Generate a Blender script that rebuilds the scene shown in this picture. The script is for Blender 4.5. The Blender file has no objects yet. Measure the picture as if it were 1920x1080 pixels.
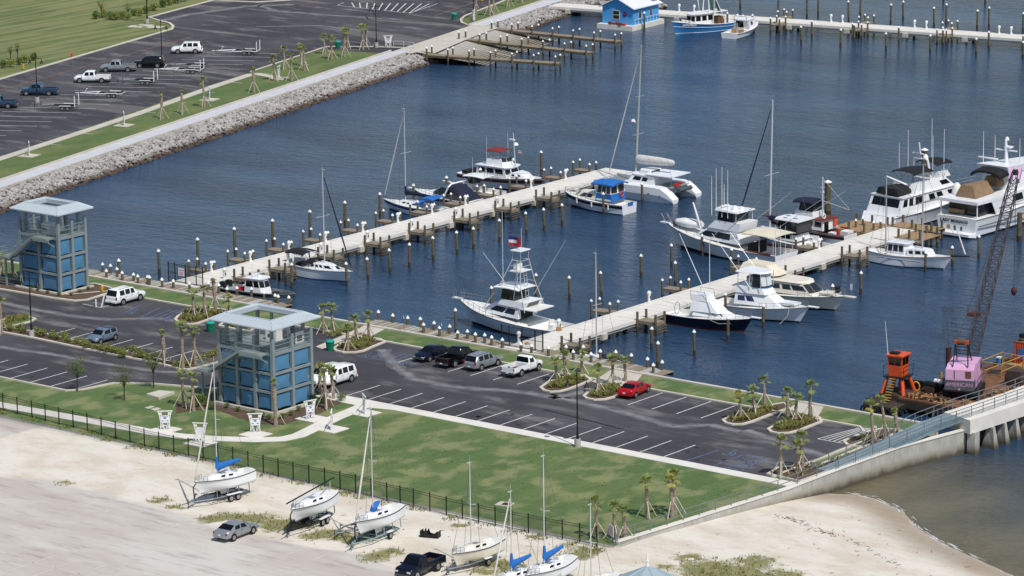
import bpy, math, random
from mathutils import Vector, Matrix
from mathutils.geometry import tessellate_polygon
random.seed(7)
rnd = random.Random(11)
D = bpy.data
SC = bpy.context.scene
COL = SC.collection
R = math.radians
PI = math.pi

# ------------------------------------------------------------------ camera
CAM = Vector((250.7, -310.977, 98.0558))
FW = Vector((-0.60750134, 0.76246582, -0.22268363))
RT = Vector((0.78391332, 0.62072958, -0.01321739))
UP = Vector((-0.1281485, 0.18259424, 0.97480116))
FPX = 6869.65
cd = D.cameras.new('camera')
cam = D.objects.new('camera', cd)
COL.objects.link(cam)
cd.sensor_width = 36.0
cd.lens = FPX / 1920 * 36.0
cd.clip_start = 1.0
cd.clip_end = 20000.0
cam.matrix_world = Matrix(((RT.x, UP.x, -FW.x, CAM.x), (RT.y, UP.y, -FW.y, CAM.y), (RT.z, UP.z, -FW.z, CAM.z), (0, 0, 0, 1)))
SC.camera = cam
SC.render.resolution_x = 1024
SC.render.resolution_y = 576

# ------------------------------------------------------------------ light
SUN_EL = R(56)
SUNDIR = Vector((0.93, -0.37)).normalized()
w = D.worlds.new('World')
SC.world = w
w.use_nodes = True
nt = w.node_tree
bg = nt.nodes['Background']
sky = nt.nodes.new('ShaderNodeTexSky')
sky.sky_type = 'NISHITA'
sky.sun_disc = False
sky.sun_elevation = SUN_EL
sky.sun_rotation = math.atan2(SUNDIR.x, SUNDIR.y)
sky.altitude = 50
sky.air_density = 1.0
sky.dust_density = 1.0
sky.ozone_density = 1.0
nt.links.new(sky.outputs[0], bg.inputs[0])
bg.inputs[1].default_value = 0.098
sl = D.lights.new('sun', 'SUN')
sl.energy = 3.6
sl.angle = R(0.53)
sl.color = (1.0, 0.955, 0.89)
so = D.objects.new('sun', sl)
COL.objects.link(so)
sv = Vector((SUNDIR.x * math.cos(SUN_EL), SUNDIR.y * math.cos(SUN_EL), math.sin(SUN_EL)))
so.rotation_euler = (-sv).to_track_quat('-Z', 'Y').to_euler()
so.location = (60, 0, 150)
SC.view_settings.view_transform = 'Standard'
SC.view_settings.look = 'None'
SC.view_settings.gamma = 1.0
SC.view_settings.exposure = 0.0
SC.render.engine = 'CYCLES'

ZW = -1.5          # water level; the promenade, lots and pier decks lie at about 0


def at(px, py, z=0.0):
    """point at height z that the photograph shows at this position"""
    d = FW * FPX + RT * (px - 960) - UP * (py - 540)
    t = (z - CAM.z) / d.z
    return CAM + d * t


def hgt(x, y, py):
    """height above which (x, y) shows at photo row py"""
    d = Vector((x, y, 0)) - CAM
    k = 540 - py
    return -(FPX * d.dot(UP) - k * d.dot(FW)) / (FPX * UP.z - k * FW.z)


def xy(px, py, z=0.0):
    p = at(px, py, z)
    return (p.x, p.y)


# ------------------------------------------------------------------ materials
def lin(h):
    if isinstance(h, str):
        c = [int(h[i:i + 2], 16) / 255 for i in (0, 2, 4)]
        return tuple(x / 12.92 if x <= .04045 else ((x + .055) / 1.055) ** 2.4 for x in c)
    return h


MATS = {}


def nodes(name):
    m = D.materials.new(name)
    m.use_nodes = True
    n = m.node_tree
    return m, n, n.nodes['Principled BSDF']


def N(n, t, **kw):
    x = n.nodes.new(t)
    for k, v in kw.items():
        setattr(x, k, v)
    return x


def noise_fac(n, scale, detail=3, rough=.55, coord='Object', stretch=None, rot=0.0, lo=.35, hi=.65):
    tc = N(n, 'ShaderNodeTexCoord')
    mp = N(n, 'ShaderNodeMapping')
    n.links.new(tc.outputs[coord], mp.inputs[0])
    if stretch:
        mp.inputs['Scale'].default_value = stretch
    mp.inputs['Rotation'].default_value = (0, 0, rot)
    nz = N(n, 'ShaderNodeTexNoise')
    nz.inputs['Scale'].default_value = scale
    nz.inputs['Detail'].default_value = detail
    nz.inputs['Roughness'].default_value = rough
    n.links.new(mp.outputs[0], nz.inputs['Vector'])
    mr = N(n, 'ShaderNodeMapRange')
    mr.interpolation_type = 'SMOOTHSTEP'
    mr.inputs[1].default_value = lo
    mr.inputs[2].default_value = hi
    n.links.new(nz.outputs['Fac'], mr.inputs[0])
    return mr.outputs[0], nz.outputs['Fac']


def mix(n, fac, a, b):
    x = N(n, 'ShaderNodeMix')
    x.data_type = 'RGBA'
    for sock, v in ((x.inputs[6], a), (x.inputs[7], b)):
        if hasattr(v, 'links'):
            n.links.new(v, sock)
        else:
            sock.default_value = (*lin(v), 1)
    if hasattr(fac, 'links'):
        n.links.new(fac, x.inputs[0])
    else:
        x.inputs[0].default_value = fac
    return x.outputs[2]


def math_(n, op, a, b=0.0):
    x = N(n, 'ShaderNodeMath', operation=op)
    for s, v in ((x.inputs[0], a), (x.inputs[1], b)):
        if hasattr(v, 'links'):
            n.links.new(v, s)
        else:
            s.default_value = v
    return x.outputs[0]


def bump(n, b, h, strength=.3, dist=.05):
    x = N(n, 'ShaderNodeBump')
    x.inputs['Strength'].default_value = strength
    x.inputs['Distance'].default_value = dist
    n.links.new(h, x.inputs['Height'])
    n.links.new(x.outputs[0], b.inputs['Normal'])


def mk(name, col, rough=.5, metal=0.0, vary=.18, scale=1.3, bmp=0.0, col2=None, stretch=None, spec=.5, coord='Object', coat=0.0):
    """plain procedural material: base colour broken by two scales of noise"""
    m, n, b = nodes(name)
    c = lin(col)
    c2 = lin(col2) if col2 else tuple(x * (1 - vary) for x in c)
    f, raw = noise_fac(n, scale, 4, .6, coord, stretch)
    f2, raw2 = noise_fac(n, scale * 9, 2, .6, coord, stretch)
    base = mix(n, f, c, c2)
    dk = tuple(x * (1 - vary * .7) for x in c)
    base = mix(n, math_(n, 'MULTIPLY', f2, .4), base, dk)
    n.links.new(base, b.inputs['Base Color'])
    b.inputs['Roughness'].default_value = rough
    b.inputs['Metallic'].default_value = metal
    b.inputs['Specular IOR Level'].default_value = spec
    b.inputs['Coat Weight'].default_value = coat
    if bmp:
        bump(n, b, raw2, bmp, .02)
    MATS[name] = m
    return m


for a in [
    ('gelcoat', 'eceef0', .3, 0, .07, .5), ('gelcoat_cream', 'e6dfcf', .35, 0, .08, .5), ('deck_white', 'e4e4e0', .6, 0, .1, .8),
    ('navy_hull', '10142a', .25, 0, .2, .5), ('blue_hull', '3283c4', .4, 0, .2, .4), ('boot_dark', '15191f', .6, 0, .3, 1),
    ('boot_blue', '1d3a6e', .5, 0, .2, 1), ('boot_red', '6e1d1d', .6, 0, .2, 1), ('bottom_grey', '4b4f56', .8, 0, .3, 1.5),
    ('glass_dark', '0b0e12', .08, 0, .1, 1), ('glass_smoke', '2a3036', .12, 0, .2, 1), ('canvas_navy', '161d38', .85, 0, .25, 2),
    ('canvas_blue', '1f6fc2', .8, 0, .22, 2.2), ('canvas_black', '15171b', .85, 0, .3, 2), ('canvas_red', '8a2b2c', .85, 0, .2, 2),
    ('canvas_tan', '8d7458', .85, 0, .2, 1), ('canvas_cream', 'ddd4bf', .8, 0, .12, 1), ('sail_white', 'd6d4d0', .8, 0, .15, 2),
    ('alu', 'd3d6d8', .35, .3, .08, 1), ('mast_grey', 'b9bbb8', .4, .2, .1, 1), ('steel', '9aa0a2', .4, .6, .2, 2), ('wire', '70757a', .5, .4, .1, 3),
    ('wood_pile', '6a6047', .9, 0, .4, 1.5), ('wood_dark', '3e382c', .9, 0, .4, 1.5), ('wood_deck', '948775', .9, 0, .25, 2), ('wood_tan', 'a58a66', .85, 0, .25, 1.5),
    ('wood_red', '74382c', .8, 0, .3, 2), ('stake_wood', 'd9cfbc', .9, 0, .2, 2), ('trunk_palm', 'a19280', .95, 0, .32, 4), ('bark', '4a4238', .95, 0, .4, 4),
    ('cap_white', 'eeeeec', .5, 0, .08, 3), ('plastic_white', 'e9e9e6', .5, 0, .1, 2), ('hose_tan', 'c9985a', .8, 0, .2, 3), ('rope', 'b9b2a0', .9, 0, .2, 5),
    ('black_metal', '14161a', .5, .2, .2, 2), ('black_rubber', '151515', .9, 0, .25, 5), ('rim_alu', 'b4b6b8', .35, .6, .15, 5), ('galv', '8e959a', .5, .5, .25, 2),
    ('paint_white', 'eceeee', .22, 0, .05, .6), ('paint_silver', 'a4a9ae', .3, .5, .07, .6), ('paint_grey', '7f90a3', .3, .4, .08, .6), ('paint_black', '0c0d11', .18, 0, .2, .6),
    ('paint_navy', '10172a', .2, .1, .2, .6), ('paint_blue', '34506a', .25, .2, .12, .6), ('paint_red', 'b00f1c', .22, 0, .1, .6), ('lamp_clear', 'd7dde0', .15, 0, .1, 3),
    ('lamp_red', '9c1414', .2, 0, .1, 3), ('trim_grey', '50555a', .6, 0, .2, 3), ('bed_liner', '1a1a1c', .8, 0, .3, 3), ('bed_rust', '4a3330', .8, 0, .3, 3),
    ('tower_steel', '8c989b', .55, .1, .14, .6), ('tower_roof', 'c4ced4', .4, .2, .06, .5), ('tower_blue', '4f84a9', .7, 0, .2, .35), ('tower_dark', '20303c', .7, 0, .3, 1),
    ('deck_grey', '87908f', .8, 0, .2, 1), ('mesh_grey', '8c9894', .7, .1, .1, 3), ('bin_green', '0f7a5c', .5, 0, .15, 3), ('bin_lid', '1a9c93', .5, 0, .1, 3),
    ('hydrant_yellow', 'd8a318', .5, 0, .15, 5), ('orange_paint', 'cf4f22', .55, 0, .25, 1), ('orange_light', 'e05a28', .5, 0, .15, 1), ('pink_paint', 'd8a8cc', .5, 0, .12, .7),
    ('counterweight', '5c5d64', .6, 0, .2, .8), ('rust', '80583e', .9, 0, .45, .7), ('rust_dark', '46382f', .9, 0, .5, .6), ('rust_tan', 'a88058', .9, 0, .35, .5),
    ('boom_rust', '453c3e', .8, .1, .4, .7), ('tire_black', '17181a', .9, 0, .3, 3), ('house_blue', '4fa3e0', .7, 0, .08, .4), ('roof_white', 'e2e4ea', .5, 0, .06, .5),
    ('concrete', 'c9c3b6', .9, 0, .16, .35), ('concrete_grey', 'b4b4ae', .9, 0, .22, .4), ('kerb', 'd2cbbb', .9, 0, .15, .6), ('concrete_pale', 'e2ded5', .85, 0, .12, .4),
    ('mark_white', 'd9d9d6', .8, 0, .25, 2), ('mark_blue', '62789c', .8, 0, .4, 1.2), ('mark_orange', '9c6b4a', .8, 0, .35, .6), ('mark_faint', 'd6cfc6', .9, 0, .2, .5),
    ('sign_blue', '4a86c8', .5, 0, .1, 3), ('sign_white', 'e8e8ec', .5, 0, .06, 3), ('sign_red', 'c8403e', .6, 0, .2, 3), ('ink', '23262c', .7, 0, .1, 3), ('ink_blue', '7483a8', .6, 0, .15, 3),
    ('flag_red', 'b8263a', .8, 0, .15, 3), ('flag_white', 'e6e4e6', .8, 0, .1, 3), ('flag_blue', '22306e', .8, 0, .15, 3), ('life_orange', 'd9472b', .6, 0, .15, 3), ('life_red', 'c9282c', .6, 0, .15, 2),
    ('mulch', '64503f', .98, 0, .45, 1.2), ('driftwood', '6b6358', .95, 0, .4, 3), ('black_shell', '121315', .6, 0, .3, 2), ('pipe_rust', '5a2a28', .8, 0, .35, 1), ('yellow_paint', 'b8924a', .7, 0, .25, 2),
    ('blue_drum', '3f78b8', .6, 0, .2, 2), ('ceramic', 'c9c5b2', .7, 0, .2, 2), ('orange_mat', 'd08a3e', .8, 0, .15, 2), ('brown_tarp', '4a3a34', .9, 0, .35, 1.2), ('path_pale', 'c8cacf', .85, 0, .1, .4), ('asphalt_worn', '67666a', .92, 0, .3, .5, .3, '504f53'), ('asphalt_pale', '858384', .92, 0, .3, .5, .3, '605f62'), ('asphalt_tyre', '2c2b2e', .85, 0, .3, .6), ('gazebo_roof', 'a9bcc4', .45, .2, .12, .8),
    ('grate', '8fa3ab', .6, .3, .2, .8), ('teal_rail', '8ea5a8', .5, .2, .12, 1), ('net_green', '3c6a52', .9, 0, .3, 2), ('navy_window', '2a3a66', .3, 0, .15, 2)]:
    mk(*a)
MATS['bark'].node_tree.nodes['Principled BSDF'].inputs['Specular IOR Level'].default_value = .2


# ------------------------------------------------------------------ mesh builder
class MB:
    def __init__(s, mat='gelcoat'):
        s.v = []; s.f = []; s.fm = []; s.sm = []; s.ml = []; s.mat = mat; s.M = None; s.cuts = []

    def mi(s, m):
        m = m or s.mat
        if m not in s.ml:
            s.ml.append(m)
        return s.ml.index(m)

    def add(s, vs, fs, mat=None, smooth=False):
        o = len(s.v)
        if s.M is not None:
            vs = [s.M @ Vector(q) for q in vs]
        s.v += [tuple(q) for q in vs]
        k = s.mi(mat)
        for f in fs:
            s.f.append(tuple(i + o for i in f)); s.fm.append(k); s.sm.append(smooth)
        return s

    def box(s, c, d, mat=None, rz=0.0):
        s.cuts.append((len(s.v), len(s.f)))
        x, y, z = c; a, b, h = d[0] / 2, d[1] / 2, d[2] / 2
        cs, sn = math.cos(rz), math.sin(rz)
        vs = [(x + i * a * cs - j * b * sn, y + i * a * sn + j * b * cs, z + k * h) for k in (-1, 1) for j in (-1, 1) for i in (-1, 1)]
        return s.add(vs, [(0, 2, 3, 1), (4, 5, 7, 6), (0, 1, 5, 4), (2, 6, 7, 3), (0, 4, 6, 2), (1, 3, 7, 5)], mat)

    def cyl(s, p0, p1, r0, r1=None, n=8, mat=None, smooth=True, caps=True):
        s.cuts.append((len(s.v), len(s.f)))
        p0, p1 = Vector(p0), Vector(p1)
        r1 = r0 if r1 is None else r1
        ax = (p1 - p0)
        if ax.length < 1e-6:
            return s
        ax.normalize()
        a = ax.orthogonal().normalized(); b = ax.cross(a)
        vs = []
        for p, r in ((p0, r0), (p1, r1)):
            for i in range(n):
                t = 2 * PI * i / n
                vs.append(p + (a * math.cos(t) + b * math.sin(t)) * r)
        fs = [(i, (i + 1) % n, n + (i + 1) % n, n + i) for i in range(n)]
        s.add(vs, fs, mat, smooth)
        if caps:
            s.add(vs[:n], [tuple(reversed(range(n)))], mat)
            s.add(vs[n:], [tuple(range(n))], mat)
        return s

    def tube(s, pts, r, n=5, mat=None):
        for a, b in zip(pts, pts[1:]):
            s.cyl(a, b, r, r, n, mat)
        return s

    def loft(s, rings, mat=None, closed=True, cap0=True, cap1=True, smooth=False, mats=None):
        n = len(rings[0])
        o = len(rings)
        vs = [q for r in rings for q in r]
        for k in range(n if closed else n - 1):
            fs = [(i * n + k, i * n + (k + 1) % n, (i + 1) * n + (k + 1) % n, (i + 1) * n + k) for i in range(o - 1)]
            if k == 0:
                base = len(s.v)
                s.add(vs, fs, (mats[k] if mats else mat), smooth)
            else:
                kk = s.mi(mats[k] if mats else mat)
                for f in fs:
                    s.f.append(tuple(i + base for i in f)); s.fm.append(kk); s.sm.append(smooth)
        if cap0:
            s.add(rings[0], [tuple(reversed(range(n)))], mat)
        if cap1:
            s.add(rings[-1], [tuple(range(n))], mat)
        return s

    def prism(s, pts, z0, z1, mat=None, bottom=False, side=None):
        n = len(pts)
        area = sum(pts[i][0] * pts[(i + 1) % n][1] - pts[(i + 1) % n][0] * pts[i][1] for i in range(n))
        if area < 0:
            pts = list(reversed(pts))
        top = [(p[0], p[1], z1) for p in pts]
        tr = tessellate_polygon([[Vector(p) for p in top]])
        fs = []
        for t in tr:
            a, b, c = (Vector(top[i]) for i in t)
            fs.append(tuple(t) if (b - a).cross(c - a).z > 0 else tuple(reversed(t)))
        s.add(top, fs, mat)
        if z0 is not None and z0 < z1:
            vs = [(p[0], p[1], z0) for p in pts] + top
            s.add(vs, [(i, (i + 1) % n, n + (i + 1) % n, n + i) for i in range(n)], side or mat)
            if bottom:
                s.add(vs[:n], [tuple(reversed(t)) for t in fs], mat)
        return s

    def strip(s, pts, wd, z0, z1, mat=None, off=0.0):
        """band of width wd along a polyline"""
        P = [Vector((p[0], p[1])) for p in pts]
        L, Rr = [], []
        for i, p in enumerate(P):
            a = P[max(0, i - 1)]; b = P[min(len(P) - 1, i + 1)]
            d = (b - a).normalized(); nn = Vector((-d.y, d.x))
            L.append(p + nn * (wd / 2 + off)); Rr.append(p + nn * (off - wd / 2))
        for i in range(len(P) - 1):
            s.prism([tuple(Rr[i]), tuple(Rr[i + 1]), tuple(L[i + 1]), tuple(L[i])], z0, z1, mat)
        return s

    def quadslab(s, q, u0, u1, v0, v1, t=.012, mat=None):
        """thin panel standing t proud of quad q (corners a b c d: a-b bottom, d-c top)"""
        a, b, c, d = (Vector(p) for p in q)
        nn = (b - a).cross(d - a)
        if nn.length < 1e-9:
            nn = (c - a).cross(d - b)
        nn.normalize()
        f = lambda u, v: (a * (1 - u) + b * u) * (1 - v) + (d * (1 - u) + c * u) * v
        P = [f(u0, v0), f(u1, v0), f(u1, v1), f(u0, v1)]
        vs = [p - nn * t for p in P] + [p + nn * t for p in P]
        return s.add(vs, [(4, 5, 6, 7), (3, 2, 1, 0), (0, 1, 5, 4), (1, 2, 6, 5), (2, 3, 7, 6), (3, 0, 4, 7)], mat)

    def dome(s, c, r, h, n=10, m=4, mat=None):
        rings = []
        for j in range(m):
            t = PI / 2 * j / m
            rings.append([(c[0] + r * math.cos(t) * math.cos(2 * PI * i / n), c[1] + r * math.cos(t) * math.sin(2 * PI * i / n), c[2] + h * math.sin(t)) for i in range(n)])
        s.loft(rings, mat, True, True, False, True)
        top = rings[-1] + [(c[0], c[1], c[2] + h)]
        s.add(top, [(i, (i + 1) % n, n) for i in range(n)], mat, True)
        return s

    def each(s, name, parent):
        """every box or cylinder as a part of its own"""
        c = s.cuts + [(len(s.v), len(s.f))]
        for (v0, f0), (v1, f1) in zip(c, c[1:]):
            m = MB(s.mat); m.v = s.v[v0:v1]; m.f = [tuple(i - v0 for i in f) for f in s.f[f0:f1]]; m.fm = s.fm[f0:f1]; m.sm = s.sm[f0:f1]; m.ml = list(s.ml)
            if m.f:
                m.obj(name, parent)

    def obj(s, name, parent=None, label=None, kind=None):
        me = D.meshes.new(name)
        me.from_pydata(s.v, [], s.f)
        for m in (s.ml or [s.mat]):
            me.materials.append(MATS[m])
        if s.f:
            me.polygons.foreach_set('material_index', s.fm)
            me.polygons.foreach_set('use_smooth', s.sm)
        me.update()
        o = D.objects.new(name, me)
        COL.objects.link(o)
        if parent:
            o.parent = parent
        if label:
            o['label'] = label
        if kind:
            o['kind'] = kind
        return o


def tag(o, label, cat, group=None):
    o['label'] = label; o['category'] = cat
    if group:
        o['group'] = group
    return o


def thing(name, label, cat, loc=(0, 0, 0), rz=0.0, group=None):
    o = D.objects.new(name, None)
    o.empty_display_size = .3
    COL.objects.link(o)
    o.location = loc; o.rotation_euler = (0, 0, rz)
    return tag(o, label, cat, group)


def dup(root, loc, rz, label=None, scale=None):
    r = root.copy(); COL.objects.link(r)
    r.location = loc; r.rotation_euler = (0, 0, rz)
    if scale:
        r.scale = scale
    if label:
        r['label'] = label
    for ch in KIDS(root):
        c = ch.copy(); COL.objects.link(c); c.parent = r
        for g in KIDS(ch):
            d = g.copy(); COL.objects.link(d); d.parent = c
    return r


def KIDS(o):
    return list(o.children)


ORD = ['', 'first', 'second', 'third', 'fourth', 'fifth', 'sixth', 'seventh', 'eighth', 'ninth', 'tenth', 'eleventh', 'twelfth', 'thirteenth', 'fourteenth', 'fifteenth', 'sixteenth', 'seventeenth', 'eighteenth', 'nineteenth', 'twentieth',
       'twenty-first', 'twenty-second', 'twenty-third', 'twenty-fourth', 'twenty-fifth', 'twenty-sixth', 'twenty-seventh', 'twenty-eighth', 'twenty-ninth', 'thirtieth']


def text(body, size, mat, parent, M, name='lettering', ext=.01, align='CENTER', bold=.0):
    """letters as a mesh part; M places the text plane (x right, y up)"""
    c = D.curves.new(name, 'FONT')
    c.body = body; c.size = size; c.extrude = ext; c.align_x = align; c.align_y = 'CENTER'; c.resolution_u = 2; c.offset = bold
    t = D.objects.new(name, c)
    COL.objects.link(t)
    bpy.context.view_layer.update()
    me = D.meshes.new_from_object(t.evaluated_get(bpy.context.evaluated_depsgraph_get()))
    D.objects.remove(t)
    me.materials.clear(); me.materials.append(MATS[mat])
    me.transform(M)
    me.name = name
    o = D.objects.new(name, me)
    COL.objects.link(o)
    o.parent = parent
    return o


def frame(o, xdir, ydir):
    x = Vector(xdir).normalized(); z = x.cross(Vector(ydir)).normalized(); y = z.cross(x)
    return Matrix(((x.x, y.x, z.x, o[0]), (x.y, y.y, z.y, o[1]), (x.z, y.z, z.z, o[2]), (0, 0, 0, 1)))
# ------------------------------------------------------------------ ground materials
def grass_mat(name, g1, g2, tan, stretch, rot, pscale, lo, hi):
    m, n, b = nodes(name)
    f, raw = noise_fac(n, pscale, 3, .5, 'Object', stretch, rot, lo, hi)
    f2, r2 = noise_fac(n, .09, 3, .6, 'Object', None, 0, .3, .7)
    f3, r3 = noise_fac(n, 2.4, 4, .7, 'Object', None, 0, .2, .8)
    f4, r4 = noise_fac(n, .55, 3, .6, 'Object', (1, .25, 1), rot + .2, .4, .7)
    c = mix(n, f2, g1, g2)
    c = mix(n, math_(n, 'MULTIPLY', f4, .5), c, tuple(x * .66 for x in lin(g1)))
    c = mix(n, math_(n, 'MULTIPLY', math_(n, 'MULTIPLY', f, r3), 1.1), c, tan)
    f9, r9 = noise_fac(n, 7, 4, .75, 'Object', (1, .6, 1), rot, .35, .65)
    c = mix(n, math_(n, 'MULTIPLY', f9, .3), c, tuple(min(1, x * 1.5) for x in lin(g2)))
    c = mix(n, math_(n, 'MULTIPLY', f3, .4), c, tuple(x * .55 for x in lin(g2)))
    n.links.new(c, b.inputs['Base Color'])
    b.inputs['Roughness'].default_value = .95
    b.inputs['Specular IOR Level'].default_value = .1
    bump(n, b, r3, .5, .08)
    MATS[name] = m


grass_mat('grass', '546d45', '66774a', 'a6a078', (1, .8, 1), 1.25, .34, .46, .64)
grass_mat('grass_striped', '586c46', '6e7a4c', 'a0976e', (1.6, .13, 1), -.22, .34, .4, .58)
grass_mat('grass_verge', '566d46', '6b784b', '968f64', (1, .5, 1), .1, .25, .5, .8)


def asphalt_mat():
    m, n, b = nodes('asphalt')
    f, r = noise_fac(n, .05, 4, .6, 'Object', (1, 1.2, 1), 0, .44, .62)
    f2, r2 = noise_fac(n, .22, 5, .65, 'Object', (.5, 1.4, 1), .1, .5, .72)
    f3, r3 = noise_fac(n, 14, 3, .7, 'Object', None, 0, .2, .8)
    f4, r4 = noise_fac(n, .5, 4, .6, 'Object', None, 0, .62, .78)
    c = mix(n, f, '434247', '525156')
    c = mix(n, math_(n, 'MULTIPLY', f2, .95), c, '7c7a7a')
    c = mix(n, math_(n, 'MULTIPLY', f4, .6), c, '323135')
    f6, r6 = noise_fac(n, .07, 3, .5, 'Object', (.22, 1.6, 1), -.06, .6, .64)
    c = mix(n, math_(n, 'MULTIPLY', f6, .45), c, '86847f')
    wv = N(n, 'ShaderNodeTexVoronoi', feature='DISTANCE_TO_EDGE'); wv.inputs['Scale'].default_value = .11
    tcv = N(n, 'ShaderNodeTexCoord'); n.links.new(tcv.outputs['Object'], wv.inputs['Vector'])
    crk = N(n, 'ShaderNodeMapRange'); crk.inputs[1].default_value = .0; crk.inputs[2].default_value = .012; crk.inputs[3].default_value = .22; crk.inputs[4].default_value = 0
    n.links.new(wv.outputs['Distance'], crk.inputs[0]); c = mix(n, crk.outputs[0], c, '2c2b2e')
    f7, r7 = noise_fac(n, .9, 2, .5, 'Object', None, 0, .72, .76)
    c = mix(n, math_(n, 'MULTIPLY', f7, .7), c, '29282b')
    c = mix(n, math_(n, 'MULTIPLY', f3, .25), c, '353335')
    n.links.new(c, b.inputs['Base Color'])
    b.inputs['Roughness'].default_value = .92
    b.inputs['Specular IOR Level'].default_value = .25
    bump(n, b, r3, .3, .02)
    MATS['asphalt'] = m


asphalt_mat()


def sand_mat():
    m, n, b = nodes('sand')
    f, r = noise_fac(n, .16, 5, .62, 'Object', (1, 1.5, 1), .4, .38, .66)
    f2, r2 = noise_fac(n, 1.1, 5, .7, 'Object', (.7, 1.6, 1), .3, .52, .72)
    f3, r3 = noise_fac(n, 6, 3, .7)
    c = mix(n, f, 'dfdace', 'd0c6b5')
    c = mix(n, math_(n, 'MULTIPLY', f2, .45), c, 'aea08c')
    c = mix(n, math_(n, 'MULTIPLY', f3, .16), c, 'a39581')
    lot = N(n, 'ShaderNodeAttribute'); lot.attribute_name = 'lot'
    g1, q1 = noise_fac(n, .09, 5, .62, 'Object', (.6, 1.5, 1), .1, .4, .62)
    g2, q2 = noise_fac(n, .5, 5, .7, 'Object', (.35, 1.7, 1), .12, .5, .7)
    lc = mix(n, g1, 'bbb3ab', 'c9c5bd')
    lc = mix(n, math_(n, 'MULTIPLY', g2, .6), lc, '958c88')
    lf = math_(n, 'ADD', lot.outputs['Fac'], math_(n, 'MULTIPLY', math_(n, 'SUBTRACT', r, .5), 1.5))
    mr = N(n, 'ShaderNodeMapRange'); mr.inputs[1].default_value = .28; mr.inputs[2].default_value = .75
    n.links.new(lf, mr.inputs[0])
    c = mix(n, mr.outputs[0], c, lc)
    gr = N(n, 'ShaderNodeAttribute'); gr.attribute_name = 'weed'
    w1, wr = noise_fac(n, .9, 5, .7, 'Object', None, 0, .3, .7)
    wf = math_(n, 'ADD', gr.outputs['Fac'], math_(n, 'MULTIPLY', math_(n, 'SUBTRACT', wr, .5), 1.6))
    mr2 = N(n, 'ShaderNodeMapRange'); mr2.inputs[1].default_value = .42; mr2.inputs[2].default_value = .72
    n.links.new(wf, mr2.inputs[0])
    wc = mix(n, w1, '646a3e', '8c8656')
    c = mix(n, math_(n, 'MULTIPLY', mr2.outputs[0], .92), c, wc)
    wt = N(n, 'ShaderNodeAttribute'); wt.attribute_name = 'wet'
    c = mix(n, math_(n, 'MULTIPLY', wt.outputs['Fac'], .75), c, '8c7a66')
    n.links.new(c, b.inputs['Base Color'])
    b.inputs['Roughness'].default_value = .95
    b.inputs['Specular IOR Level'].default_value = .1
    bump(n, b, r2, .25, .1)
    MATS['sand'] = m


sand_mat()


def water_mat():
    m, n, b = nodes('water')
    s = N(n, 'ShaderNodeAttribute'); s.attribute_name = 'shallow'
    f, r = noise_fac(n, .03, 4, .6, 'Object', (1, 2, 1), .5, .3, .7)
    c = mix(n, f, '1d354e', '284562')
    f5, r5 = noise_fac(n, .12, 4, .6, 'Object', (1, .4, 1), .6, .35, .65)
    c2 = mix(n, f5, '6f6750', '5a5844')
    c = mix(n, s.outputs['Fac'], c, c2)
    n.links.new(c, b.inputs['Base Color'])
    b.inputs['Roughness'].default_value = .09
    b.inputs['IOR'].default_value = 1.33
    b.inputs['Specular IOR Level'].default_value = .5
    a1, h1 = noise_fac(n, .42, 4, .62, 'Object', (1, 2.2, 1), -.65)
    a2, h2 = noise_fac(n, 1.7, 3, .65, 'Object', (1, 1.8, 1), -.4)
    h = math_(n, 'ADD', h1, math_(n, 'MULTIPLY', h2, .35))
    wp, wr = noise_fac(n, .022, 3, .55, 'Object', (1, 2.6, 1), -.5, .32, .68)
    h = math_(n, 'MULTIPLY', h, math_(n, 'ADD', math_(n, 'MULTIPLY', wp, .6), .45))
    bump(n, b, h, 1.0, .34)
    MATS['water'] = m


water_mat()
def rock_mat():
    m, n, b = nodes('rock')
    f, r = noise_fac(n, .9, 4, .6)
    f2, r2 = noise_fac(n, 5, 4, .7)
    c = mix(n, f, 'a29e9a', 'c2bfbb')
    c = mix(n, math_(n, 'MULTIPLY', f2, .6), c, '6f6b68')
    g = N(n, 'ShaderNodeNewGeometry'); sx = N(n, 'ShaderNodeSeparateXYZ')
    n.links.new(g.outputs['Position'], sx.inputs[0])
    mr = N(n, 'ShaderNodeMapRange')
    mr.inputs[1].default_value = -1.22; mr.inputs[2].default_value = -.85
    n.links.new(math_(n, 'ADD', sx.outputs[2], math_(n, 'MULTIPLY', math_(n, 'SUBTRACT', r, .5), .5)), mr.inputs[0])
    c = mix(n, mr.outputs[0], '54453a', c)
    n.links.new(c, b.inputs['Base Color'])
    b.inputs['Roughness'].default_value = .95
    bump(n, b, r2, .4, .05)
    MATS['rock'] = m


rock_mat()


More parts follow.
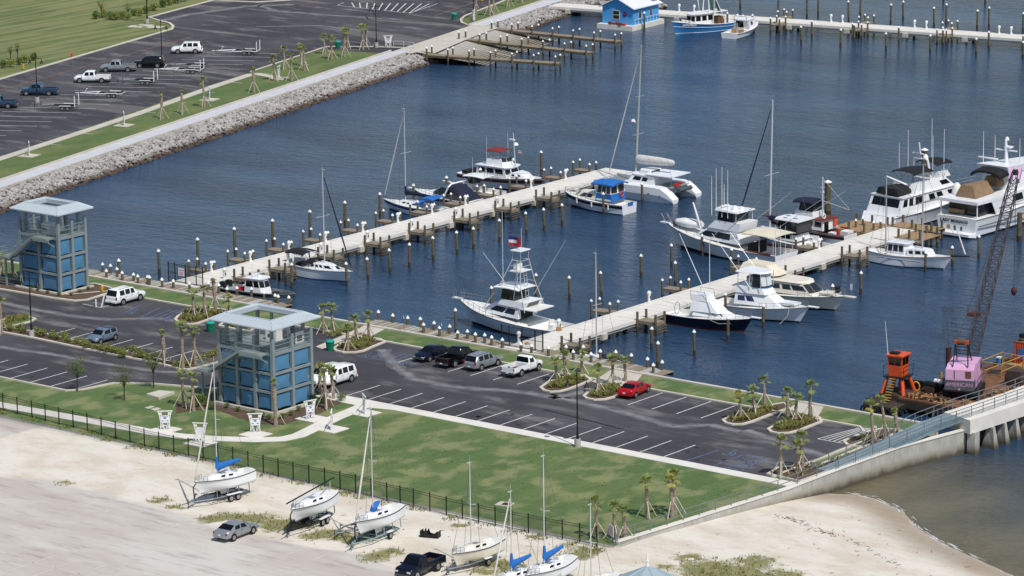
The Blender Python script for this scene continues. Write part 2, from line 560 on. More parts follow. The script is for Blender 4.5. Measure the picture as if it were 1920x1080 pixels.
def stain_mat():
    m, n, b = nodes('wall_stained')
    f, r = noise_fac(n, .7, 4, .65, 'Object', (1, 1, .35))
    f2, r2 = noise_fac(n, 3, 4, .7, 'Object', (1, 1, .3), 0, .4, .7)
    c = mix(n, f, 'b9b8b2', 'a5a49d')
    c = mix(n, math_(n, 'MULTIPLY', f2, .35), c, '8a877e')
    g = N(n, 'ShaderNodeNewGeometry'); sx = N(n, 'ShaderNodeSeparateXYZ'); n.links.new(g.outputs['Position'], sx.inputs[0])
    h = math_(n, 'ADD', sx.outputs[2], math_(n, 'MULTIPLY', math_(n, 'SUBTRACT', r, .5), 1.1))
    for lo, hi, col, k in ((-.75, -.2, '8d8775', .8), (-1.25, -.7, '4c463a', .95)):
        mr = N(n, 'ShaderNodeMapRange'); mr.inputs[1].default_value = lo; mr.inputs[2].default_value = hi; mr.inputs[3].default_value = k; mr.inputs[4].default_value = 0
        n.links.new(h, mr.inputs[0]); c = mix(n, mr.outputs[0], c, col)
    n.links.new(c, b.inputs['Base Color']); b.inputs['Roughness'].default_value = .9
    MATS['wall_stained'] = m


stain_mat()


def foliage(name, a, bcol, c):
    m, n, b = nodes(name)
    f, r = noise_fac(n, 2.2, 3, .6, 'Object', None, 0, .3, .7)
    f2, r2 = noise_fac(n, 9, 2, .6, 'Object', None, 0, .4, .7)
    k = mix(n, f, a, bcol)
    k = mix(n, math_(n, 'MULTIPLY', f2, .6), k, c)
    n.links.new(k, b.inputs['Base Color'])
    b.inputs['Roughness'].default_value = .7
    b.inputs['Specular IOR Level'].default_value = .25
    MATS[name] = m


foliage('frond', '5f7340', '7f8c4c', '939652')
foliage('frond_yellow', '8b8a46', 'a09650', 'a89a58')
foliage('bush_green', '61753c', '868c48', '4d5f34')
foliage('reed_grass', '6c753f', '8a8650', 'a1955f')
foliage('tree_leaf', '5a6a3c', '6f7a4a', '46542f')
foliage('bush_dark', '4a6630', '5d7636', '38502a')
foliage('weed', '6f7840', '8d8a52', '586232')


def structure(mb, name):
    return mb.obj(name, None, None, 'structure')


# ------------------------------------------------------------------ water, land, sheets
SHORE = [xy(*q, z=ZW) for q in ((1560, 927), (1592, 926), (1640, 935), (1690, 958), (1720, 990), (1760, 1015), (1790, 1030), (1900, 1080))]
SHORE += [(110, -47), (140, -60), (200, -80)]


def shore_d(x, y):
    """signed distance to the shoreline, positive on the beach"""
    best = 1e9; sg = 1
    for (ax, ay), (bx, by) in zip(SHORE, SHORE[1:]):
        dx, dy = bx - ax, by - ay
        t = max(0, min(1, ((x - ax) * dx + (y - ay) * dy) / (dx * dx + dy * dy)))
        ex, ey = x - ax - t * dx, y - ay - t * dy
        d = math.hypot(ex, ey)
        if d < best:
            best = d; sg = -1 if dx * ey - dy * ex > 0 else 1
    return best * sg


def sheet(name, x0, x1, y0, y1, step, zf, attrs, mat):
    nx = int((x1 - x0) / step) + 1; ny = int((y1 - y0) / step) + 1
    vs = []; at_ = {k: [] for k in attrs}
    for j in range(ny):
        for i in range(nx):
            x, y = x0 + i * step, y0 + j * step
            vs.append((x, y, zf(x, y)))
            for k, f in attrs.items():
                at_[k].append(f(x, y))
    fs = [(j * nx + i, j * nx + i + 1, (j + 1) * nx + i + 1, (j + 1) * nx + i) for j in range(ny - 1) for i in range(nx - 1)]
    me = D.meshes.new(name); me.from_pydata(vs, [], fs)
    for k, vals in at_.items():
        a = me.attributes.new(k, 'FLOAT', 'POINT'); a.data.foreach_set('value', vals)
    me.materials.append(MATS[mat])
    me.polygons.foreach_set('use_smooth', [True] * len(fs))
    o = D.objects.new(name, me); COL.objects.link(o); o['kind'] = 'structure'
    return o


def smooth01(t):
    t = max(0., min(1., t)); return t * t * (3 - 2 * t)


LOTLINE = [xy(*q) for q in ((-150, 868), (0, 893), (115, 906), (200, 925), (330, 962), (420, 992), (520, 1015), (640, 1032), (700, 1050), (760, 1085), (830, 1120))]


def lot_f(x, y):
    """1 on the old paved lot, 0 on the sand"""
    for (ax, ay), (bx, by) in zip(LOTLINE, LOTLINE[1:]):
        if ax <= x <= bx:
            return smooth01(.5 + ((ay + (by - ay) * (x - ax) / (bx - ax)) - y) / 3.)
    return 1.0 if x < LOTLINE[0][0] else 0.0


WEEDS = [(1330, 1062, 3.4), (1390, 1070, 3.6), (1420, 1045, 2), (1290, 1040, 1.4), (1460, 1075, 2.5), (1340, 1085, 3), (420, 968, 1.6), (470, 972, 2.2), (520, 985, 2.4), (560, 985, 1.6), (390, 975, 1.4), (620, 1000, 1.8), (665, 1010, 2), (700, 1045, 1.6),
         (730, 1035, 1.6), (590, 1005, 1.6), (910, 1070, 1.6), (930, 1055, 1.5), (960, 1062, 1.6), (1080, 1040, 1.7), (1105, 1032, 1.5), (1060, 1022, 1), (1240, 1062, 1), (640, 922, 1), (680, 932, 1), (250, 838, 1), (200, 822, 1.2), (170, 812, 1.2), (300, 938, 1.3), (330, 950, 1), (860, 985, .9), (1000, 1008, 1), (730, 950, .8), (120, 906, 1)]
WEEDS = [(*xy(a, b), r) for a, b, r in WEEDS]


def weed_f(x, y):
    v = 0
    for a, b, r in WEEDS:
        q = ((x - a) ** 2 + (y - b) ** 2) / (r * r)
        if q < 6:
            v = max(v, math.exp(-q * .8))
    return v


def sand_z(x, y):
    d = shore_d(x, y)
    z = ZW + (.085 * d if d < 0 else 1.5 * (1 - math.exp(-d * .075)))
    if z > -.08:
        z = -.08 + (z + .08) * .2
    z = max(z, -6)
    if y > -53.0 and x < 57:
        return min(z, -.5)
    z += .09 * smooth01((-54 - y) / -8.0) * 0
    lift = smooth01((56 - x) / 14)
    return z * (1 - lift) - .02 * lift + (.05 * math.sin(x * .7 + y * .5) * math.sin(y * .43 - x * .2) if d > 3 and x < 140 and y < -55 else 0) * (1 - lot_f(x, y)) * .8


sheet('sand', -70, 200, -190, 10, 1.25, sand_z, {'lot': lot_f, 'weed': weed_f, 'wet': lambda x, y: smooth01(1 - abs(shore_d(x, y) - 1.2) / 5.0) if shore_d(x, y) > -4 else 0}, 'sand')


def shallow_f(x, y):
    d = -shore_d(x, y)
    return smooth01(1.05 - d / 26.0) if x > 56 else 0


sheet('water', 52, 172, -60, 60, 2.0, lambda x, y: ZW, {'shallow': shallow_f}, 'water')
mb = MB('water')
for a in ((-4000, -400, 52, 8000), (172, -400, 4000, 8000), (52, 60, 172, 8000), (52, -400, 172, -60)):
    x0, y0, x1, y1 = a
    mb.add([(x0, y0, ZW), (x1, y0, ZW), (x1, y1, ZW), (x0, y1, ZW)], [(0, 1, 2, 3)])
structure(mb, 'open_water')

# lower peninsula
mb = MB('grass')
mb.prism([(-190, -53.2), (56.9, -53.2), (59.7, -28.4), (60.9, -16), (58.4, -.3), (-190, -.3)], -5, 0, 'grass', side='concrete_grey')
structure(mb, 'lawn')
mb = MB('sand')
mb.prism([(-600, -53.3), (-70, -53.3), (-70, -190), (-600, -190)], -5, -.02, 'sand')
mb.prism([(-600, -400), (200, -400), (200, -190), (-600, -190)], -5, -.021, 'sand')
structure(mb, 'far_sand')
mb = MB('concrete')
mb.prism([(-190, -.35), (58.5, -.35), (58.5, .12), (-190, .12)], -5, .16)
structure(mb, 'seawall_cap')

# upper bank: straight shore from lower left to upper right
BA, BB = Vector((-110.4, 22.0)), Vector((-143.2, 161.0))
BD = (BB - BA).normalized(); BN = Vector((BD.y, -BD.x))        # BN points to the water


def bank(s, o):
    p = BA + BD * s + BN * o
    return (p.x, p.y)


RAMP0, RAMP1 = 137.0, 160.0
mb = MB('grass_verge')
mb.prism([bank(-400, -2.7), bank(RAMP0 - 4, -2.7), bank(RAMP0 - 4, -60), bank(RAMP1 + 6, -60), bank(RAMP1 + 6, -2.7), bank(330, -2.7), bank(330, -60), bank(330, -900), bank(-400, -900)], -5, 0)
structure(mb, 'upper_lawn_verge')
mb = MB('concrete_pale')
mb.prism([bank(-400, -2.7), bank(RAMP0 - 2, -2.7), bank(RAMP0 + 1.5, .1), bank(-400, .1)], -5, .03, 'path_pale', side='concrete_grey')
mb.prism([bank(RAMP1 + 5, -2.7), bank(330, -2.7), bank(330, .1), bank(RAMP1 + 7, .1), bank(RAMP1 + 5, -1)], -5, .03, 'path_pale', side='concrete_grey')
structure(mb, 'waterfront_path')
mb = MB('concrete')
mb.strip([bank(-400, -2.8), bank(RAMP0 - 2, -2.8)], .3, -.2, .3)
mb.strip([bank(RAMP1 + 5, -2.8), bank(330, -2.8)], .3, -.2, .3)
mb.strip([bank(-400, .1), bank(RAMP0 + 1.5, .1)], .25, -.2, .12)
structure(mb, 'path_kerb')

mb = MB('asphalt')
mb.prism([bank(-400, -3), bank(330, -3), bank(330, -900), bank(-400, -900)], -5, -.03)
structure(mb, 'upper_ground')
# rip-rap slope with its rocks
mb = MB('rock')
for s0, s1 in ((-160, RAMP0 + 6), (RAMP1 + 5, 235)):
    mb.add([(*bank(s0, 0), -.25), (*bank(s1, 0), -.25), (*bank(s1, 5.2), -1.9), (*bank(s0, 5.2), -1.9)], [(0, 1, 2, 3)])
ico = [(0, 0, 1), (.894, 0, .447), (.276, .851, .447), (-.724, .526, .447), (-.724, -.526, .447), (.276, -.851, .447), (.724, .526, -.447), (-.276, .851, -.447), (-.894, 0, -.447), (-.276, -.851, -.447), (.724, -.526, -.447), (0, 0, -1)]
icf = [(0, 1, 2), (0, 2, 3), (0, 3, 4), (0, 4, 5), (0, 5, 1), (1, 6, 2), (2, 7, 3), (3, 8, 4), (4, 9, 5), (5, 10, 1), (6, 7, 2), (7, 8, 3), (8, 9, 4), (9, 10, 5), (10, 6, 1), (6, 11, 7), (7, 11, 8), (8, 11, 9), (9, 11, 10), (10, 11, 6)]


def rock(mb, p, r):
    M = Matrix.Rotation(rnd.uniform(0, 6.28), 3, 'Z') @ Matrix.Rotation(rnd.uniform(0, 6.28), 3, 'X')
    sc = (r * rnd.uniform(.8, 1.35), r * rnd.uniform(.7, 1.1), r * rnd.uniform(.5, .9))
    vs = []
    for q in ico:
        k = rnd.uniform(.75, 1.15)
        v = M @ Vector((q[0] * sc[0] * k, q[1] * sc[1] * k, q[2] * sc[2] * k))
        vs.append((p[0] + v.x, p[1] + v.y, p[2] + v.z))
    mb.add(vs, icf)


for s0, s1 in ((-60, RAMP0 + 6), (RAMP1 + 4, 232)):
    for k in range(int((s1 - s0) * 38)):
        o = rnd.uniform(.3, 5.3)
        s = rnd.uniform(s0, s1)
        if s > RAMP0 + 2 and s < RAMP0 + 7:
            o = max(o, 2.2)
        rock(mb, (*bank(s, o), -.2 - o * .27 + rnd.uniform(-.05, .22)), rnd.uniform(.18, .44))
for k in range(420):
    rock(mb, (rnd.uniform(-151.5, -140), rnd.uniform(220, 226), rnd.uniform(-1.6, -.6)), rnd.uniform(.3, .6))
mb.obj('riprap_rocks', None, None, 'stuff')

# boat ramp
mb = MB('concrete_grey')
rw = lambda s, o, z: (*bank(s, o), z)
mb.add([rw(134.5, -2.6, .02), rw(166, -2.6, .02), rw(166, 1.5, .02), rw(134.5, 1.5, .02)], [(0, 1, 2, 3)], 'concrete')
mb.add([rw(136.0, 1.5, .02), rw(165, 1.5, .02), rw(165, 27, -3.0), rw(136.0, 27, -3.0)], [(0, 1, 2, 3)], 'wall_stained')
for k in range(26):
    s_ = 1.7 + k * .7
    z_ = .024 - (s_ - 1.5) * 3.02 / 25.5
    mb.add([rw(136.1, s_, z_ + .004), rw(164.9, s_, z_ + .004), rw(164.9, s_ + .1, z_ - .008), rw(136.1, s_ + .1, z_ - .008)], [(0, 1, 2, 3)], 'concrete')
for s_ in (146.0, 155.0):
    mb.add([rw(s_, 1.5, .06), rw(s_ + .3, 1.5, .06), rw(s_ + .3, 18, -1.9), rw(s_, 18, -1.9)], [(0, 1, 2, 3)], 'kerb')
structure(mb, 'boat_ramp')

# ------------------------------------------------------------------ upper lot
UPL = [xy(*q) for q in ((-400, 275), (0, 150), (325, 55), (320, 45), (300, 38), (280, 33), (400, 0), (430, -8), (1100, -70), (980, -22), (937, 5), (864, 37), (872, 47), (905, 50), (800, 92), (700, 90), (610, 91), (470, 136), (405, 156), (92, 264), (0, 294), (-200, 360), (-400, 430))]
mb = MB('asphalt')
mb.prism(UPL, None, .008)
structure(mb, 'upper_asphalt')
mb = MB('grass_striped')
mb.prism([xy(*q) for q in ((-700, 368), (-400, 272), (0, 148), (323, 54), (316, 46), (298, 40), (278, 34), (398, 0), (300, -40), (-400, -60), (-900, 100))], None, .004)
structure(mb, 'upper_lawn')
mb = MB('kerb')
mb.strip([xy(*q) for q in ((-400, 274), (0, 149), (322, 55))], .55, 0, .14)
mb.strip([xy(*q) for q in ((322, 55), (325, 50), (318, 44), (296, 38.5), (279, 33), (400, 0.5), (420, 2), (480, 4.5), (540, 1), (580, -6))], .5, 0, .141)
mb.strip([xy(*q) for q in ((864, 37), (866, 43), (878, 48), (905, 50))], .4, 0, .14)
mb.strip([xy(*q) for q in ((864, 37), (872, 30), (937, 5), (980, -14))], .4, 0, .139)
mb.strip([xy(*q) for q in ((470, 135), (540, 112), (612, 88), (700, 88), (790, 91))], .3, 0, .14)
structure(mb, 'upper_kerb')
mb = MB('concrete')
mb.strip([xy(*q) for q in ((-200, 364), (0, 298), (92, 268), (260, 213), (405, 161), (470, 140), (482, 139), (505, 143), (520, 146))], 1.6, 0, .06)
for q in ((233, 235), (55, 292), (393, 187), (523, 147)):
    x, y = xy(*q)
    mb.box((x, y, .03), (2.4, 2.4, .07), rz=BD.angle_signed(Vector((1, 0))))
structure(mb, 'upper_sidewalk')
mb = MB('concrete')
mb.prism([xy(*q) for q in ((790, 96), (905, 49), (925, 47), (935, 52), (880, 72), (815, 100))], None, .03)
structure(mb, 'ramp_apron')


def line(mb, a, b, wd=.13, z=.014, mat=None):
    a, b = Vector(a), Vector(b)
    d = (b - a).normalized(); nn = Vector((-d.y, d.x)) * wd / 2
    mb.add([(*(a - nn), z), (*(b - nn), z), (*(b + nn), z), (*(a + nn), z)], [(0, 1, 2, 3)], mat)


mb = MB('mark_white')
ends = [(608, 848), (715, 815), (828, 783), (930, 750), (1038, 718), (1140, 687), (1243, 656), (1340, 627), (1438, 598), (1535, 570), (1630, 540), (1725, 510), (1815, 484), (1905, 456), (1997, 429), (2095, 402)]
e0 = Vector(xy(ends[0][0] / 4, ends[0][1] / 4)); e1 = Vector(xy(ends[-1][0] / 4, ends[-1][1] / 4))
step = (e1 - e0) / (len(ends) - 1)
ld = (Vector(xy(0, 209)) - Vector(xy(152, 212))).normalized()
for k in range(-6, 16):
    p = e0 + step * k
    line(mb, p, p + ld * 12.6, .15)
s0 = Vector(xy(114, 272.5)); s1 = Vector(xy(450, 158))
for k in range(-4, 13):
    p = s0 + (s1 - s0) * k / 5.9
    if k < 8:
        line(mb, p, p + (Vector(xy(76, 269)) - s0), .15)
hq = [xy(*q) for q in ((632, 10), (768, 25), (820, 7), (645, 5))]
for a, b in ((0, 1), (1, 2), (3, 0)):
    line(mb, hq[a], hq[b], .16)
for k in range(1, 12):
    t = k / 12
    a = Vector(hq[3]).lerp(Vector(hq[2]), t); b = Vector(hq[0]).lerp(Vector(hq[1]), min(1, t + .16))
    if t + .16 > 1:
        b = Vector(hq[1]).lerp(Vector(hq[2]), (t + .16 - 1) * 1.6)
    line(mb, a, b, .22)
structure(mb, 'upper_lot_markings')
mb = MB('mark_orange')
for a, b in (((-300, 251), (-6, 171)), ((0, 169), (362, 68)), ((560, 12), (606, -2)), ((815, 30), (905, -1))):
    line(mb, xy(*a), xy(*b), .2)
structure(mb, 'lane_line')

# ------------------------------------------------------------------ lower lot
LOT = [(-190, -5.1), (-78, -5.1), (-74, -9.2), (-58, -9.2), (-55.5, -5.1), (42.3, -5.1), (48.5, -5.1), (52.5, -5.1), (55.6, -9), (55.6, -25.9), (-1.2, -25.9), (-1.6, -28), (-9, -30.0), (-12, -31.5), (-15.6, -33.0), (-20.0, -34.4), (-23.3, -36.6), (-24.0, -40.6), (-25.2, -41.9), (-190, -41.9)]
mb = MB('asphalt')
mb.prism(LOT, None, .008)
structure(mb, 'lower_asphalt')
mb = MB('concrete_pale')
mb.prism([(-1.2, -25.95), (59.2, -25.95), (59.0, -27.5), (8.6, -27.6), (6.2, -28.3), (3.0, -28.4), (-2.0, -28.0)], 0, .05)
PATH = [xy(*q) for q in ((-300, 700), (-100, 738), (0, 759.5), (90, 775), (200, 795), (250, 804), (290, 812), (340, 818), (400, 822.5), (480, 825), (530, 823.5), (560, 817), (585, 805), (605, 795), (630, 783), (655, 773), (680, 762), (694, 754))]
mb.strip(PATH, 1.75, 0, .045)
for q in ((310, 806), (376, 831), (479, 815), (585, 785), (623, 805), (684, 775)):
    x, y = xy(*q)
    mb.box((x, y, .02), (2.6, 2.4, .1))
structure(mb, 'footpath')
mb = MB('kerb')
KB = .16
mb.strip([(-190, -5.0), (-80, -5.0), (-75.6, -9.0)], .32, 0, KB)
mb.strip([(-75.6, -9.0), (-58, -9.0), (-55.6, -5.2)], .32, 0, KB)
mb.strip([(-55.6, -5.0), (52.3, -5.0), (55.7, -8.6), (55.7, -25.8)], .3, 0, KB)
mb.strip([(-9, -30.1), (-12, -31.6), (-15.6, -33.1), (-20.0, -34.5), (-23.3, -36.7), (-24.1, -40.6), (-25.2, -42.0), (-190, -42.0)], .25, 0, KB)


def island(pts, mat, z=.13):
    q = [xy(*p) for p in pts]
    kb = MB('kerb'); kb.strip(q + [q[0]], .34, 0, KB + .003)
    structure(kb, 'island_kerb')
    g = MB(mat); g.prism(q, None, z)
    structure(g, 'planting_island')
    return q


structure(mb, 'lower_kerb')
ISL = {}
ISL['A'] = island([(329, 600), (333, 604), (345, 608), (357, 609), (372, 607), (392, 600), (412, 592), (436, 584), (375, 576), (350, 584), (334, 594)], 'mulch')
ISL['A2'] = island([(412, 612), (440, 618), (470, 622), (480, 612), (440, 604), (425, 600)], 'mulch')
ISL['B'] = island([(626, 655), (631, 659), (645, 662), (665, 662), (682, 659), (700, 651), (722, 642), (712, 637), (690, 634), (660, 640), (640, 645)], 'mulch')
ISL['C'] = island([(1014, 728), (1020, 733), (1033, 736), (1050, 735), (1066, 731), (1090, 722), (1108, 714), (1097, 705), (1060, 708), (1030, 717)], 'mulch')
ISL['Dd'] = island([(1095, 744), (1100, 748), (1115, 751), (1135, 750), (1150, 746), (1180, 734), (1160, 722), (1125, 727), (1102, 738)], 'mulch')
ISL['E'] = island([(1356, 789), (1361, 794), (1373, 797), (1392, 797), (1410, 792), (1444, 779), (1478, 767), (1470, 757), (1420, 766), (1375, 780)], 'mulch')
ISL['F'] = island([(1441, 806), (1446, 811), (1460, 814), (1480, 813), (1500, 808), (1540, 792), (1536, 784), (1500, 780), (1465, 792)], 'mulch')
ISL['G'] = island([(1583, 829), (1588, 835), (1602, 838), (1626, 840), (1660, 824), (1690, 808), (1655, 805), (1625, 812), (1595, 822)], 'mulch')
ISL['H'] = island([(1460, 878), (1535, 874), (1610, 843), (1660, 826), (1668, 830), (1600, 868), (1500, 904), (1440, 890)], 'mulch')
ISL['M'] = island([(-250, 570), (0, 623), (60, 634), (140, 651), (225, 668), (300, 683), (338, 693), (352, 694), (368, 691), (410, 680), (440, 668), (410, 662), (330, 682), (250, 664), (160, 644), (90, 628), (0, 612), (-250, 557)], 'mulch')
ISL['L'] = island([(-40, 625), (4, 617), (58, 604), (66, 599), (56, 596), (10, 600), (-40, 612)], 'grass_verge')
ISL['T'] = island([(-60, 533), (0, 543), (100, 560), (140, 565), (165, 563), (196, 553), (222, 545), (178, 533), (100, 540), (40, 528), (-60, 512)], 'mulch')
mb = MB('mulch')
mb.prism([xy(*q) for q in ((395, 765), (480, 795), (530, 797), (600, 775), (640, 755), (625, 745), (585, 745), (518, 785), (405, 755), (330, 755), (330, 775))], None, .006)
structure(mb, 'mulch_bed')
mb = MB('concrete')
mb.prism([xy(*q) for q in ((655, 640), (697, 603), (735, 610), (690, 634))], None, .02)
mb.prism([xy(*q) for q in ((1110, 716), (1150, 691), (1205, 702), (1180, 733))], None, .02)
mb.prism([xy(*q) for q in ((1478, 767), (1500, 752), (1545, 762), (1532, 785))], None, .02)
mb.prism([xy(*q) for q in ((592, 650), (645, 628), (697, 604), (708, 606), (655, 634), (606, 655))], None, .024)
structure(mb, 'crosswalk_path')

mb = MB('mark_white')
for k in range(0, 15):
    x = .78 + 3.0 * k * 41.8 / 42.0
    if k != 9 or True:
        line(mb, (x, -25.8), (x, -20.4), .15)
x0 = .78
for x in (-4.2, 3.0, 6.1, 9.3, 12.6, 15.8):
    line(mb, (x, -11.5), (x, -5.3), .15)
for x in (27.5, 30.6, 33.8, 36.9):
    line(mb, (x, -11.5), (x, -5.3), .15)
for k in range(8):
    x = -45.2 + 3.12 * k
    line(mb, (x, -25.6 + .0 * k), (x, -20.7), .15)
for k in range(9):
    x = -25.0 - 3.08 * k
    line(mb, (x, -41.7), (x, -35.9), .15)
wq = [xy(*q) for q in ((1533, 823), (1612, 802), (1640, 804), (1590, 833))]
for a, b in ((0, 1), (0, 3), (1, 2)):
    line(mb, wq[a], wq[b], .15)
for k in range(1, 6):
    t = k / 6
    line(mb, Vector(wq[0]).lerp(Vector(wq[3]), t), Vector(wq[1]).lerp(Vector(wq[2]), t), .15)
line(mb, xy(190, 577), xy(196, 552), .15); line(mb, xy(155, 570), xy(190, 577), .15); line(mb, xy(190, 577), xy(212, 571), .15)
structure(mb, 'stall_lines')
mb = MB('mark_blue')
for q in (((1040, 862), (1000, 852)),):
    pass
HZ = [[(1283, 865), (1348, 844)], [(1337, 874), (1393, 853)], [(1393, 853), (1450, 862)], [(1350, 880), (1433, 859)], [(1380, 887), (1432, 861)],
      [(697, 672), (736, 678)], [(736, 678), (775, 663)], [(697, 672), (735, 654)], [(712, 671), (752, 661)], [(722, 674), (762, 663)], [(768, 685), (800, 676)],
      [(265, 594), (305, 599)], [(305, 599), (345, 580)], [(265, 594), (300, 577)], [(280, 596), (322, 580)], [(292, 598), (335, 580)], [(230, 588), (262, 573)], [(310, 603), (345, 590)]]
for a, b in HZ:
    line(mb, xy(*a), xy(*b), .15)
for k in range(1, 6):
    t = k / 6
    a = Vector(xy(1350, 880)).lerp(Vector(xy(1400, 856)), t); b = Vector(xy(1382, 887)).lerp(Vector(xy(1432, 863)), t)
    line(mb, a, b, .15)
for q in ((1367, 850), (1455, 868), (682, 667), (752, 681), (244, 585), (308, 598)):
    x, y = xy(*q)
    pts = [(x + .62 * math.cos(R(a)), y + .62 * math.sin(R(a))) for a in range(-150, 100, 30)]
    for a, b in zip(pts, pts[1:]):
        line(mb, a, b, .16)
    line(mb, (x - .1, y + 1.1), (x, y + .1), .2); line(mb, (x, y + .1), (x + .6, y - .1), .18); line(mb, (x + .6, y - .1), (x + .8, y - .7), .16)
    line(mb, (x - .1, y + 1.25), (x - .1, y + 1.5), .3); line(mb, (x - .05, y + .65), (x + .45, y + .6), .14)
structure(mb, 'accessible_bay_markings')
mb = MB('mark_faint')
for a, b in (((9, 1072), (110, 1039)), ((62, 1080), (147, 1049)), ((131, 1080), (197, 1060)), ((205, 1080), (240, 1069)), ((0, 1040), (170, 1080)), ((313, 991), (337, 981)), ((359, 1000), (388, 989)), ((150, 951), (182, 940)), ((195, 960), (222, 951)), ((237, 970), (268, 958)), ((538, 1039), (568, 1029)), ((585, 1050), (610, 1040))):
    line(mb, xy(*a), xy(*b), .14, -.012)
structure(mb, 'faded_lines')

def worn(pts, wd, mats=('asphalt_worn', 'asphalt_pale'), z=.0095, name='worn_asphalt'):
    """a rubbed, dusty band in the tarmac with a ragged edge"""
    P = [Vector(xy(*q)) for q in pts]
    for j, (mt, k) in enumerate(zip(mats, (1.0, .5))):
        L, Rr = [], []
        for a, b in zip(P, P[1:]):
            n = max(2, int((b - a).length / .9)); d = (b - a).normalized(); nn = Vector((-d.y, d.x))
            for i in range(n):
                c = a.lerp(b, i / n)
                L.append(c + nn * wd * k * rnd.uniform(.3, .62)); Rr.append(c - nn * wd * k * rnd.uniform(.3, .62))
        mb = MB(mt)
        for i in range(len(L) - 1):
            zz = z + j * .0015
            mb.add([(*Rr[i], zz), (*Rr[i + 1], zz), (*L[i + 1], zz), (*L[i], zz)], [(0, 1, 2, 3)])
        structure(mb, name)


worn([(715, 655), (745, 690), (780, 712), (850, 726), (960, 733), (1060, 748), (1180, 776), (1262, 800), (1335, 797), (1400, 812)], 1.8)
worn([(0, 566), (60, 580), (130, 592), (200, 599), (300, 597), (395, 612)], 1.5)
worn([(-20, 648), (100, 665), (200, 683), (300, 697), (400, 700)], 1.3)
worn([(1030, 746), (1075, 740), (1120, 724)], 2.2)
worn([(1400, 806), (1500, 842), (1560, 858)], 1.6)
worn([(480, 9), (520, 21), (640, 30), (760, 37)], 1.6)
worn([(300, 40), (350, 28), (460, 12), (560, 8)], 2.4)
worn([(480, 50), (600, 48), (700, 60)], 1.2)
worn([(1020, 768), (1180, 808)], .5, ('asphalt_tyre',), .0125, 'tyre_mark')
for q in ([(684, 26), (690, 36), (720, 44), (790, 50), (860, 58)], [(700, 22), (705, 32), (740, 38), (820, 42), (870, 46)], [(770, 690), (800, 684), (860, 690)]):
    worn(q, .35, ('asphalt_tyre',), .0125, 'tyre_mark')
mb = MB('asphalt_tyre')
for k in range(70):
    if k < 45:
        x, y = rnd.uniform(0, 50), rnd.choice([rnd.uniform(-25, -21), rnd.uniform(-11, -6)])
    else:
        x, y = rnd.uniform(-60, -26), rnd.choice([rnd.uniform(-41, -36.5), rnd.uniform(-25, -21)])
    r_ = rnd.uniform(.08, .32)
    mb.prism([(x + r_ * rnd.uniform(.7, 1.3) * math.cos(a * .785), y + r_ * rnd.uniform(.7, 1.3) * math.sin(a * .785)) for a in range(8)], None, .0128)
structure(mb, 'oil_spots')
# foam along the beach
mb = MB('cap_white')
for k in range(110):
    seg = rnd.choice([0, 1, 1, 2, 2, 3, 3, 4, 4, 5, 5, 6, 6, 6])
    t = rnd.random()
    a, b = Vector(SHORE[seg + 1 if seg + 2 < len(SHORE) else seg]), Vector(SHORE[min(seg + 2, len(SHORE) - 1)])
    p = a.lerp(b, t); d = (b - a).normalized(); nn = Vector((-d.y, d.x))
    if rnd.random() < .03:
        p = p + nn * rnd.uniform(.3, 1.5)
    else:
        p = p + nn * (rnd.gauss(.1, .22) + .25 * math.sin(t * 9 + seg * 2))
    l = rnd.uniform(.2, 1.1); q = rnd.uniform(.015, .05)
    pts = [p - d * l, p - d * l * .3 - nn * q, p + d * l * .6 - nn * q * .8, p + d * l, p + d * l * .3 + nn * q, p - d * l * .5 + nn * q]
    mb.prism([tuple(v) for v in pts], None, ZW + .03)
mb.obj('foam', None, None, 'stuff')
# twigs and weed wrack on the sand
mb = MB('driftwood')
for k in range(300):
    if k < 60:
        x, y = xy(rnd.uniform(1180, 1820), rnd.uniform(950, 1085))
    elif k < 150:
        t = rnd.random(); q = ((1462, 955), (1510, 970), (1540, 985), (1585, 993), (1640, 1018), (1700, 1055))
        i = int(t * 5); f = t * 5 - i
        x, y = xy(q[i][0] + (q[i + 1][0] - q[i][0]) * f + rnd.gauss(0, 7), q[i][1] + (q[i + 1][1] - q[i][1]) * f + rnd.gauss(0, 2.0))
    else:
        x, y = xy(rnd.uniform(0, 1100), rnd.uniform(800, 1060))
        if y > -55 or lot_f(x, y) > .3:
            continue
    if shore_d(x, y) < 1 or (y > -54 and x < 60):
        continue
    a = rnd.uniform(0, 3.14); l = rnd.uniform(.06, .32); z = sand_z(x, y) + .03
    mb.cyl((x - l * math.cos(a), y - l * math.sin(a), z), (x + l * math.cos(a), y + l * math.sin(a), z + rnd.uniform(0, .1)), rnd.uniform(.012, .035), .01, 4, rnd.choice(['driftwood', 'driftwood', 'bark']))
mb.obj('beach_wrack', None, None, 'stuff')


def tufts(name, spots, mat, h, count):
    mb = MB(mat)
    for x, y, r in spots:
        for k in range(int(count * r * r)):
            a = rnd.uniform(0, 6.28); q = r * math.sqrt(rnd.random()) * 1.05
            px, py = x + q * math.cos(a), y + q * math.sin(a)
            z = sand_z(px, py) if py < -53 or px > 57 else .02
            for j in range(3):
                b = rnd.uniform(0, 6.28); hh = h * rnd.uniform(.5, 1.2); l = hh * rnd.uniform(.3, .9)
                cx, cy = math.cos(b), math.sin(b)
                mb.add([(px - cy * .04, py + cx * .04, z), (px + cy * .04, py - cx * .04, z), (px + cx * l, py + cy * l, z + hh)], [(0, 1, 2)])
    return mb.obj(name, None, None, 'stuff')


tufts('sand_weeds', WEEDS, 'weed', .28, 9)
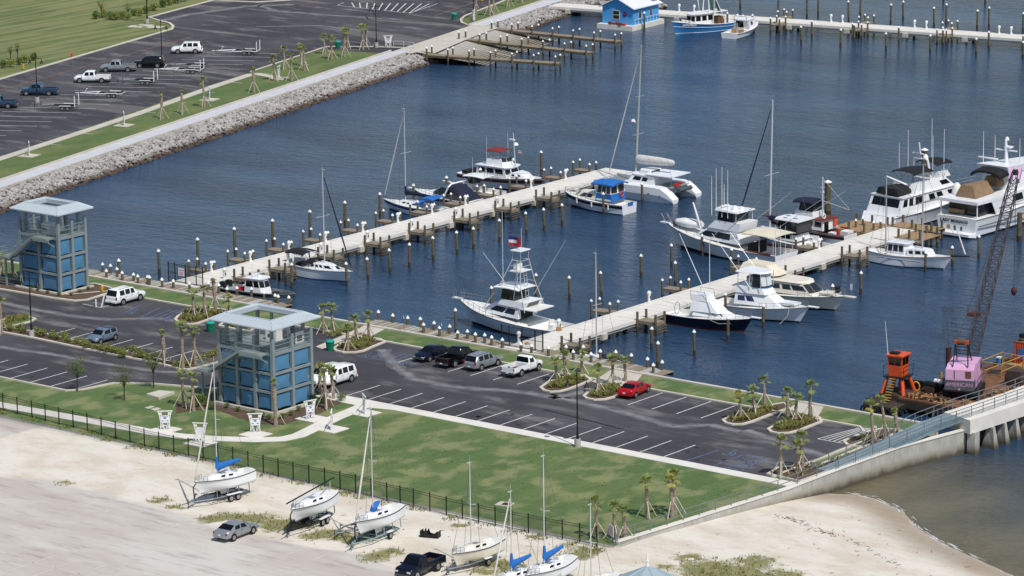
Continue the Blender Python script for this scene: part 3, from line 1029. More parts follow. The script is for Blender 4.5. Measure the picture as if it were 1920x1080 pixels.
# ------------------------------------------------------------------ piers, docks, pilings
def post_mb(zt, r=.17, zb=-3.0, lean=0.0):
    mb = MB('wood_pile')
    lx, ly = rnd.uniform(-lean, lean), rnd.uniform(-lean, lean)
    mb.cyl((lx * -.3, ly * -.3, zb), (0, 0, ZW + .75), r * 1.04, r * 1.04, 9, 'wood_dark')
    mb.cyl((0, 0, ZW + .75), (lx, ly, zt), r * 1.03, r * .95, 9, 'wood_pile')
    return mb, (lx, ly)


def cap_mb(x, y, zt, r=.17):
    mb = MB('cap_white')
    mb.cyl((x, y, zt - .06), (x, y, zt + .05), r * 1.25, r * 1.25, 9)
    mb.cyl((x, y, zt + .05), (x, y, zt + .3), r * 1.2, .02, 9)
    return mb


def piling(x, y, zt, label, group, r=.17, cap=True, zb=-3.0):
    t = thing('mooring_piling', label, 'piling', (x, y, 0), 0, group)
    m, l = post_mb(zt - .3 if cap else zt, r, zb, .06)
    m.obj('post', t)
    if cap:
        cap_mb(l[0], l[1], zt - .3, r).obj('cap', t)
    return t


def local_pile(t, x, y, zt, r=.15, cap=True, zb=-3.0):
    """a pile that is part of dock t"""
    m = MB('wood_pile')
    m.cyl((x, y, zb), (x, y, ZW + .7), r, r, 8, 'wood_dark', True)
    m.cyl((x, y, ZW + .7), (x, y, zt), r, r * .96, 8, 'wood_pile')
    o = m.obj('pile', t)
    if cap:
        c = MB('cap_white'); c.cyl((x, y, zt - .05), (x, y, zt + .04), r * 1.22, r * 1.22, 8); c.cyl((x, y, zt + .04), (x, y, zt + .26), r * 1.18, .02, 8)
        c.obj('cap', o)
    return o


def pier(x0, x1, y0, y1, label, matd='concrete_pale', M=None, name='pier', stepb=9.0):
    t = thing(name, label, 'pier', ((x0 + x1) / 2, y0, 0))
    if M is not None:
        t.matrix_world = M
    w2, L = (x1 - x0) / 2, y1 - y0
    d = MB(matd)
    d.prism([(-w2, 0), (w2, 0), (w2, L), (-w2, L)], -.38, .04, matd, True)
    d.obj('deck', t)
    j = MB('concrete_grey')
    k = 1.5
    while k < L:
        j.box((0, k, .042), (2 * w2 - .04, .035, .008)); k += 1.5
    for s in (-1, 1):
        j.box((s * (w2 - .5), L / 2, .0425), (.05, L - .1, .009))
    j.obj('joint_line', t)
    s_ = MB('concrete')
    for s in (-1, 1):
        s_.box((s * (w2 - .35), L / 2, -.55), (.35, L - .2, .34))
    s_.each('edge_beam', t)
    y = 4.0
    while y < L:
        b = MB('concrete'); b.box((0, y, -.72), (2 * w2 + .35, .95, .68)); b.obj('cross_beam', t)
        p = MB('wood_dark')
        for s in (-1, 1):
            p.cyl((s * (w2 - .7), y, -4), (s * (w2 - .7), y, -1.0), .25, .25, 8, 'concrete_grey')
        p.each('support_pile', t)
        y += stepb
    return t


pier(-52.9, -48.25, 2.65, 91.5, 'long pale concrete pier on the left, running from the boardwalk out to the catamaran')
pier(.95, 5.35, .7, 80.5, 'pale concrete pier on the right, from the gate beside the sportfishing boat to tan platforms')


def finger(x0, x1, y, wd, label, group, capped=True, ladder=False, tall=1.05):
    """short side dock from x0 (pier edge) to x1 (outer end)"""
    sg = 1 if x1 > x0 else -1
    t = thing('finger_dock', label, 'dock', (x0, y, 0), 0 if sg > 0 else PI, group)
    L = abs(x1 - x0)
    d = MB('wood_deck')
    n = int(L / .16)
    for k in range(n):
        d.box((.02 + (k + .5) * L / n, 0, -.02 + rnd.uniform(-.006, .006)), (L / n - .018, wd, .06), 'wood_deck')
    d.obj('planks', t)
    f = MB('wood_deck')
    for s in (-1, 1):
        f.box((L / 2, s * (wd / 2 - .06), -.2), (L - .03, .09, .28))
    f.box((L - .05, 0, -.2), (.08, wd - .22, .28))
    f.each('edge_beam', t)
    for px in (.12, L - .1):
        for s in (-1, 1):
            local_pile(t, px, s * (wd / 2 + .02), tall + rnd.uniform(-.08, .08), .15, capped)
    if ladder:
        l = MB('wood_pile')
        for z in (-.5, -.8, -1.1):
            l.box((L + .12, 0, z), (.06, wd + .3, .12))
        l.each('ladder_rung', t)
    return t


for i, y in enumerate((10.6, 17.7, 24.9, 31.9, 39.2, 46.2, 53.2, 60.2, 67.3, 74.4, 82.1, 88.7)):
    finger(-52.92, -56.0, y, 1.5, ORD[i + 1] + ' finger dock from the shore on the far left side of the left pier', 'finger docks on the far side of the left pier')
for i, y in enumerate((16.9, 26.0, 35.0, 43.8, 53.0, 61.6, 70.4)):
    finger(-48.23, -45.4, y, 1.7, ORD[i + 1] + ' finger dock from the shore on the right side of the left pier', 'finger docks on the near side of the left pier', False, True)
finger(-48.23, -45.4, 10.4, 1.5, 'finger dock right of the left pier nearest the shore, behind the patrol boat', 'finger docks on the near side of the left pier', False)
for i, y in enumerate((21.7, 35.8, 50.0, 64.3, 78.0)):
    finger(.93, -2.0, y, 1.6, ORD[i + 1] + ' finger dock from the shore on the left side of the right pier', 'finger docks on the left of the right pier')
for i, y in enumerate((6.5, 20.8, 49.4, 63.6)):
    finger(5.37, 8.2, y, 1.7, ORD[i + 1] + ' finger dock from the shore on the right side of the right pier', 'finger docks on the right of the right pier', False, True)

# rows of free-standing pilings
for i, y in enumerate((3.6, 10.6, 17.7, 24.9, 31.9, 39.2, 46.2, 53.2, 60.5, 67.2, 74.4, 82.1, 88.6)):
    piling(-61.9 + rnd.uniform(-.2, .2), y, 1.9 + rnd.uniform(-.15, .15), ORD[i + 1] + ' piling from the shore in the tall row beyond the left pier', 'tall pilings beyond the left pier', .19)
for i, y in enumerate((14.4, 19.0, 23.0, 27.6, 31.4, 36.3, 40.7, 44.4, 49.7, 55.2, 59.0, 62.7, 71.6, 76.4, 80.3)):
    x = -43.0 if i == 0 else -38.4 + rnd.uniform(-.3, .3)
    piling(x, y, 1.6 + rnd.uniform(-.15, .15), ORD[i + 1] + ' piling from the shore in the row right of the left pier', 'pilings right of the left pier')
for i, (a, b, tz) in enumerate([(1222, 655, 1.2), (1233, 690, 1.6), (1302, 668, 1.6), (1361, 596, 1.6), (1365, 640, 1.5), (1431, 615, 1.4), (1560, 578, 1.5), (1614, 552, 1.4), (1735, 510, 1.2), (1786, 500, 1.2), (1835, 485, 1.6)]):
    p = at(a, b, ZW)
    piling(p.x, p.y, tz, ORD[i + 1] + ' piling from the shore in the row right of the right pier', 'pilings right of the right pier')
for i, (a, b, tz) in enumerate([(855, 628, 1.7), (922, 588, 1.9), (1005, 562, 1.8), (1068, 562, 1.5), (1127, 556, 1.7), (1202, 520, 1.5), (1259, 500, 1.5), (1266, 537, 1.7), (1317, 480, 1.4), (1372, 508, 1.5), (1387, 482, 1.4)]):
    p = at(a, b, ZW)
    piling(p.x, p.y, tz, ORD[i + 1] + ' piling from the left in the basin left of the right pier', 'pilings left of the right pier')
for i, (a, b, tz, rr, lab) in enumerate([(1552, 405, 3.4, .42, 'thick brown piling behind the boat with the navy canopy'), (1733, 345, 3.6, .42, 'thick brown piling standing behind the two-deck yacht with black canvas'), (1911, 452, 2.2, .34, 'thick brown piling alongside the largest white yacht'), (1763, 385, 2.5, .38, 'thick brown piling between the two big yachts')]):
    p = at(a, b, ZW)
    piling(p.x, p.y, tz, lab, 'thick fender pilings', rr, i < 2)

# bollard pilings along the boardwalk
bw_out = [(710, 601), (737, 606), (764, 610), (789, 615), (814, 620), (843, 627), (877, 636), (909, 645), (942, 655), (977, 662), (1061, 668), (1094, 668), (1126, 675), (1154, 678), (1184, 684), (1214, 690), (1241, 695)]
bw_in = [(794, 625), (824, 632), (857, 638), (891, 644), (922, 649), (996, 664), (1028, 670), (1075, 677), (1108, 680), (1224, 701)]
bw_l = [(193, 511), (207, 514), (200, 522), (220, 520), (230, 527), (251, 528), (259, 533), (277, 533), (280, 536), (305, 540), (325, 541), (356, 547), (391, 546), (410, 551), (425, 556), (444, 555), (471, 558), (495, 563), (516, 568), (542, 572), (521, 570), (150, 510), (120, 506)]
for lst, wh in ((bw_out, 'outer edge of the right boardwalk'), (bw_in, 'inner edge of the right boardwalk'), (bw_l, 'left boardwalk near the far tower')):
    for i, q in enumerate(sorted(lst)):
        x, y = xy(*q)
        piling(x, y, 1.25 + rnd.uniform(-.1, .1), ORD[i + 1] + ' short capped piling from the left along the ' + wh, 'bollard pilings along the ' + wh, .17, True, -2.2)


def boardwalk(x0, x1, label):
    t = thing('boardwalk', label, 'boardwalk', (x0, 0, 0))
    d = MB('wood_deck')
    n = int((x1 - x0) / .3)
    for k in range(n):
        d.box(((k + .5) * (x1 - x0) / n, 1.36, .06 + rnd.uniform(-.006, .006)), ((x1 - x0) / n - .02, 2.66, .07), rnd.choice(['wood_deck', 'wood_deck', 'concrete_grey']))
    d.obj('planks', t)
    f = MB('wood_dark'); f.box(((x1 - x0) / 2, 2.6, -.2), (x1 - x0 - .05, .12, .42)); f.box(((x1 - x0) / 2, .5, -.2), (x1 - x0 - .05, .12, .42))
    f.each('edge_beam', t)
    return t


boardwalk(-19.4, .93, 'weathered timber boardwalk between the crosswalk path and the gated pier')
boardwalk(5.4, 23.2, 'weathered timber boardwalk right of the gated pier, ending by the red car')
boardwalk(-72, -32.4, 'weathered timber boardwalk by the far tower, behind the white patrol boat')

# top pier
TU = Vector((.9876, .157)); TN = Vector((-.157, .9876)); T0 = Vector((-153.5, 208.0))
tm = Matrix.Translation((T0.x + TN.x * 2.2, T0.y + TN.y * 2.2, 0)) @ Matrix.Rotation(math.atan2(TU.y, TU.x) - PI / 2, 4, 'Z')
pier(-2.25, 2.25, 0, 135, 'pale concrete pier across the top of the photo behind the blue trawler', 'concrete_pale', tm, 'pier', 11.0)


def tp(s, o):
    v = T0 + TU * s + TN * o
    return (v.x, v.y)


for i, s in enumerate((46.6, 62.2, 77.9, 93.5)):
    for side, o0, o1, ds in ((' near side', -.1, -2.9, 0), (' far side', 4.6, 7.4, -2.2)):
        t = thing('finger_dock', ORD[i + 1] + ' finger dock from the left on the' + side + ' of the top pier', 'dock', (*tp(s + ds, o0), 0), math.atan2(TU.y, TU.x) + (PI / 2 if o1 > o0 else -PI / 2), 'finger docks of the top pier')
        L = abs(o1 - o0)
        d = MB('wood_deck'); d.box((L / 2 + .05, 0, -.05), (L, 1.7, .1)); d.box((L / 2, -.8, -.22), (L - .1, .1, .22)); d.box((L / 2, .8, -.22), (L - .1, .1, .22)); d.obj('planks', t)
        for px in (.2, L - .05):
            for q in (-.86, .86):
                local_pile(t, px, q, 1.1, .16)
near_top = [(1502, 82), (1522, 71), (1576, 88), (1602, 78), (1661, 94), (1685, 82), (1744, 99), (1768, 87), (1830, 104), (1854, 93), (1918, 110), (1411, 60), (1364, 56), (1208, 55)]
far_top = [(1459, 26), (1513, 34), (1534, 28), (1591, 40), (1613, 30), (1670, 45), (1693, 37), (1751, 50), (1774, 44), (1832, 55), (1854, 52), (1918, 60), (1388, 14), (1236, 8), (1847, 8), (1769, 3)]
for lst, wh in ((near_top, 'near side of the top pier'), (far_top, 'far side of the top pier')):
    for i, q in enumerate(sorted(lst)):
        p = at(*q, ZW)
        piling(p.x, p.y, 1.6 + rnd.uniform(-.2, .2) + (.5 if wh[0] == 'f' else 0), ORD[i + 1] + ' piling from the left on the ' + wh, 'pilings on the ' + wh, .18)

# ramp docks
for (a, b, lab) in (((797, 101), (1048, 118), 'nearest of the three timber courtesy docks at the boat ramp'), ((860, 71), (1107, 98), 'middle of the three timber courtesy docks at the boat ramp'), ((921, 52), (1161, 77), 'farthest of the three timber courtesy docks at the boat ramp')):
    A, B = Vector(xy(*a)), Vector(xy(*b))
    d = B - A; L = d.length
    t = thing('courtesy_dock', lab, 'dock', (A.x, A.y, 0), math.atan2(d.y, d.x), 'courtesy docks at the boat ramp')
    m = MB('wood_deck')
    n = int(L / .3)
    for k in range(n):
        m.box(((k + .5) * L / n, 0, -.03 + rnd.uniform(-.006, .006)), (L / n - .02, 1.75, .08), rnd.choice(['wood_deck', 'wood_deck', 'wood_tan']) if rnd.random() < .3 else 'wood_deck')
    m.obj('planks', t)
    m = MB('wood_deck')
    for s in (-1, 1):
        m.box((L / 2, s * .82, -.24), (L - .04, .1, .32), 'wood_pile')
    m.box((L - .06, 0, -.24), (.1, 1.5, .32), 'wood_pile'); m.each('edge_beam', t)
    for k in range(7):
        for s in (-1, 1):
            local_pile(t, .8 + k * (L - 1.0) / 6, s * .92, 1.15, .16)


# power pedestals
def pedestal():
    t = thing('dock_pedestal', 'x', 'pedestal')
    m = MB('plastic_white'); m.cyl((0, 0, .04), (0, 0, .2), .24, .2, 8); m.cyl((0, 0, .2), (0, 0, .95), .16, .2, 8); m.cyl((0, 0, .95), (0, 0, 1.15), .2, .26, 8)
    m.obj('body', t)
    m = MB('plastic_white'); m.dome((0, 0, 1.15), .27, .3, 9, 3); m.obj('lid', t)
    m = MB('trim_grey'); m.box((.19, 0, .7), (.06, .16, .3)); m.obj('outlet_panel', t)
    return t


ped = [None]


def put_ped(x, y, label, group):
    t = pedestal() if ped[0] is None else dup(ped[0], (0, 0, 0), 0)
    ped[0] = ped[0] or t
    t.location = (x, y, 0); t['label'] = label; t['group'] = group


for i, y in enumerate((10.6, 17.7, 24.9, 31.9, 39.2, 46.2, 53.2, 60.2, 74.4, 82.1)):
    put_ped(-52.6, y - .2, ORD[i + 1] + ' white power pedestal from the shore along the left edge of the left pier', 'pedestals on the left pier')
for i, y in enumerate((8.4, 20.0, 26.2, 35.2, 44, 53, 61.7)):
    put_ped(-48.6, y, ORD[i + 1] + ' white power pedestal from the shore along the right edge of the left pier', 'pedestals on the left pier')
for i, y in enumerate((3.2, 10.6, 28.0, 49.0, 64.0)):
    put_ped(1.25, y, ORD[i + 1] + ' white power pedestal from the shore along the left edge of the right pier', 'pedestals on the right pier')
for i, s in enumerate((24.5, 27.5, 54.2, 56.4, 70.0, 72.2, 85.6, 87.8)):
    put_ped(*tp(s, 4.0), ORD[i + 1] + ' white power pedestal from the left on the top pier', 'pedestals on the top pier')
m = MB('hose_tan')
for k in range(5):
    r = .32 - .02 * k
    pts = [(1.25 + r * math.cos(a * PI / 6), 10.6 + r * math.sin(a * PI / 6), .12 + k * .09) for a in range(13)]
    m.tube(pts, .045, 5)
tag(m.obj('hose'), 'tan hose coiled round a white pedestal on the right pier', 'hose')
m = MB('hose_tan')
for k in range(3):
    m.tube([(2.3 + (.3 - .05 * k) * math.cos(a * PI / 6), 3.4 + (.3 - .05 * k) * math.sin(a * PI / 6), .09 + k * .05) for a in range(13)], .045, 5)
tag(m.obj('hose'), 'small orange hose coil lying on the right pier by the gate', 'hose')

# tan timber platforms at the end of the right pier
for (x0, y0, x1, y1, lab) in ((-4.6, 75.2, .9, 81.2, 'tan timber platform left of the right pier end, behind the white yacht stern'), (.95, 80.6, 7.6, 83.6, 'long tan timber platform across the end of the right pier'), (5.4, 75.0, 9.4, 79.6, 'tan timber platform right of the pier end, behind the two-masted sailboat')):
    t = thing('platform', lab, 'dock', (x0, y0, 0), 0, 'tan timber platforms')
    m = MB('wood_tan'); n = int((x1 - x0) / .25)
    for k in range(n):
        m.box(((k + .5) * (x1 - x0) / n, (y1 - y0) / 2, .1 + rnd.uniform(-.006, .006)), ((x1 - x0) / n - .015, y1 - y0, .08))
    m.obj('planks', t)
    m = MB('wood_tan')
    for yy in (.1, y1 - y0 - .1):
        m.box(((x1 - x0) / 2, yy, -.16), (x1 - x0 - .03, .12, .4))
    m.each('edge_beam', t)
    for px in (.4, (x1 - x0) / 2, x1 - x0 - .4):
        for q in (.25, y1 - y0 - .25):
            local_pile(t, px, q, 1.1 if q > 1 else 1.25, .17, False)

# ------------------------------------------------------------------ shore wall, bridge, rails
WP = [(56.75, -52.6, -1.2, .2), (58.0, -43, -1.6, .22), (59.6, -29, -2.4, .25), (60.35, -21.5, -3.5, .55), (61.5, -12, -3.5, .9), (63.3, -2.6, -3.5, .9)]
t = thing('retaining_wall', 'pale concrete retaining wall rising from the sand to the bridge pier', 'wall', (0, 0, 0))
m = MB('concrete_grey')
for (ax, ay, az, at_), (bx, by, bz, bt) in zip(WP, WP[1:]):
    vs = [(ax + .12, ay, -4), (bx + .12, by, -4), (bx + .12, by, bt), (ax + .12, ay, at_), (ax - .35, ay, -4), (bx - .35, by, -4), (bx - .35, by, bt), (ax - .35, ay, at_)]
    m.add(vs, [(0, 1, 2, 3), (5, 4, 7, 6), (3, 2, 6, 7), (1, 5, 6, 2), (4, 0, 3, 7)], 'wall_stained')
m.obj('wall_face', t)
m = MB('concrete_pale')
for (ax, ay, az, a_), (bx, by, bz, b_) in zip(WP, WP[1:]):
    m.add([(ax - .42, ay, a_ + .1), (ax + .2, ay, a_ + .1), (bx + .2, by, b_ + .1), (bx - .42, by, b_ + .1), (ax - .42, ay, a_), (ax + .2, ay, a_), (bx + .2, by, b_), (bx - .42, by, b_)], [(0, 1, 2, 3), (1, 0, 4, 5), (5, 6, 2, 1), (3, 2, 6, 7), (0, 3, 7, 4)])
m.obj('coping', t)


def rail(pts, h, label, name='railing', mids=(.5,), post_d=2.2, mat='galv', r=.04, cat='railing', group=None):
    t = thing(name, label, cat, (0, 0, 0), 0, group)
    P = [Vector(p) for p in pts]
    m = MB(mat)
    up = Vector((0, 0, 1))
    for k in (1.0,) + tuple(mids):
        m.tube([p + up * h * k for p in P], r, 6)
    m.obj('rail_bar', t)
    for a, b in zip(P, P[1:]):
        n = max(1, int((b - a).length / post_d))
        for k in range(n + 1 if b == P[-1] else n):
            q = a.lerp(b, k / n)
            mp = MB(mat); mp.cyl(q, q + up * h, r * 1.15, r * 1.15, 6); mp.obj('post', t)
    return t


rail([(56.75, -52.5, .3), (59.4, -30.3, .35), (60.3, -21.6, .65)], 1.05, 'grey pipe railing on the sand wall from the fence corner to the ramp foot')
rail([(55.2, -51.8, 0), (56.65, -52.6, .0)], 1.1, 'short grey railing between black fence end and wall corner', 'railing', (.5,), .8)
rail([(57.5, -21.8, .02), (58.6, -14.0, .8), (59.5, -6.0, 1.75), (60.6, -.6, 2.25), (61.6, 8, 2.3), (62.2, 40, 2.3)], 1.05, 'grey pipe railing along the far edge of the ramp and bridge', 'railing', (.5,), 2.0)
rail([(60.3, -21.2, .6), (61.5, -13.8, 1.3), (62.6, -6.0, 1.95), (63.7, -2.0, 2.3), (64.4, 8, 2.35), (65.0, 40, 2.35)], 1.05, 'grey pipe railing along the near edge of the ramp and bridge', 'railing', (.33, .66), 2.0)
t = thing('access_ramp', 'sloping concrete and grating ramp climbing to the bridge', 'ramp', (0, 0, 0))
m = MB('grate')
RL = [(57.6, -21.8, .05), (58.7, -14.0, .8), (59.6, -6.0, 1.75), (60.7, -.6, 2.2)]
RR = [(60.1, -21.3, .1), (61.3, -13.8, .85), (62.4, -6.0, 1.75), (63.5, -2.0, 2.2)]
for a, b, c, d in zip(RL, RL[1:], RR, RR[1:]):
    lo = lambda p: (p[0], p[1], p[2] - .25)
    m.add([a, c, d, b, lo(a), lo(c), lo(d), lo(b)], [(0, 1, 2, 3), (1, 5, 6, 2), (0, 3, 7, 4), (7, 6, 5, 4)])
m.obj('ramp_deck', t)
m = MB('teal_rail')
for a, c in zip(RR, RR[1:]):
    for k in range(22):
        q = Vector(a).lerp(Vector(c), k / 22) + Vector((.12, 0, 0))
        m.cyl(q, q + Vector((0, 0, .95)), .018, .018, 4)
m.obj('guard_infill', t)
m = MB('grate')
for k in range(26):
    q = Vector(RL[0]).lerp(Vector(RL[3]), k / 26)
    m.cyl(q, q + Vector((0, 0, .9)), .018, .018, 4, 'teal_rail')
m.obj('guard_infill', t)
t = thing('bridge', 'pale concrete bridge deck on a square column at the right edge', 'bridge', (0, 0, 0))
m = MB('concrete_pale')
m.prism([(60.4, -1.9), (64.3, -3.2), (65.2, 8), (65.9, 60), (62.0, 60), (61.3, 8)], .75, 2.2, 'concrete_pale', True)
m.obj('bridge_deck', t)
m = MB('wall_stained'); m.box((64.2, -2.4, -1.2), (.9, 1.0, 4.1), rz=.06); m.obj('column', t)
for k in range(22):
    m = MB('wall_stained')
    y = .6 + k * 2.2
    x = 64.9 + .014 * y
    m.add([(x - .9, y, .75), (x - .1, y - .2, .75), (x - .1, y + .2, .75), (x - 1.6, y - .3, -2.2), (x + .35, y - .5, -2.2), (x + .35, y + .5, -2.2), (x - 1.6, y + .3, -2.2)], [(0, 1, 2), (1, 4, 5, 2), (0, 3, 4, 1), (2, 5, 6, 0), (0, 6, 3)], 'wall_stained')
    m.obj('batter_pile', t)
m = MB('wood_dark'); m.prism([(61.8, .2), (62.5, .2), (63.2, 60), (62.5, 60)], -3, .74, 'wood_dark'); m.obj('shade_back_wall', t)  # wall kept dark so its colour deepens the shade under the bridge deck

# black fence between lawn and sand
FP = [(-120, 740), (6, 770), (60, 783.5), (111, 796), (164, 808), (217, 823), (271, 837), (326, 849.5), (381, 861), (437, 872.5), (494, 887.5), (550, 901), (609, 912), (667, 925), (725.5, 940), (775.5, 951), (837, 966.5), (897.5, 980), (960, 993), (1022, 1005), (1087, 1017), (1119, 1025)]
FP = [xy(*q) for q in FP]
t = thing('metal_fence', 'long black picket fence between the lawn and the sand', 'fence', (0, 0, 0))
ks = 0
for (ax, ay), (bx, by) in zip(FP, FP[1:]):
    L = math.hypot(bx - ax, by - ay); n = max(1, round(L / 2.02))
    for k in range(n):
        p = Vector((ax + (bx - ax) * k / n, ay + (by - ay) * k / n, 0)); q = Vector((ax + (bx - ax) * (k + 1) / n, ay + (by - ay) * (k + 1) / n, 0))
        m = MB('black_metal'); m.box((p.x, p.y, .95), (.085, .085, 1.9)); m.obj('post', t)
        m = MB('black_metal')
        for z in (.18, 1.5, 1.72):
            m.cyl(p + Vector((0, 0, z)), q + Vector((0, 0, z)), .022, .022, 4)
        for j in range(1, 15):
            c = p.lerp(q, j / 15); m.box((c.x, c.y, .92), (.013, .013, 1.68))
        m.obj('picket_panel', t)
m = MB('black_metal'); m.box((FP[-1][0], FP[-1][1], 1.0), (.12, .12, 2.0)); m.obj('post', t)


# gates at the pier heads
def gate(x0, x1, y, label):
    t = thing('pier_gate', label, 'gate', (x0, y, 0), 0, 'black gates at the pier heads')
    w2 = x1 - x0
    for px in (-1.1, 0, w2 * .5, w2, w2 + 1.1):
        m = MB('black_metal'); m.box((px, 0, 1.25), (.1, .1, 2.45)); m.obj('post', t)
    m = MB('black_metal')
    for z in (.15, 1.2, 2.3):
        m.box((w2 / 2, 0, z), (w2 + 2.2, .04, .05))
    k = -1.05
    while k < w2 + 1.1:
        m.box((k, 0, 1.22), (.018, .018, 2.1)); k += .14
    m.obj('bars', t)
    return t


t = gate(-52.3, -48.8, 3.6, 'black barred gate at the shore end of the left pier')
g2 = gate(1.3, 5.0, 1.4, 'black barred gate at the shore end of the right pier')
m = MB('sign_white'); m.box((-51.2 + 52.3, -.05, 1.45), (1.0, .03, .95)); o = m.obj('sign_panel', t)
text('NO ENTRY', .2, 'sign_red', t, frame((1.1, -.07, 1.65), (1, 0, 0), (0, 0, 1)))
m = MB('sign_red')
for z in (1.4, 1.25, 1.12):
    m.box((1.1, -.07, z), (.7, .01, .05))
m.obj('text_line', t)


# ------------------------------------------------------------------ observation towers
def hex_frame(m, a, b, r, mat):
    m.cyl(a, b, r, r, 6, mat)


def tarp(m, q, mat='tower_blue'):
    """laced panel: edges drawn in between the corner ties"""
    a, b, c, d = (Vector(p) for p in q)
    nn = (b - a).cross(d - a).normalized()
    f = lambda u, v: (a * (1 - u) + b * u) * (1 - v) + (d * (1 - u) + c * u) * v
    n = 8; vs = []
    for j in range(n + 1):
        for i in range(n + 1):
            u, v = i / n, j / n
            uu = .5 + (u - .5) * (1 - .11 * math.sin(PI * v)); vv = .5 + (v - .5) * (1 - .11 * math.sin(PI * u))
            vs.append(f(uu, vv) + nn * .05 * math.sin(PI * u) * math.sin(PI * v))
    m.add(vs, [(j * (n + 1) + i, j * (n + 1) + i + 1, (j + 1) * (n + 1) + i + 1, (j + 1) * (n + 1) + i) for j in range(n) for i in range(n)], mat, True)


def tower(x0, y0, wx, dy, nx, ny, label, flip=False):
    t = thing('observation_tower', label, 'tower', (x0, y0, 0))      # origin at the near-left corner; +x along the lot, +y to the water
    H = 6.35
    Z = [.15, 2.2, 4.2, H]
    xs = [wx * i / nx for i in range(nx + 1)]; ys = [dy * i / ny for i in range(ny + 1)]
    posts = [(x, 0) for x in xs] + [(wx, y) for y in ys[1:]] + [(x, dy) for x in xs[:-1]] + [(0, y) for y in ys[1:-1]]
    for x, y in posts:
        m = MB('tower_steel'); m.box((x, y, 4.05), (.36, .36, 8.1)); m.obj('post', t)
    for z in Z[1:]:
        m = MB('tower_steel')
        hh = .26 if z < H else .34
        for y in (0, dy):
            for a, b in zip(xs, xs[1:]):
                m.box(((a + b) / 2, y, z), (b - a - .362, .27, hh))
        for x in (0, wx):
            for a, b in zip(ys, ys[1:]):
                m.box((x, (a + b) / 2, z), (.27, b - a - .362, hh))
        m.obj('ring_beam', t)
    m = MB('deck_grey'); m.box((wx / 2, dy / 2, H + .1), (wx - .5, dy - .5, .14)); m.obj('deck', t)
    for k in range(3):
        z0, z1 = Z[k] + .2, Z[k + 1] - .2
        for a, b in zip(xs, xs[1:]):
            for y in (.02, dy - .02):
                m = MB('tower_blue'); tarp(m, [(a + .3, y, z0), (b - .3, y, z0), (b - .3, y, z1), (a + .3, y, z1)]); m.obj('tarp_panel', t)
        for a, b in zip(ys, ys[1:]):
            for x in (wx - .02, .02):
                m = MB('tower_blue'); tarp(m, [(x, a + .3, z0), (x, b - .3, z0), (x, b - .3, z1), (x, a + .3, z1)]); m.obj('tarp_panel', t)
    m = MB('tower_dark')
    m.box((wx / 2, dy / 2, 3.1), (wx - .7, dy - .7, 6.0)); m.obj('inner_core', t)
    # guard panels and rails round the deck
    m = MB('teal_rail')
    for (ax, ay), (bx, by) in (((0, 0), (wx, 0)), ((wx, 0), (wx, dy)), ((wx, dy), (0, dy)), ((0, dy), (0, 0))):
        for z in (H + .35, H + .85, H + 1.3):
            m.cyl((ax, ay, z), (bx, by, z), .035, .035, 5)
        n = int(math.hypot(bx - ax, by - ay) / .16)
        for k in range(n):
            u = k / n; m.box((ax + (bx - ax) * u, ay + (by - ay) * u, H + .8), (.014, .014, .95), 'mesh_grey')
    m.obj('deck_railing', t)
    # roof posts and roof ring
    ez, rz = 9.25, 9.9
    ov = .8
    for x in (.55, wx - .55):
        for y in (.55, dy - .55):
            m = MB('tower_steel'); m.box((x, y, (H + ez) / 2 + .2), (.3, .3, ez - H + .3)); m.obj('roof_post', t)
    for x in ([wx * .5] if nx == 2 else [wx * .34, wx * .66]):
        for y in (.55, dy - .55):
            m = MB('tower_steel'); m.box((x, y, (H + ez) / 2 + .2), (.26, .26, ez - H + .2)); m.obj('roof_post', t)
    E = [(-ov, -ov, ez), (wx + ov, -ov, ez), (wx + ov, dy + ov, ez), (-ov, dy + ov, ez)]
    i1 = .5
    Rg = [(i1, i1, rz), (wx - i1, i1, rz), (wx - i1, dy - i1, rz), (i1, dy - i1, rz)]
    In = [(i1 + .3, i1 + .3, rz - .1), (wx - i1 - .3, i1 + .3, rz - .1), (wx - i1 - .3, dy - i1 - .3, rz - .1), (i1 + .3, dy - i1 - .3, rz - .1)]
    Ib = [(p[0], p[1], rz - .5) for p in In]
    Eb = [(p[0], p[1], ez - .12) for p in E]
    m = MB('tower_roof')
    m.loft([Eb, E, Rg, In, Ib, Eb], 'tower_roof', True, False, False, False)
    m.obj('roof', t)
    m = MB('tower_roof')
    for k in range(4):
        a, b, c, d = Vector(E[k]), Vector(E[(k + 1) % 4]), Vector(Rg[(k + 1) % 4]), Vector(Rg[k])
        L = (b - a).length; n = int(L / .42)
        for j in range(1, n):
            p = a.lerp(b, j / n); inn = (d - a); e = (b - a).normalized()
            off = (p - a).dot(e); q = p + (inn - e * inn.dot(e))
            la = (d - a).dot(e); lb = L - (c - a).dot(e)
            if off < la:
                q = p + (inn - e * inn.dot(e)) * (off / la)
            elif L - off < lb:
                q = p + (inn - e * inn.dot(e)) * ((L - off) / lb)
            m.cyl(p + Vector((0, 0, .015)), q + Vector((0, 0, .015)), .022, .022, 4)
        m.cyl(a, d, .06, .06, 5); m.cyl(d, c, .07, .07, 5)
    m.obj('roof_seam', t)
    m = MB('tower_steel')
    for a, b in zip(In, In[1:] + In[:1]):
        m.cyl((a[0], a[1], rz - .55), (b[0], b[1], rz - .55), .12, .12, 6)
    m.obj('roof_frame', t)
    # stair: balcony on the near face, flight down to a landing past the left corner
    yb = -1.35
    xt = wx * .5; zl = 3.6; xl = -.6
    st = MB('tower_steel')
    st.box(((xt + wx - .6) / 2, yb / 2 - .1, H + .02), (wx - .6 - xt, -yb - .1, .16), 'deck_grey')
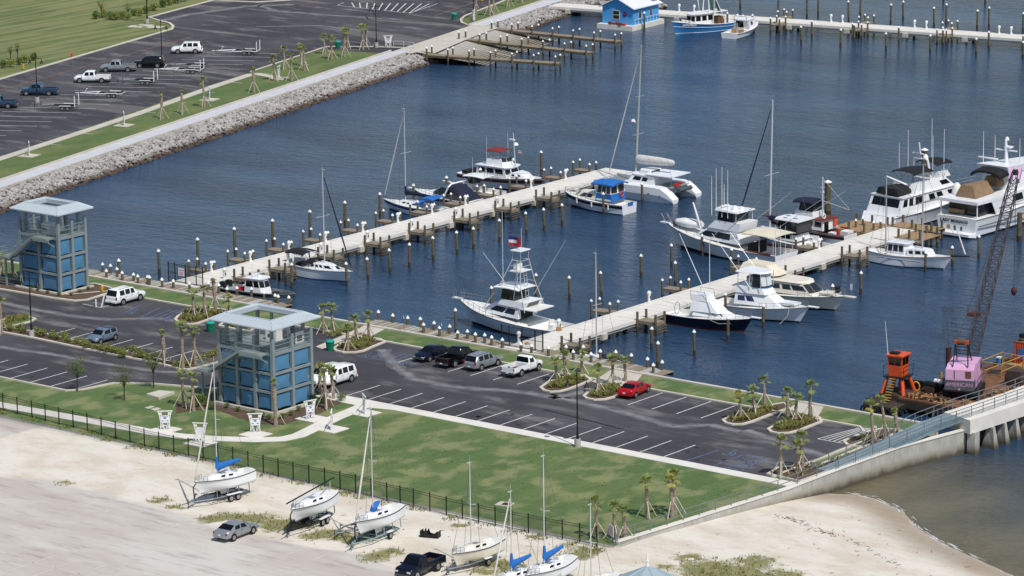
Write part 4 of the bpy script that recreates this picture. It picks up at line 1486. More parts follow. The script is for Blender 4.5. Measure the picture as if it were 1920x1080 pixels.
    for y in (yb, -.25):
        st.add([(xt, y - .06, H - .1), (xt, y + .06, H - .1), (xl, y + .06, zl - .1), (xl, y - .06, zl - .1), (xt, y - .06, H + .22), (xt, y + .06, H + .22), (xl, y + .06, zl + .22), (xl, y - .06, zl + .22)], [(0, 1, 2, 3), (4, 7, 6, 5), (0, 3, 7, 4), (1, 5, 6, 2)])
    st.box(((xl - 1.6 + xl) / 2, yb / 2 - .1, zl), (1.6, 1.5, .2), 'deck_grey')
    st.box((wx * .75, yb, H - .12), (wx * .5 - .6, .14, .3))
    st.obj('stair_frame', t)
    m = MB('deck_grey')
    n = 15
    for k in range(n):
        u = (k + .5) / n; m.box((xt + (xl - xt) * u, yb / 2 - .12, H + (zl - H) * u + .1), ((xt - xl) / n * .95, 1.0, .05))
    m.obj('tread', t)
    m = MB('teal_rail')
    pts = [(wx - .6, yb, H), (xt, yb, H), (xl, yb, zl), (xl - 1.6, yb, zl)]
    for h in (.55, 1.1):
        m.tube([(p[0], p[1], p[2] + h) for p in pts], .035, 5)
        m.tube([(xl - 1.6, yb, zl + h), (xl - 1.6, -.1, zl + h), (xl, -.1, zl + h)], .035, 5)
    for a, b in zip(pts, pts[1:]):
        L = math.dist(a, b); n = int(L / .15)
        for k in range(n):
            q = Vector(a).lerp(Vector(b), k / n); m.box((q.x, q.y, q.z + .6), (.014, .014, 1.0), 'mesh_grey')
    for k in range(9):
        m.box((xl - 1.6, yb + .14 * k, zl + .6), (.014, .014, 1.0), 'mesh_grey')
    m.obj('stair_railing', t)
    m = MB('tower_steel')
    for x in (xl - 1.4,):
        m.box((x, yb / 2, zl / 2 - .1), (.18, .18, zl - .2))
    for y in (2.2, 3.3):
        m.add([(-.3, y - .05, 2.3), (-.3, y + .05, 2.3), (-3.4, y + .05, 0), (-3.4, y - .05, 0), (-.3, y - .05, 2.6), (-.3, y + .05, 2.6), (-3.4, y + .05, .3), (-3.4, y - .05, .3)], [(0, 1, 2, 3), (4, 7, 6, 5), (0, 3, 7, 4), (1, 5, 6, 2)])
    for k in range(11):
        u = (k + .5) / 11; m.box((-.3 - 3.1 * u, 2.75, 2.5 - 2.3 * u), (.27, 1.05, .05), 'deck_grey')
    m.obj('lower_flight', t)
    m = MB('tower_steel'); m.cyl((wx - .5, -.2, 5.4), (wx - .9, yb, H - .1), .07, .07, 5); m.cyl((xt, -.2, 5.2), (xt - .1, yb, H - .1), .07, .07, 5); m.each('brace', t)
    m = MB('concrete')
    m.box((wx / 2, -.55, .15), (wx + 1.0, .35, .3)); m.box((wx + .55, dy / 2, .15), (.35, dy + 1.0, .3)); m.each('planter_kerb', t)
    return t


TN1 = tower(-8.0, -36.0, 7.5, 6.0, 3, 2, 'larger blue and grey steel lookout tower with open roof, standing beside the stalls')
TN2 = tower(-65.6, -9.2, 6.5, 4.5, 2, 2, 'smaller blue and grey steel lookout tower with open roof, by the boardwalk at far left')
TN2.scale = (1, 1, 1.07)
# white lockers on the decks
for i, (bx, by, sx, sy, sz, lab, pan) in enumerate(((-4.4, -31.4, 1.5, 1.0, 1.1, 'white locker on the deck of the larger tower', False), (-.9, -31.3, .5, 1.3, 1.25, 'white notice panel on the right railing of the larger tower', True), (-61.6, -8.4, 1.7, 1.0, 1.3, 'white locker with a dark label on the smaller tower deck', False))):
    t = thing('deck_locker' if not pan else 'notice_stand', lab, 'locker' if not pan else 'panel', (bx, by, 6.55 if i < 2 else 6.98))
    m = MB('plastic_white'); m.box((0, 0, sz / 2), (sx if not pan else .08, sy, sz)); m.obj('body', t)
    m = MB('plastic_white'); m.box((0, 0, sz + .04), ((sx if not pan else .1) + .06, sy + .06, .08)); m.obj('lid', t)
    m = MB('trim_grey'); m.box((-.1, -sy / 2 - .01, sz * .45), (sx * .45, .02, sz * .3)) if not pan else m.box((.05, 0, sz * .5), (.01, sy * .6, sz * .5)); m.obj('label_plate', t)
# ------------------------------------------------------------------ vegetation
def fan(mb, o, az, el, l, mat, r=rnd):
    """one fan frond: stalk and a spread of narrow leaflets"""
    d = Vector((math.cos(az) * math.cos(el), math.sin(az) * math.cos(el), math.sin(el)))
    side = Vector((-math.sin(az), math.cos(az), 0)); up = d.cross(side) * -1
    s0 = Vector(o); s1 = s0 + d * l * .45
    mb.cyl(s0, s1, .02, .012, 3, mat)
    n = 9
    for k in range(n):
        a = (k / (n - 1) - .5) * 2.5
        ld = (d * math.cos(a) + side * math.sin(a)).normalized()
        ll = l * .62 * (1 - .25 * abs(a)) * r.uniform(.85, 1.15)
        m_ = s1 + ld * ll * .6 + Vector((0, 0, -.02 * ll)); e = s1 + ld * ll + Vector((0, 0, -.28 * ll * r.uniform(.6, 1.3)))
        wv = (side * math.cos(a) - d * math.sin(a)) * .045
        mb.add([s1, m_ - wv, e, m_ + wv], [(0, 1, 2, 3)], mat)


def crown_mesh(seed, mat, size):
    r = random.Random(seed)
    mb = MB(mat)
    n = 15
    for k in range(n):
        fan(mb, (0, 0, 0), k * 2.4 + r.uniform(-.3, .3), r.uniform(.35, 1.45) if k > 3 else r.uniform(-.7, .1), size * r.uniform(.85, 1.2), mat if r.random() < .93 else 'frond_yellow', r)
    o = mb.obj('crown'); me = o.data; D.objects.remove(o)
    return me


CROWNS = {'g': [crown_mesh(i, 'frond', .86) for i in range(6)], 'y': [crown_mesh(9, 'frond_yellow', .86), crown_mesh(10, 'frond_yellow', .86)], 's': [crown_mesh(20, 'frond', .5), crown_mesh(21, 'frond', .45)]}


def palm(bx, by, cx, cy, label, group=None, kind='g', stakes=3):
    p = at(bx, by, .05)
    z = max(1.6, hgt(p.x, p.y, cy) - .15)
    off = (cx - bx) * .0525
    tx, ty = RT.x * off, RT.y * off
    t = thing('palm_tree', label, 'palm tree', (p.x, p.y, .02), rnd.uniform(0, 6), group)
    c, s = math.cos(-t.rotation_euler[2]), math.sin(-t.rotation_euler[2])
    tx, ty = c * tx - s * ty, s * tx + c * ty
    m = MB('trunk_palm')
    rings = []
    r0 = rnd.uniform(.15, .19)
    H = 14
    for k in range(H + 1):
        u = k / H
        rr = r0 * (1.15 - .3 * u + .12 * (k % 2)) * (1.2 if k == 0 else 1)
        if kind == 's' and u > .5:
            rr *= 1.25
        rings.append([(tx * u * u + rr * math.cos(i * .7854 + k * .4), ty * u * u + rr * math.sin(i * .7854 + k * .4), z * u) for i in range(8)])
    m.loft(rings, 'trunk_palm', smooth=False)
    m.obj('trunk', t)
    o = D.objects.new('crown', rnd.choice(CROWNS[kind])); COL.objects.link(o); o.parent = t
    o.location = (tx, ty, z - .08); o.rotation_euler = (0, 0, rnd.uniform(0, 6)); q = rnd.uniform(.9, 1.12); o.scale = (q, q, q * 1.05)
    for k in range(stakes):
        a = rnd.uniform(-.3, .3) + k * 2 * PI / 3
        hz = min(1.75, z * .45); ux = hz / z
        m = MB('stake_wood')
        e = Vector((1.05 * math.cos(a), 1.05 * math.sin(a), 0)); b = Vector((tx * ux * ux + .15 * math.cos(a), ty * ux * ux + .15 * math.sin(a), hz))
        m.cyl(e, b, .05, .05, 4)
        m.obj('stake', t)
    return t


def palms(lst, phrase, group):
    lst = sorted(lst, key=lambda q: q[0])
    n = len(lst)
    words = {1: ['the only'], 2: ['left', 'right'], 3: ['leftmost', 'middle', 'rightmost']}
    for i, q in enumerate(lst):
        pos = (words[n][i] if n <= 3 else (ORD[i + 1] + ' from left'))
        if n == 1:
            lab = 'staked palm ' + phrase
        elif n <= 3:
            lab = pos + ' palm of the ' + {2: 'pair', 3: 'three'}[n] + ' ' + phrase
        else:
            lab = ORD[i + 1] + ' palm from the left ' + phrase
        palm(q[0], q[1], q[2], q[3], lab, group, q[4] if len(q) > 4 else 'g', q[5] if len(q) > 5 else 3)


G_ = 'palms planted round the lots'
palms([(363, 597, 363, 549), (384, 595, 384, 540), (404, 586, 401, 524, 's'), (430, 590, 428, 558)], 'in the planting island behind the larger tower', G_)
palms([(308, 683, 306, 620, 's'), (343, 692, 343, 610), (366, 684, 364, 618)], 'at the right end of the shrub median', G_)
palms([(344, 762, 343, 700), (363, 770, 362, 704)], 'left of the larger tower foot', G_)
palms([(517, 797, 515, 712, 's', 1)], 'bare trunk in front of the larger tower corner', G_)
palms([(611, 765, 608, 690), (600, 738, 602, 688), (625, 747, 621, 692)], 'right of the larger tower by the white car', G_)
palms([(607, 624, 605, 576), (624, 622, 622, 575)], 'on the grass behind the crosswalk path', G_)
palms([(652, 658, 652, 610, 's'), (669, 642, 665, 596), (692, 632, 691, 590)], 'in the island beside the left crosswalk path', G_)
palms([(1044, 714, 1041, 676), (1060, 707, 1058, 665), (1091, 697, 1091, 663)], 'in the island beside the white pickup', G_)
palms([(1122, 740, 1122, 688), (1149, 722, 1149, 672), (1173, 714, 1170, 674)], 'in the island beside the red car', G_)
palms([(1389, 789, 1385, 739, 'y'), (1415, 780, 1410, 729), (1434, 759, 1431, 711)], 'in the left of the two right-hand islands', G_)
palms([(1477, 782, 1476, 734), (1491, 794, 1494, 745), (1519, 787, 1519, 722)], 'in the right of the two right-hand islands', G_)
palms([(1636, 834, 1632, 758), (1660, 826, 1650, 748), (1682, 826, 1677, 768, 's')], 'in the bed by the bridge ramp', G_)
palms([(1464, 893, 1464, 825), (1496, 888, 1494, 834), (1504, 879, 1501, 818)], 'in the mulch bed above the sand wall', G_)
palms([(1213, 970, 1212, 900), (1260, 970, 1257, 898, 'y'), (1265, 963, 1264, 890)], 'standing on the front lawn', G_)
palms([(1119, 1010, 1117, 940), (1152, 1010, 1152, 948), (1171, 1009, 1169, 955)], 'at the fence corner of the front lawn', G_)
palms([(25, 519, 22, 482), (3, 514, 2, 482), (3, 625, 2, 562)], 'near the left edge by the smaller tower', G_)
U_ = 'palms on the upper verge'
palms([(304, 223, 304, 173, 's'), (342, 213, 341, 166, 's'), (383, 201, 381, 149), (476, 173, 476, 127, 's')], 'on the lower part of the upper verge', U_)
palms([(515, 151, 512, 108), (534, 130, 532, 91), (547, 151, 545, 103), (566, 123, 560, 86), (571, 132, 569, 91), (609, 101, 606, 68), (622, 111, 620, 72), (646, 107, 648, 56), (652, 90, 651, 56), (681, 93, 677, 50), (687, 87, 684, 50)], 'in the row on the verge by the ramp', U_)
palms([(893, 26, 893, -20), (918, 30, 916, -18), (926, 26, 924, -20), (954, 13, 952, -30), (976, 5, 974, -35)], 'at the top edge beyond the ramp', U_)


def leafball(mb, c, rx, ry, rz, n, size, mats, r=rnd, hollow=.35):
    for k in range(n):
        while True:
            v = Vector((r.uniform(-1, 1), r.uniform(-1, 1), r.uniform(-1, 1)))
            if hollow < v.length < 1:
                break
        p = Vector(c) + Vector((v.x * rx, v.y * ry, v.z * rz))
        a = Vector((r.gauss(0, 1), r.gauss(0, 1), r.gauss(0, 1))).normalized(); b = a.orthogonal().normalized(); q = size * r.uniform(.6, 1.4)
        b2 = a.cross(b)
        mb.add([p - b * q * .5, p + b2 * q * .25, p + b * q * .5, p - b2 * q * .25], [(0, 1, 2, 3)], r.choice(mats))


def bush_mesh(seed, mats):
    r = random.Random(seed); mb = MB(mats[0])
    for k in range(5):
        leafball(mb, (r.uniform(-.3, .3), r.uniform(-.3, .3), r.uniform(.35, .6)), r.uniform(.32, .5), r.uniform(.32, .5), r.uniform(.3, .45), 110, .14, mats, r)
    o = mb.obj('foliage'); me = o.data; D.objects.remove(o); return me


BUSH = [bush_mesh(i, ['bush_green', 'frond_yellow', 'bush_green']) for i in range(3)]
BUSHD = [bush_mesh(i + 8, ['bush_dark', 'bush_green']) for i in range(2)]


def bush(x, y, label, group, meshes=BUSH, sc=1.0):
    t = thing('bush', label, 'bush', (x, y, .12), rnd.uniform(0, 6), group)
    m = MB('bark')
    for k in range(3):
        m.cyl((0, 0, -.1), (.2 * math.cos(k * 2.1), .2 * math.sin(k * 2.1), .45), .03, .015, 4)
    m.obj('stem', t)
    o = D.objects.new('foliage', rnd.choice(meshes)); COL.objects.link(o); o.parent = t
    q = sc * rnd.uniform(.85, 1.15); o.scale = (q, q, q)


row = [(5, 619), (20, 622), (36, 621), (46, 626), (70, 630), (83, 633), (96, 636), (107, 638), (120, 637), (126, 643), (144, 646), (161, 650), (166, 655), (180, 657), (192, 660), (206, 663), (216, 664), (229, 667), (232, 671), (250, 664), (258, 672), (266, 673), (280, 678), (330, 690), (352, 688), (378, 679), (392, 672), (404, 668)]
for i, q in enumerate(row):
    bush(*xy(*q), ORD[i + 1] + ' yellow green shrub from the left in the long median', 'shrubs in the median', BUSH, .95)
for i, q in enumerate([(388, 762), (400, 768), (380, 755), (372, 763), (596, 762), (606, 756), (588, 754), (640, 752)]):
    bush(*xy(*q), ORD[i + 1] + ' dark green bush from the left beside the larger tower', 'bushes beside the larger tower', BUSHD, .85)
for i, q in enumerate([(425, 765), (447, 772), (475, 778), (492, 782), (505, 787), (530, 785), (545, 779), (560, 770), (580, 763), (60, 545), (72, 548), (90, 552), (110, 556), (133, 556), (150, 551), (165, 545)] ):
    bush(*xy(*q), ORD[(i if i < 9 else i - 9) + 1] + ' small plant from the left at the foot of the ' + ('larger' if i < 9 else 'smaller') + ' tower', 'small plants at the tower feet', BUSHD, .5)
for i, q in enumerate([(180, 36), (192, 33), (205, 36), (216, 38), (228, 36), (240, 38), (252, 30), (262, 30), (275, 26), (290, 20), (305, 14), (318, 10), (333, 6), (348, 3), (8, 128), (20, 126), (35, 122), (50, 118), (62, 114)]):
    bush(*xy(*q), ORD[i + 1] + ' low shrub from the left along the upper lot edge' if i < 14 else ORD[i - 13] + ' shrub from the left beside the upper hydrant', 'shrubs by the upper lot', BUSH if i % 2 else BUSHD, 1.5)


def reed(name, q, n, h, mat='reed_grass'):
    poly = [Vector(xy(*p)) for p in q]
    cx = sum(p.x for p in poly) / len(poly); cy = sum(p.y for p in poly) / len(poly)
    mb = MB(mat)
    k = 0
    while k < n:
        i = rnd.randrange(len(poly)); a, b = poly[i], poly[(i + 1) % len(poly)]
        u = rnd.random(); v = math.sqrt(rnd.random()) * .86
        p = Vector((cx, cy)).lerp(a.lerp(b, u), v); k += 1
        for j in range(16):
            az = rnd.uniform(0, 6.28); hh = h * rnd.uniform(.55, 1.15); l = hh * rnd.uniform(.15, .75)
            c, s = math.cos(az), math.sin(az); r0 = rnd.uniform(0, .12)
            x, y = p.x + c * r0, p.y + s * r0
            mb.add([(x - s * .022, y + c * .022, .1), (x + s * .022, y - c * .022, .1), (x + c * l * .5 + s * .018, y + s * l * .5 - c * .018, .1 + hh * .8), (x + c * l, y + s * l, .1 + hh * .85)], [(0, 1, 2), (0, 2, 3)], mat if rnd.random() < .8 else 'bush_green')
    mb.obj(name, None, None, 'stuff')


for q, n in ((((336, 602), (360, 607), (385, 602), (425, 588), (376, 578), (345, 588)), 90), (((420, 610), (440, 616), (472, 618), (440, 606)), 26), (((634, 655), (650, 660), (680, 657), (715, 642), (690, 637), (660, 642)), 70), (((1020, 729), (1040, 734), (1070, 728), (1102, 714), (1090, 706), (1050, 714)), 85),
             (((1100, 744), (1120, 749), (1148, 744), (1172, 734), (1158, 724), (1120, 730)), 75), (((1360, 789), (1380, 795), (1412, 790), (1470, 767), (1440, 763), (1385, 780)), 85), (((1446, 806), (1465, 812), (1500, 806), (1534, 790), (1510, 783), (1470, 792)), 85),
             (((8, 612), (55, 601), (50, 596), (10, 600)), 45), (((600, 626), (640, 622), (690, 612), (650, 628), (612, 640)), 30), (((1470, 880), (1520, 876), (1600, 850), (1620, 852), (1560, 876), (1490, 898)), 26), (((1596, 828), (1620, 836), (1660, 822), (1640, 812)), 22)):
    reed('ornamental_grass', q, n, .62 if n > 30 else .4)


def tree(bx, by, cx, cy, w, h, label, group, mats, n=1500, leaf=.11, name='small_tree'):
    p = at(bx, by, .02); zc = hgt(p.x, p.y, cy)
    t = thing(name, label, 'tree', (p.x, p.y, 0), 0, group)
    m = MB('bark'); m.cyl((0, 0, 0), (.03, .02, zc * .62), .075, .055, 7)
    tips = []
    for k in range(11):
        a = k * 2.4; q = Vector((w * rnd.uniform(.3, .85) * math.cos(a), w * rnd.uniform(.3, .85) * math.sin(a), zc + h * rnd.uniform(-.5, .8)))
        b = Vector((.03, .02, zc * rnd.uniform(.45, .62))); mid = b.lerp(q, .55) + Vector((0, 0, .12))
        m.cyl(b, mid, .03, .02, 4); m.cyl(mid, q, .02, .008, 4); tips.append(q); tips.append(mid)
        for j in range(3):
            e = q + Vector((rnd.gauss(0, .25), rnd.gauss(0, .25), rnd.gauss(.1, .25))); m.cyl(q, e, .01, .005, 3); tips.append(e)
    m.obj('trunk', t)
    m = MB(mats[0])
    for q in tips:
        leafball(m, q, w * .36, w * .36, h * .3, max(4, n // len(tips)), leaf, mats, rnd, .0)
    m.obj('crown', t)
    return t


tl = ['tree_leaf', 'tree_leaf', 'bush_dark']
tree(145, 733, 146, 690, 1.15, .95, 'thin-leaved young tree nearest the left end of the lower stalls', 'young trees on the lawn', tl)
tree(233, 750, 232, 702, 1.25, 1.05, 'thin-leaved young tree in the middle of the lawn row', 'young trees on the lawn', tl)
tree(288, 727, 287, 677, 1.15, .95, 'thin-leaved young tree nearest the shrub median on the lawn', 'young trees on the lawn', tl)
for i, (x, y, cy) in enumerate(((190, 32, 8), (240, 33, 12), (276, 24, -14), (310, 12, -20), (33, 114, 92), (20, 112, 96))):
    tree(x, y, x, cy, .9 if i < 4 else .5, 1.0, ORD[i + 1] + ' sparse grey sapling from the left along the upper bed' if i < 4 else ['slim bare sapling beside the lower left kerb shrubs', 'second slim sapling near the yellow upper hydrant'][i - 4], 'saplings by the upper lot', ['bark', 'tree_leaf'], 500, .08)
# loose leaves and clippings so the lawn is not a clean sheet
mb = MB('bush_green')
for k in range(1200):
    x, y = rnd.uniform(-5, 58), rnd.uniform(-52.8, -28.8)
    a = rnd.uniform(0, 6.28); h = rnd.uniform(.04, .1); c, s = math.cos(a) * .12, math.sin(a) * .12
    mb.add([(x - c, y - s, .005), (x + c, y + s, .005), (x + rnd.uniform(-.1, .1), y + rnd.uniform(-.1, .1), h)], [(0, 1, 2)])
mb.obj('lawn_tufts', None, None, 'stuff')
tufts('fence_weeds', [(FP[i][0] + rnd.uniform(-.5, 1.5), FP[i][1] - rnd.uniform(.2, .9), rnd.uniform(.4, 1.0)) for i in range(1, len(FP)) for _ in (0, 1, 2)], 'weed', .3, 22)
# ------------------------------------------------------------------ vehicles
def wheel(par, x, y, r, w, sy):
    m = MB('tire_black')
    m.cyl((x, y - w / 2, r), (x, y + w / 2, r), r, r, 18, 'tire_black'); o = m.obj('wheel', par)
    m = MB('rim_alu')
    yo = y + sy * (w / 2)
    m.cyl((x, yo - sy * .02, r), (x, yo + sy * .012, r), r * .66, r * .62, 14); m.cyl((x, yo, r), (x, yo + sy * .03, r), r * .16, r * .12, 8, 'trim_grey')
    for k in range(5):
        a = k * 1.2566; m.box((x + r * .42 * math.cos(a), yo + sy * .012, r + r * .42 * math.sin(a)), (r * .13, .012, r * .13), 'black_rubber')
    m.obj('rim', o)


PROF = {  # x, z bottom, z belt, z top ; half widths follow
    'suv': dict(L=5.15, W=.99, wb=2.95, r=.39, st=[(-2.57, .5, .95, .97), (-2.52, .42, 1.12, 1.15), (-2.2, .36, 1.16, 1.86), (-1.2, .34, 1.16, 1.92), (.2, .34, 1.14, 1.9), (.5, .34, 1.13, 1.84), (1.18, .34, 1.1, 1.17), (2.2, .36, 1.03, 1.08), (2.48, .42, .88, .95), (2.57, .48, .7, .74)], gl=(-2.2, .5), ws=(.5, 1.18), rw=(-2.2, -2.52), doors=[(-1.98, -1.12), (-1.02, -.18), (-.08, .62)]),
    'mini': dict(L=3.95, W=.86, wb=2.5, r=.32, st=[(-1.97, .45, .75, .78), (-1.9, .36, .93, .97), (-1.62, .3, .97, 1.46), (-.6, .28, .97, 1.52), (.15, .28, .95, 1.48), (.42, .28, .94, 1.4), (.98, .28, .9, .97), (1.6, .3, .8, .86), (1.9, .36, .66, .7), (1.97, .4, .55, .58)], gl=(-1.62, .42), ws=(.42, .98), rw=(-1.62, -1.9), doors=[(-1.5, -.65), (-.55, .5)]),
    'sedan': dict(L=4.75, W=.9, wb=2.8, r=.33, st=[(-2.37, .45, .7, .73), (-2.3, .36, .93, .97), (-1.75, .28, .98, 1.02), (-1.05, .26, .98, 1.38), (-.3, .26, .96, 1.44), (.3, .26, .94, 1.38), (1.05, .26, .9, .95), (1.9, .28, .8, .84), (2.28, .34, .66, .7), (2.37, .4, .55, .58)], gl=(-1.05, .3), ws=(.3, 1.05), rw=(-1.05, -1.75), doors=[(-1.25, -.4), (-.3, .6)]),
    'wagon': dict(L=4.8, W=.94, wb=2.8, r=.36, st=[(-2.4, .48, .85, .88), (-2.33, .4, 1.02, 1.06), (-1.95, .32, 1.05, 1.66), (-1.0, .3, 1.05, 1.74), (.1, .3, 1.03, 1.72), (.4, .3, 1.02, 1.66), (1.2, .3, .98, 1.05), (2.05, .33, .88, .93), (2.33, .4, .74, .78), (2.4, .45, .6, .63)], gl=(-1.95, .4), ws=(.4, 1.2), rw=(-1.95, -2.33), doors=[(-1.75, -.98), (-.88, -.05), (.05, .7)]),
    'crew': dict(L=5.75, W=.98, wb=3.6, r=.4, st=[(-.62, .5, 1.12, 1.14), (-.6, .42, 1.16, 1.2), (-.45, .38, 1.16, 1.82), (0.1, .38, 1.16, 1.88), (.75, .38, 1.14, 1.86), (1.05, .38, 1.12, 1.78), (1.65, .38, 1.1, 1.16), (2.5, .4, 1.04, 1.09), (2.8, .46, .88, .94), (2.88, .52, .7, .74)], gl=(-.45, 1.05), ws=(1.05, 1.65), rw=(-.45, -.6), doors=[(-.38, .3), (.4, 1.2)], bed=(-2.87, -.64)),
    'regcab': dict(L=5.4, W=.98, wb=3.2, r=.4, st=[(.0, .5, 1.12, 1.14), (.02, .42, 1.16, 1.2), (.15, .38, 1.16, 1.82), (.45, .38, 1.16, 1.88), (.75, .38, 1.14, 1.86), (.95, .38, 1.12, 1.78), (1.5, .38, 1.1, 1.16), (2.35, .4, 1.04, 1.09), (2.62, .46, .88, .94), (2.7, .52, .7, .74)], gl=(.15, .95), ws=(.95, 1.5), rw=(.15, .02), doors=[(.2, 1.05)], bed=(-2.7, -.02)),
}


def vehicle(kind, paint, label, cat, loc, rz, roof=None, name='parked_car', rails=False, bedmat='bed_liner', trim='trim_grey', group='parked vehicles', open_door=False):
    P = PROF[kind]; W = P['W']; st = P['st']
    t = thing(name, label, cat, loc, rz, group)

    def ring(x):
        for a, b in zip(st, st[1:]):
            if a[0] <= x <= b[0]:
                u = (x - a[0]) / (b[0] - a[0]); zb, zl, zt = (a[i] + (b[i] - a[i]) * u for i in (1, 2, 3)); break
        e = min(1, min(x - st[0][0], st[-1][0] - x) / .45 + .0) if 'bed' not in P else min(1, (st[-1][0] - x) / .45)
        w_ = W * (.86 + .14 * math.sqrt(max(0, e)))
        wt = w_ * (.80 if zt - zl > .25 else .95 - .15 * min(1, (zt - zl) / .25))
        return w_, wt, zb, zl, zt

    def section(x):
        w_, wt, zb, zl, zt = ring(x)
        zm = zb + (zl - zb) * .55
        cr = zt + .03
        half = [(w_ * .9, zb), (w_, zb + .14), (w_ * 1.0, zm), (w_ * .97, zl), (wt, zt - .02), (wt * .86, zt + .015)]
        return [(x, y, z) for y, z in half] + [(x, -y, z) for y, z in reversed(half)]
    xs = [s[0] for s in st]
    m = MB(paint)
    m.loft([section(x) for x in xs], paint, True, True, True, True)
    if roof:
        x0, x1 = P['gl']
        for a, b in ((x0 + .02, (x0 + x1) / 2), ((x0 + x1) / 2, x1)):
            sa, sb = section(a), section(b)
            m.add([(p[0], p[1], p[2] + .012) for p in (sa[4], sb[4], sb[5], sa[5], sa[6], sb[6], sb[7], sa[7])], [(0, 1, 2, 3), (3, 2, 5, 4), (4, 5, 6, 7)], roof)
    m.obj('body', t)
    # wheel wells, wheels
    r = P['r']
    m = MB('black_rubber')
    ax = P['wb'] / 2
    cx = -.02 if 'bed' not in P else (st[-1][0] - .92 - ax)
    for x in (cx - ax, cx + ax):
        for s in (-1, 1):
            m.cyl((x, s * (W - .16), r + .02), (x, s * (W + .006), r + .02), r + .09, r + .08, 16)
    m.obj('wheel_well', t)
    for x in (cx - ax, cx + ax):
        for s in (-1, 1):
            wheel(t, x, s * (W - .1), r, .25, s)
    # side glass
    for s in (-1, 1):
        for a, b in P['doors']:
            def pt(x, k):
                q = section(x)[k]; return (q[0], q[1] * s, q[2])
            a2 = max(a, P['gl'][0] - .35); b2 = b
            lo = lambda x: pt(x, 3); hi = lambda x: pt(min(max(x, P['gl'][0] + .05), P['gl'][1] - .02), 4)
            m = MB('glass_dark'); m.quadslab([lo(a2), lo(b2), hi(b2), hi(a2)], .04, .96, .1, .9, .012); m.obj('side_window', t)
            m = MB('black_rubber')
            q = section(a2)[2]; m.box((a2 - .05, s * (ring(a2)[0] + .002), (ring(a2)[2] + ring(a2)[3]) / 2 + .08), (.012, .008, ring(a2)[3] - ring(a2)[2] - .3)); m.obj('door_seam', t)
            m = MB(trim); m.box((a2 + .12, s * (ring(a2)[0] * .985 + .015), ring(a2)[3] - .13), (.17, .03, .035)); m.obj('door_handle', t)
    for key, nm in (('ws', 'windscreen'), ('rw', 'rear_window')):
        x0, x1 = P[key]
        A, B = section(x0), section(x1)
        q = [B[5], B[6], A[6], A[5]]
        m = MB('glass_dark'); m.quadslab(q, -.04, 1.04, .05, .95, .022); m.obj(nm, t)
    # lamps, bumpers, plate, mirrors, grille
    xf = st[-1][0]; xr = st[0][0] if 'bed' not in P else P['bed'][0]
    zf = st[-2][2]
    for s in (-1, 1):
        m = MB('lamp_clear'); m.box((xf - .08, s * W * .68, zf - .08), (.16, .36, .17)); m.obj('headlight', t)
        m = MB('lamp_red'); m.box((xr + .04, s * W * .84, .95 if kind != 'sedan' else .8), (.1, .16, .34 if kind != 'sedan' else .2)); m.obj('tail_light', t)
        m = MB(paint); m.box((P['ws'][1] - .12, s * (W + .1), ring(P['ws'][1] - .12)[3] + .06), (.12, .2, .15)); m.obj('mirror', t)
    m = MB(trim); m.box((xf - .02, 0, .5), (.16, W * 1.7, .18)); m.obj('front_bumper', t)
    m = MB(trim if kind in ('crew', 'regcab') else paint); m.box((xr - .02, 0, .52), (.16, W * 1.76, .2)); m.obj('rear_bumper', t)
    m = MB('black_rubber'); m.box((xf - .03, 0, zf - .1), (.1, W * .8, .16)); m.obj('grille', t)
    m = MB('plastic_white'); m.box((xr - .11, 0, .7 if kind in ('sedan',) else .58), (.02, .32, .14)); m.obj('number_plate', t)
    if rails:
        for s in (-1, 1):
            q0, q1 = section(P['gl'][0] + .15), section(P['gl'][1] - .3)
            m = MB(trim); m.cyl((q0[0][0], s * q0[5][1], q0[5][2] + .06), (q1[0][0], s * q1[5][1], q1[5][2] + .06), .025, .025, 5); m.obj('roof_rail', t)
    if 'bed' in P:
        b0, b1 = P['bed']; L = b1 - b0
        m = MB(paint)
        for s in (-1, 1):
            rings = []
            for x in (b0, b0 + .25, b1):
                k = .95 if x == b0 else 1
                rings.append([(x, s * W * .9 * k, .5), (x, s * W * k, .66), (x, s * W * .985 * k, 1.16), (x, s * (W * k - .14), 1.16), (x, s * (W * k - .14), .6)])
            m.loft(rings, paint, True, True, True)
        m.box((b0 + .04, 0, .84), (.1, W * 1.72, .62)); m.box((b1 - .03, 0, .84), (.07, W * 1.7, .62))
        m.obj('bed_side', t)
        m = MB(bedmat); m.box(((b0 + b1) / 2, 0, .62), (L - .1, W * 1.7, .05)); m.obj('bed_floor', t)
    return t


def veh_at(rear, front, kind, *a, rev=False, **k):
    """place a vehicle from the ground contact of the two wheels on its visible right/left side"""
    A, B = Vector(xy(*rear)), Vector(xy(*front))
    d = (B - A).normalized(); side = Vector((-d.y, d.x))
    P = PROF[kind]; ax = P['wb'] / 2; cx = -.02 if 'bed' not in P else (P['st'][-1][0] - .92 - ax)
    near = -1 if side.dot(Vector((FW.x, FW.y))) > 0 else 1
    c = (A + B) / 2 - d * cx + side * (P['W'] * .95) * (-near)
    return vehicle(kind, *a, (c.x, c.y, .02), math.atan2(d.y, d.x), **k)


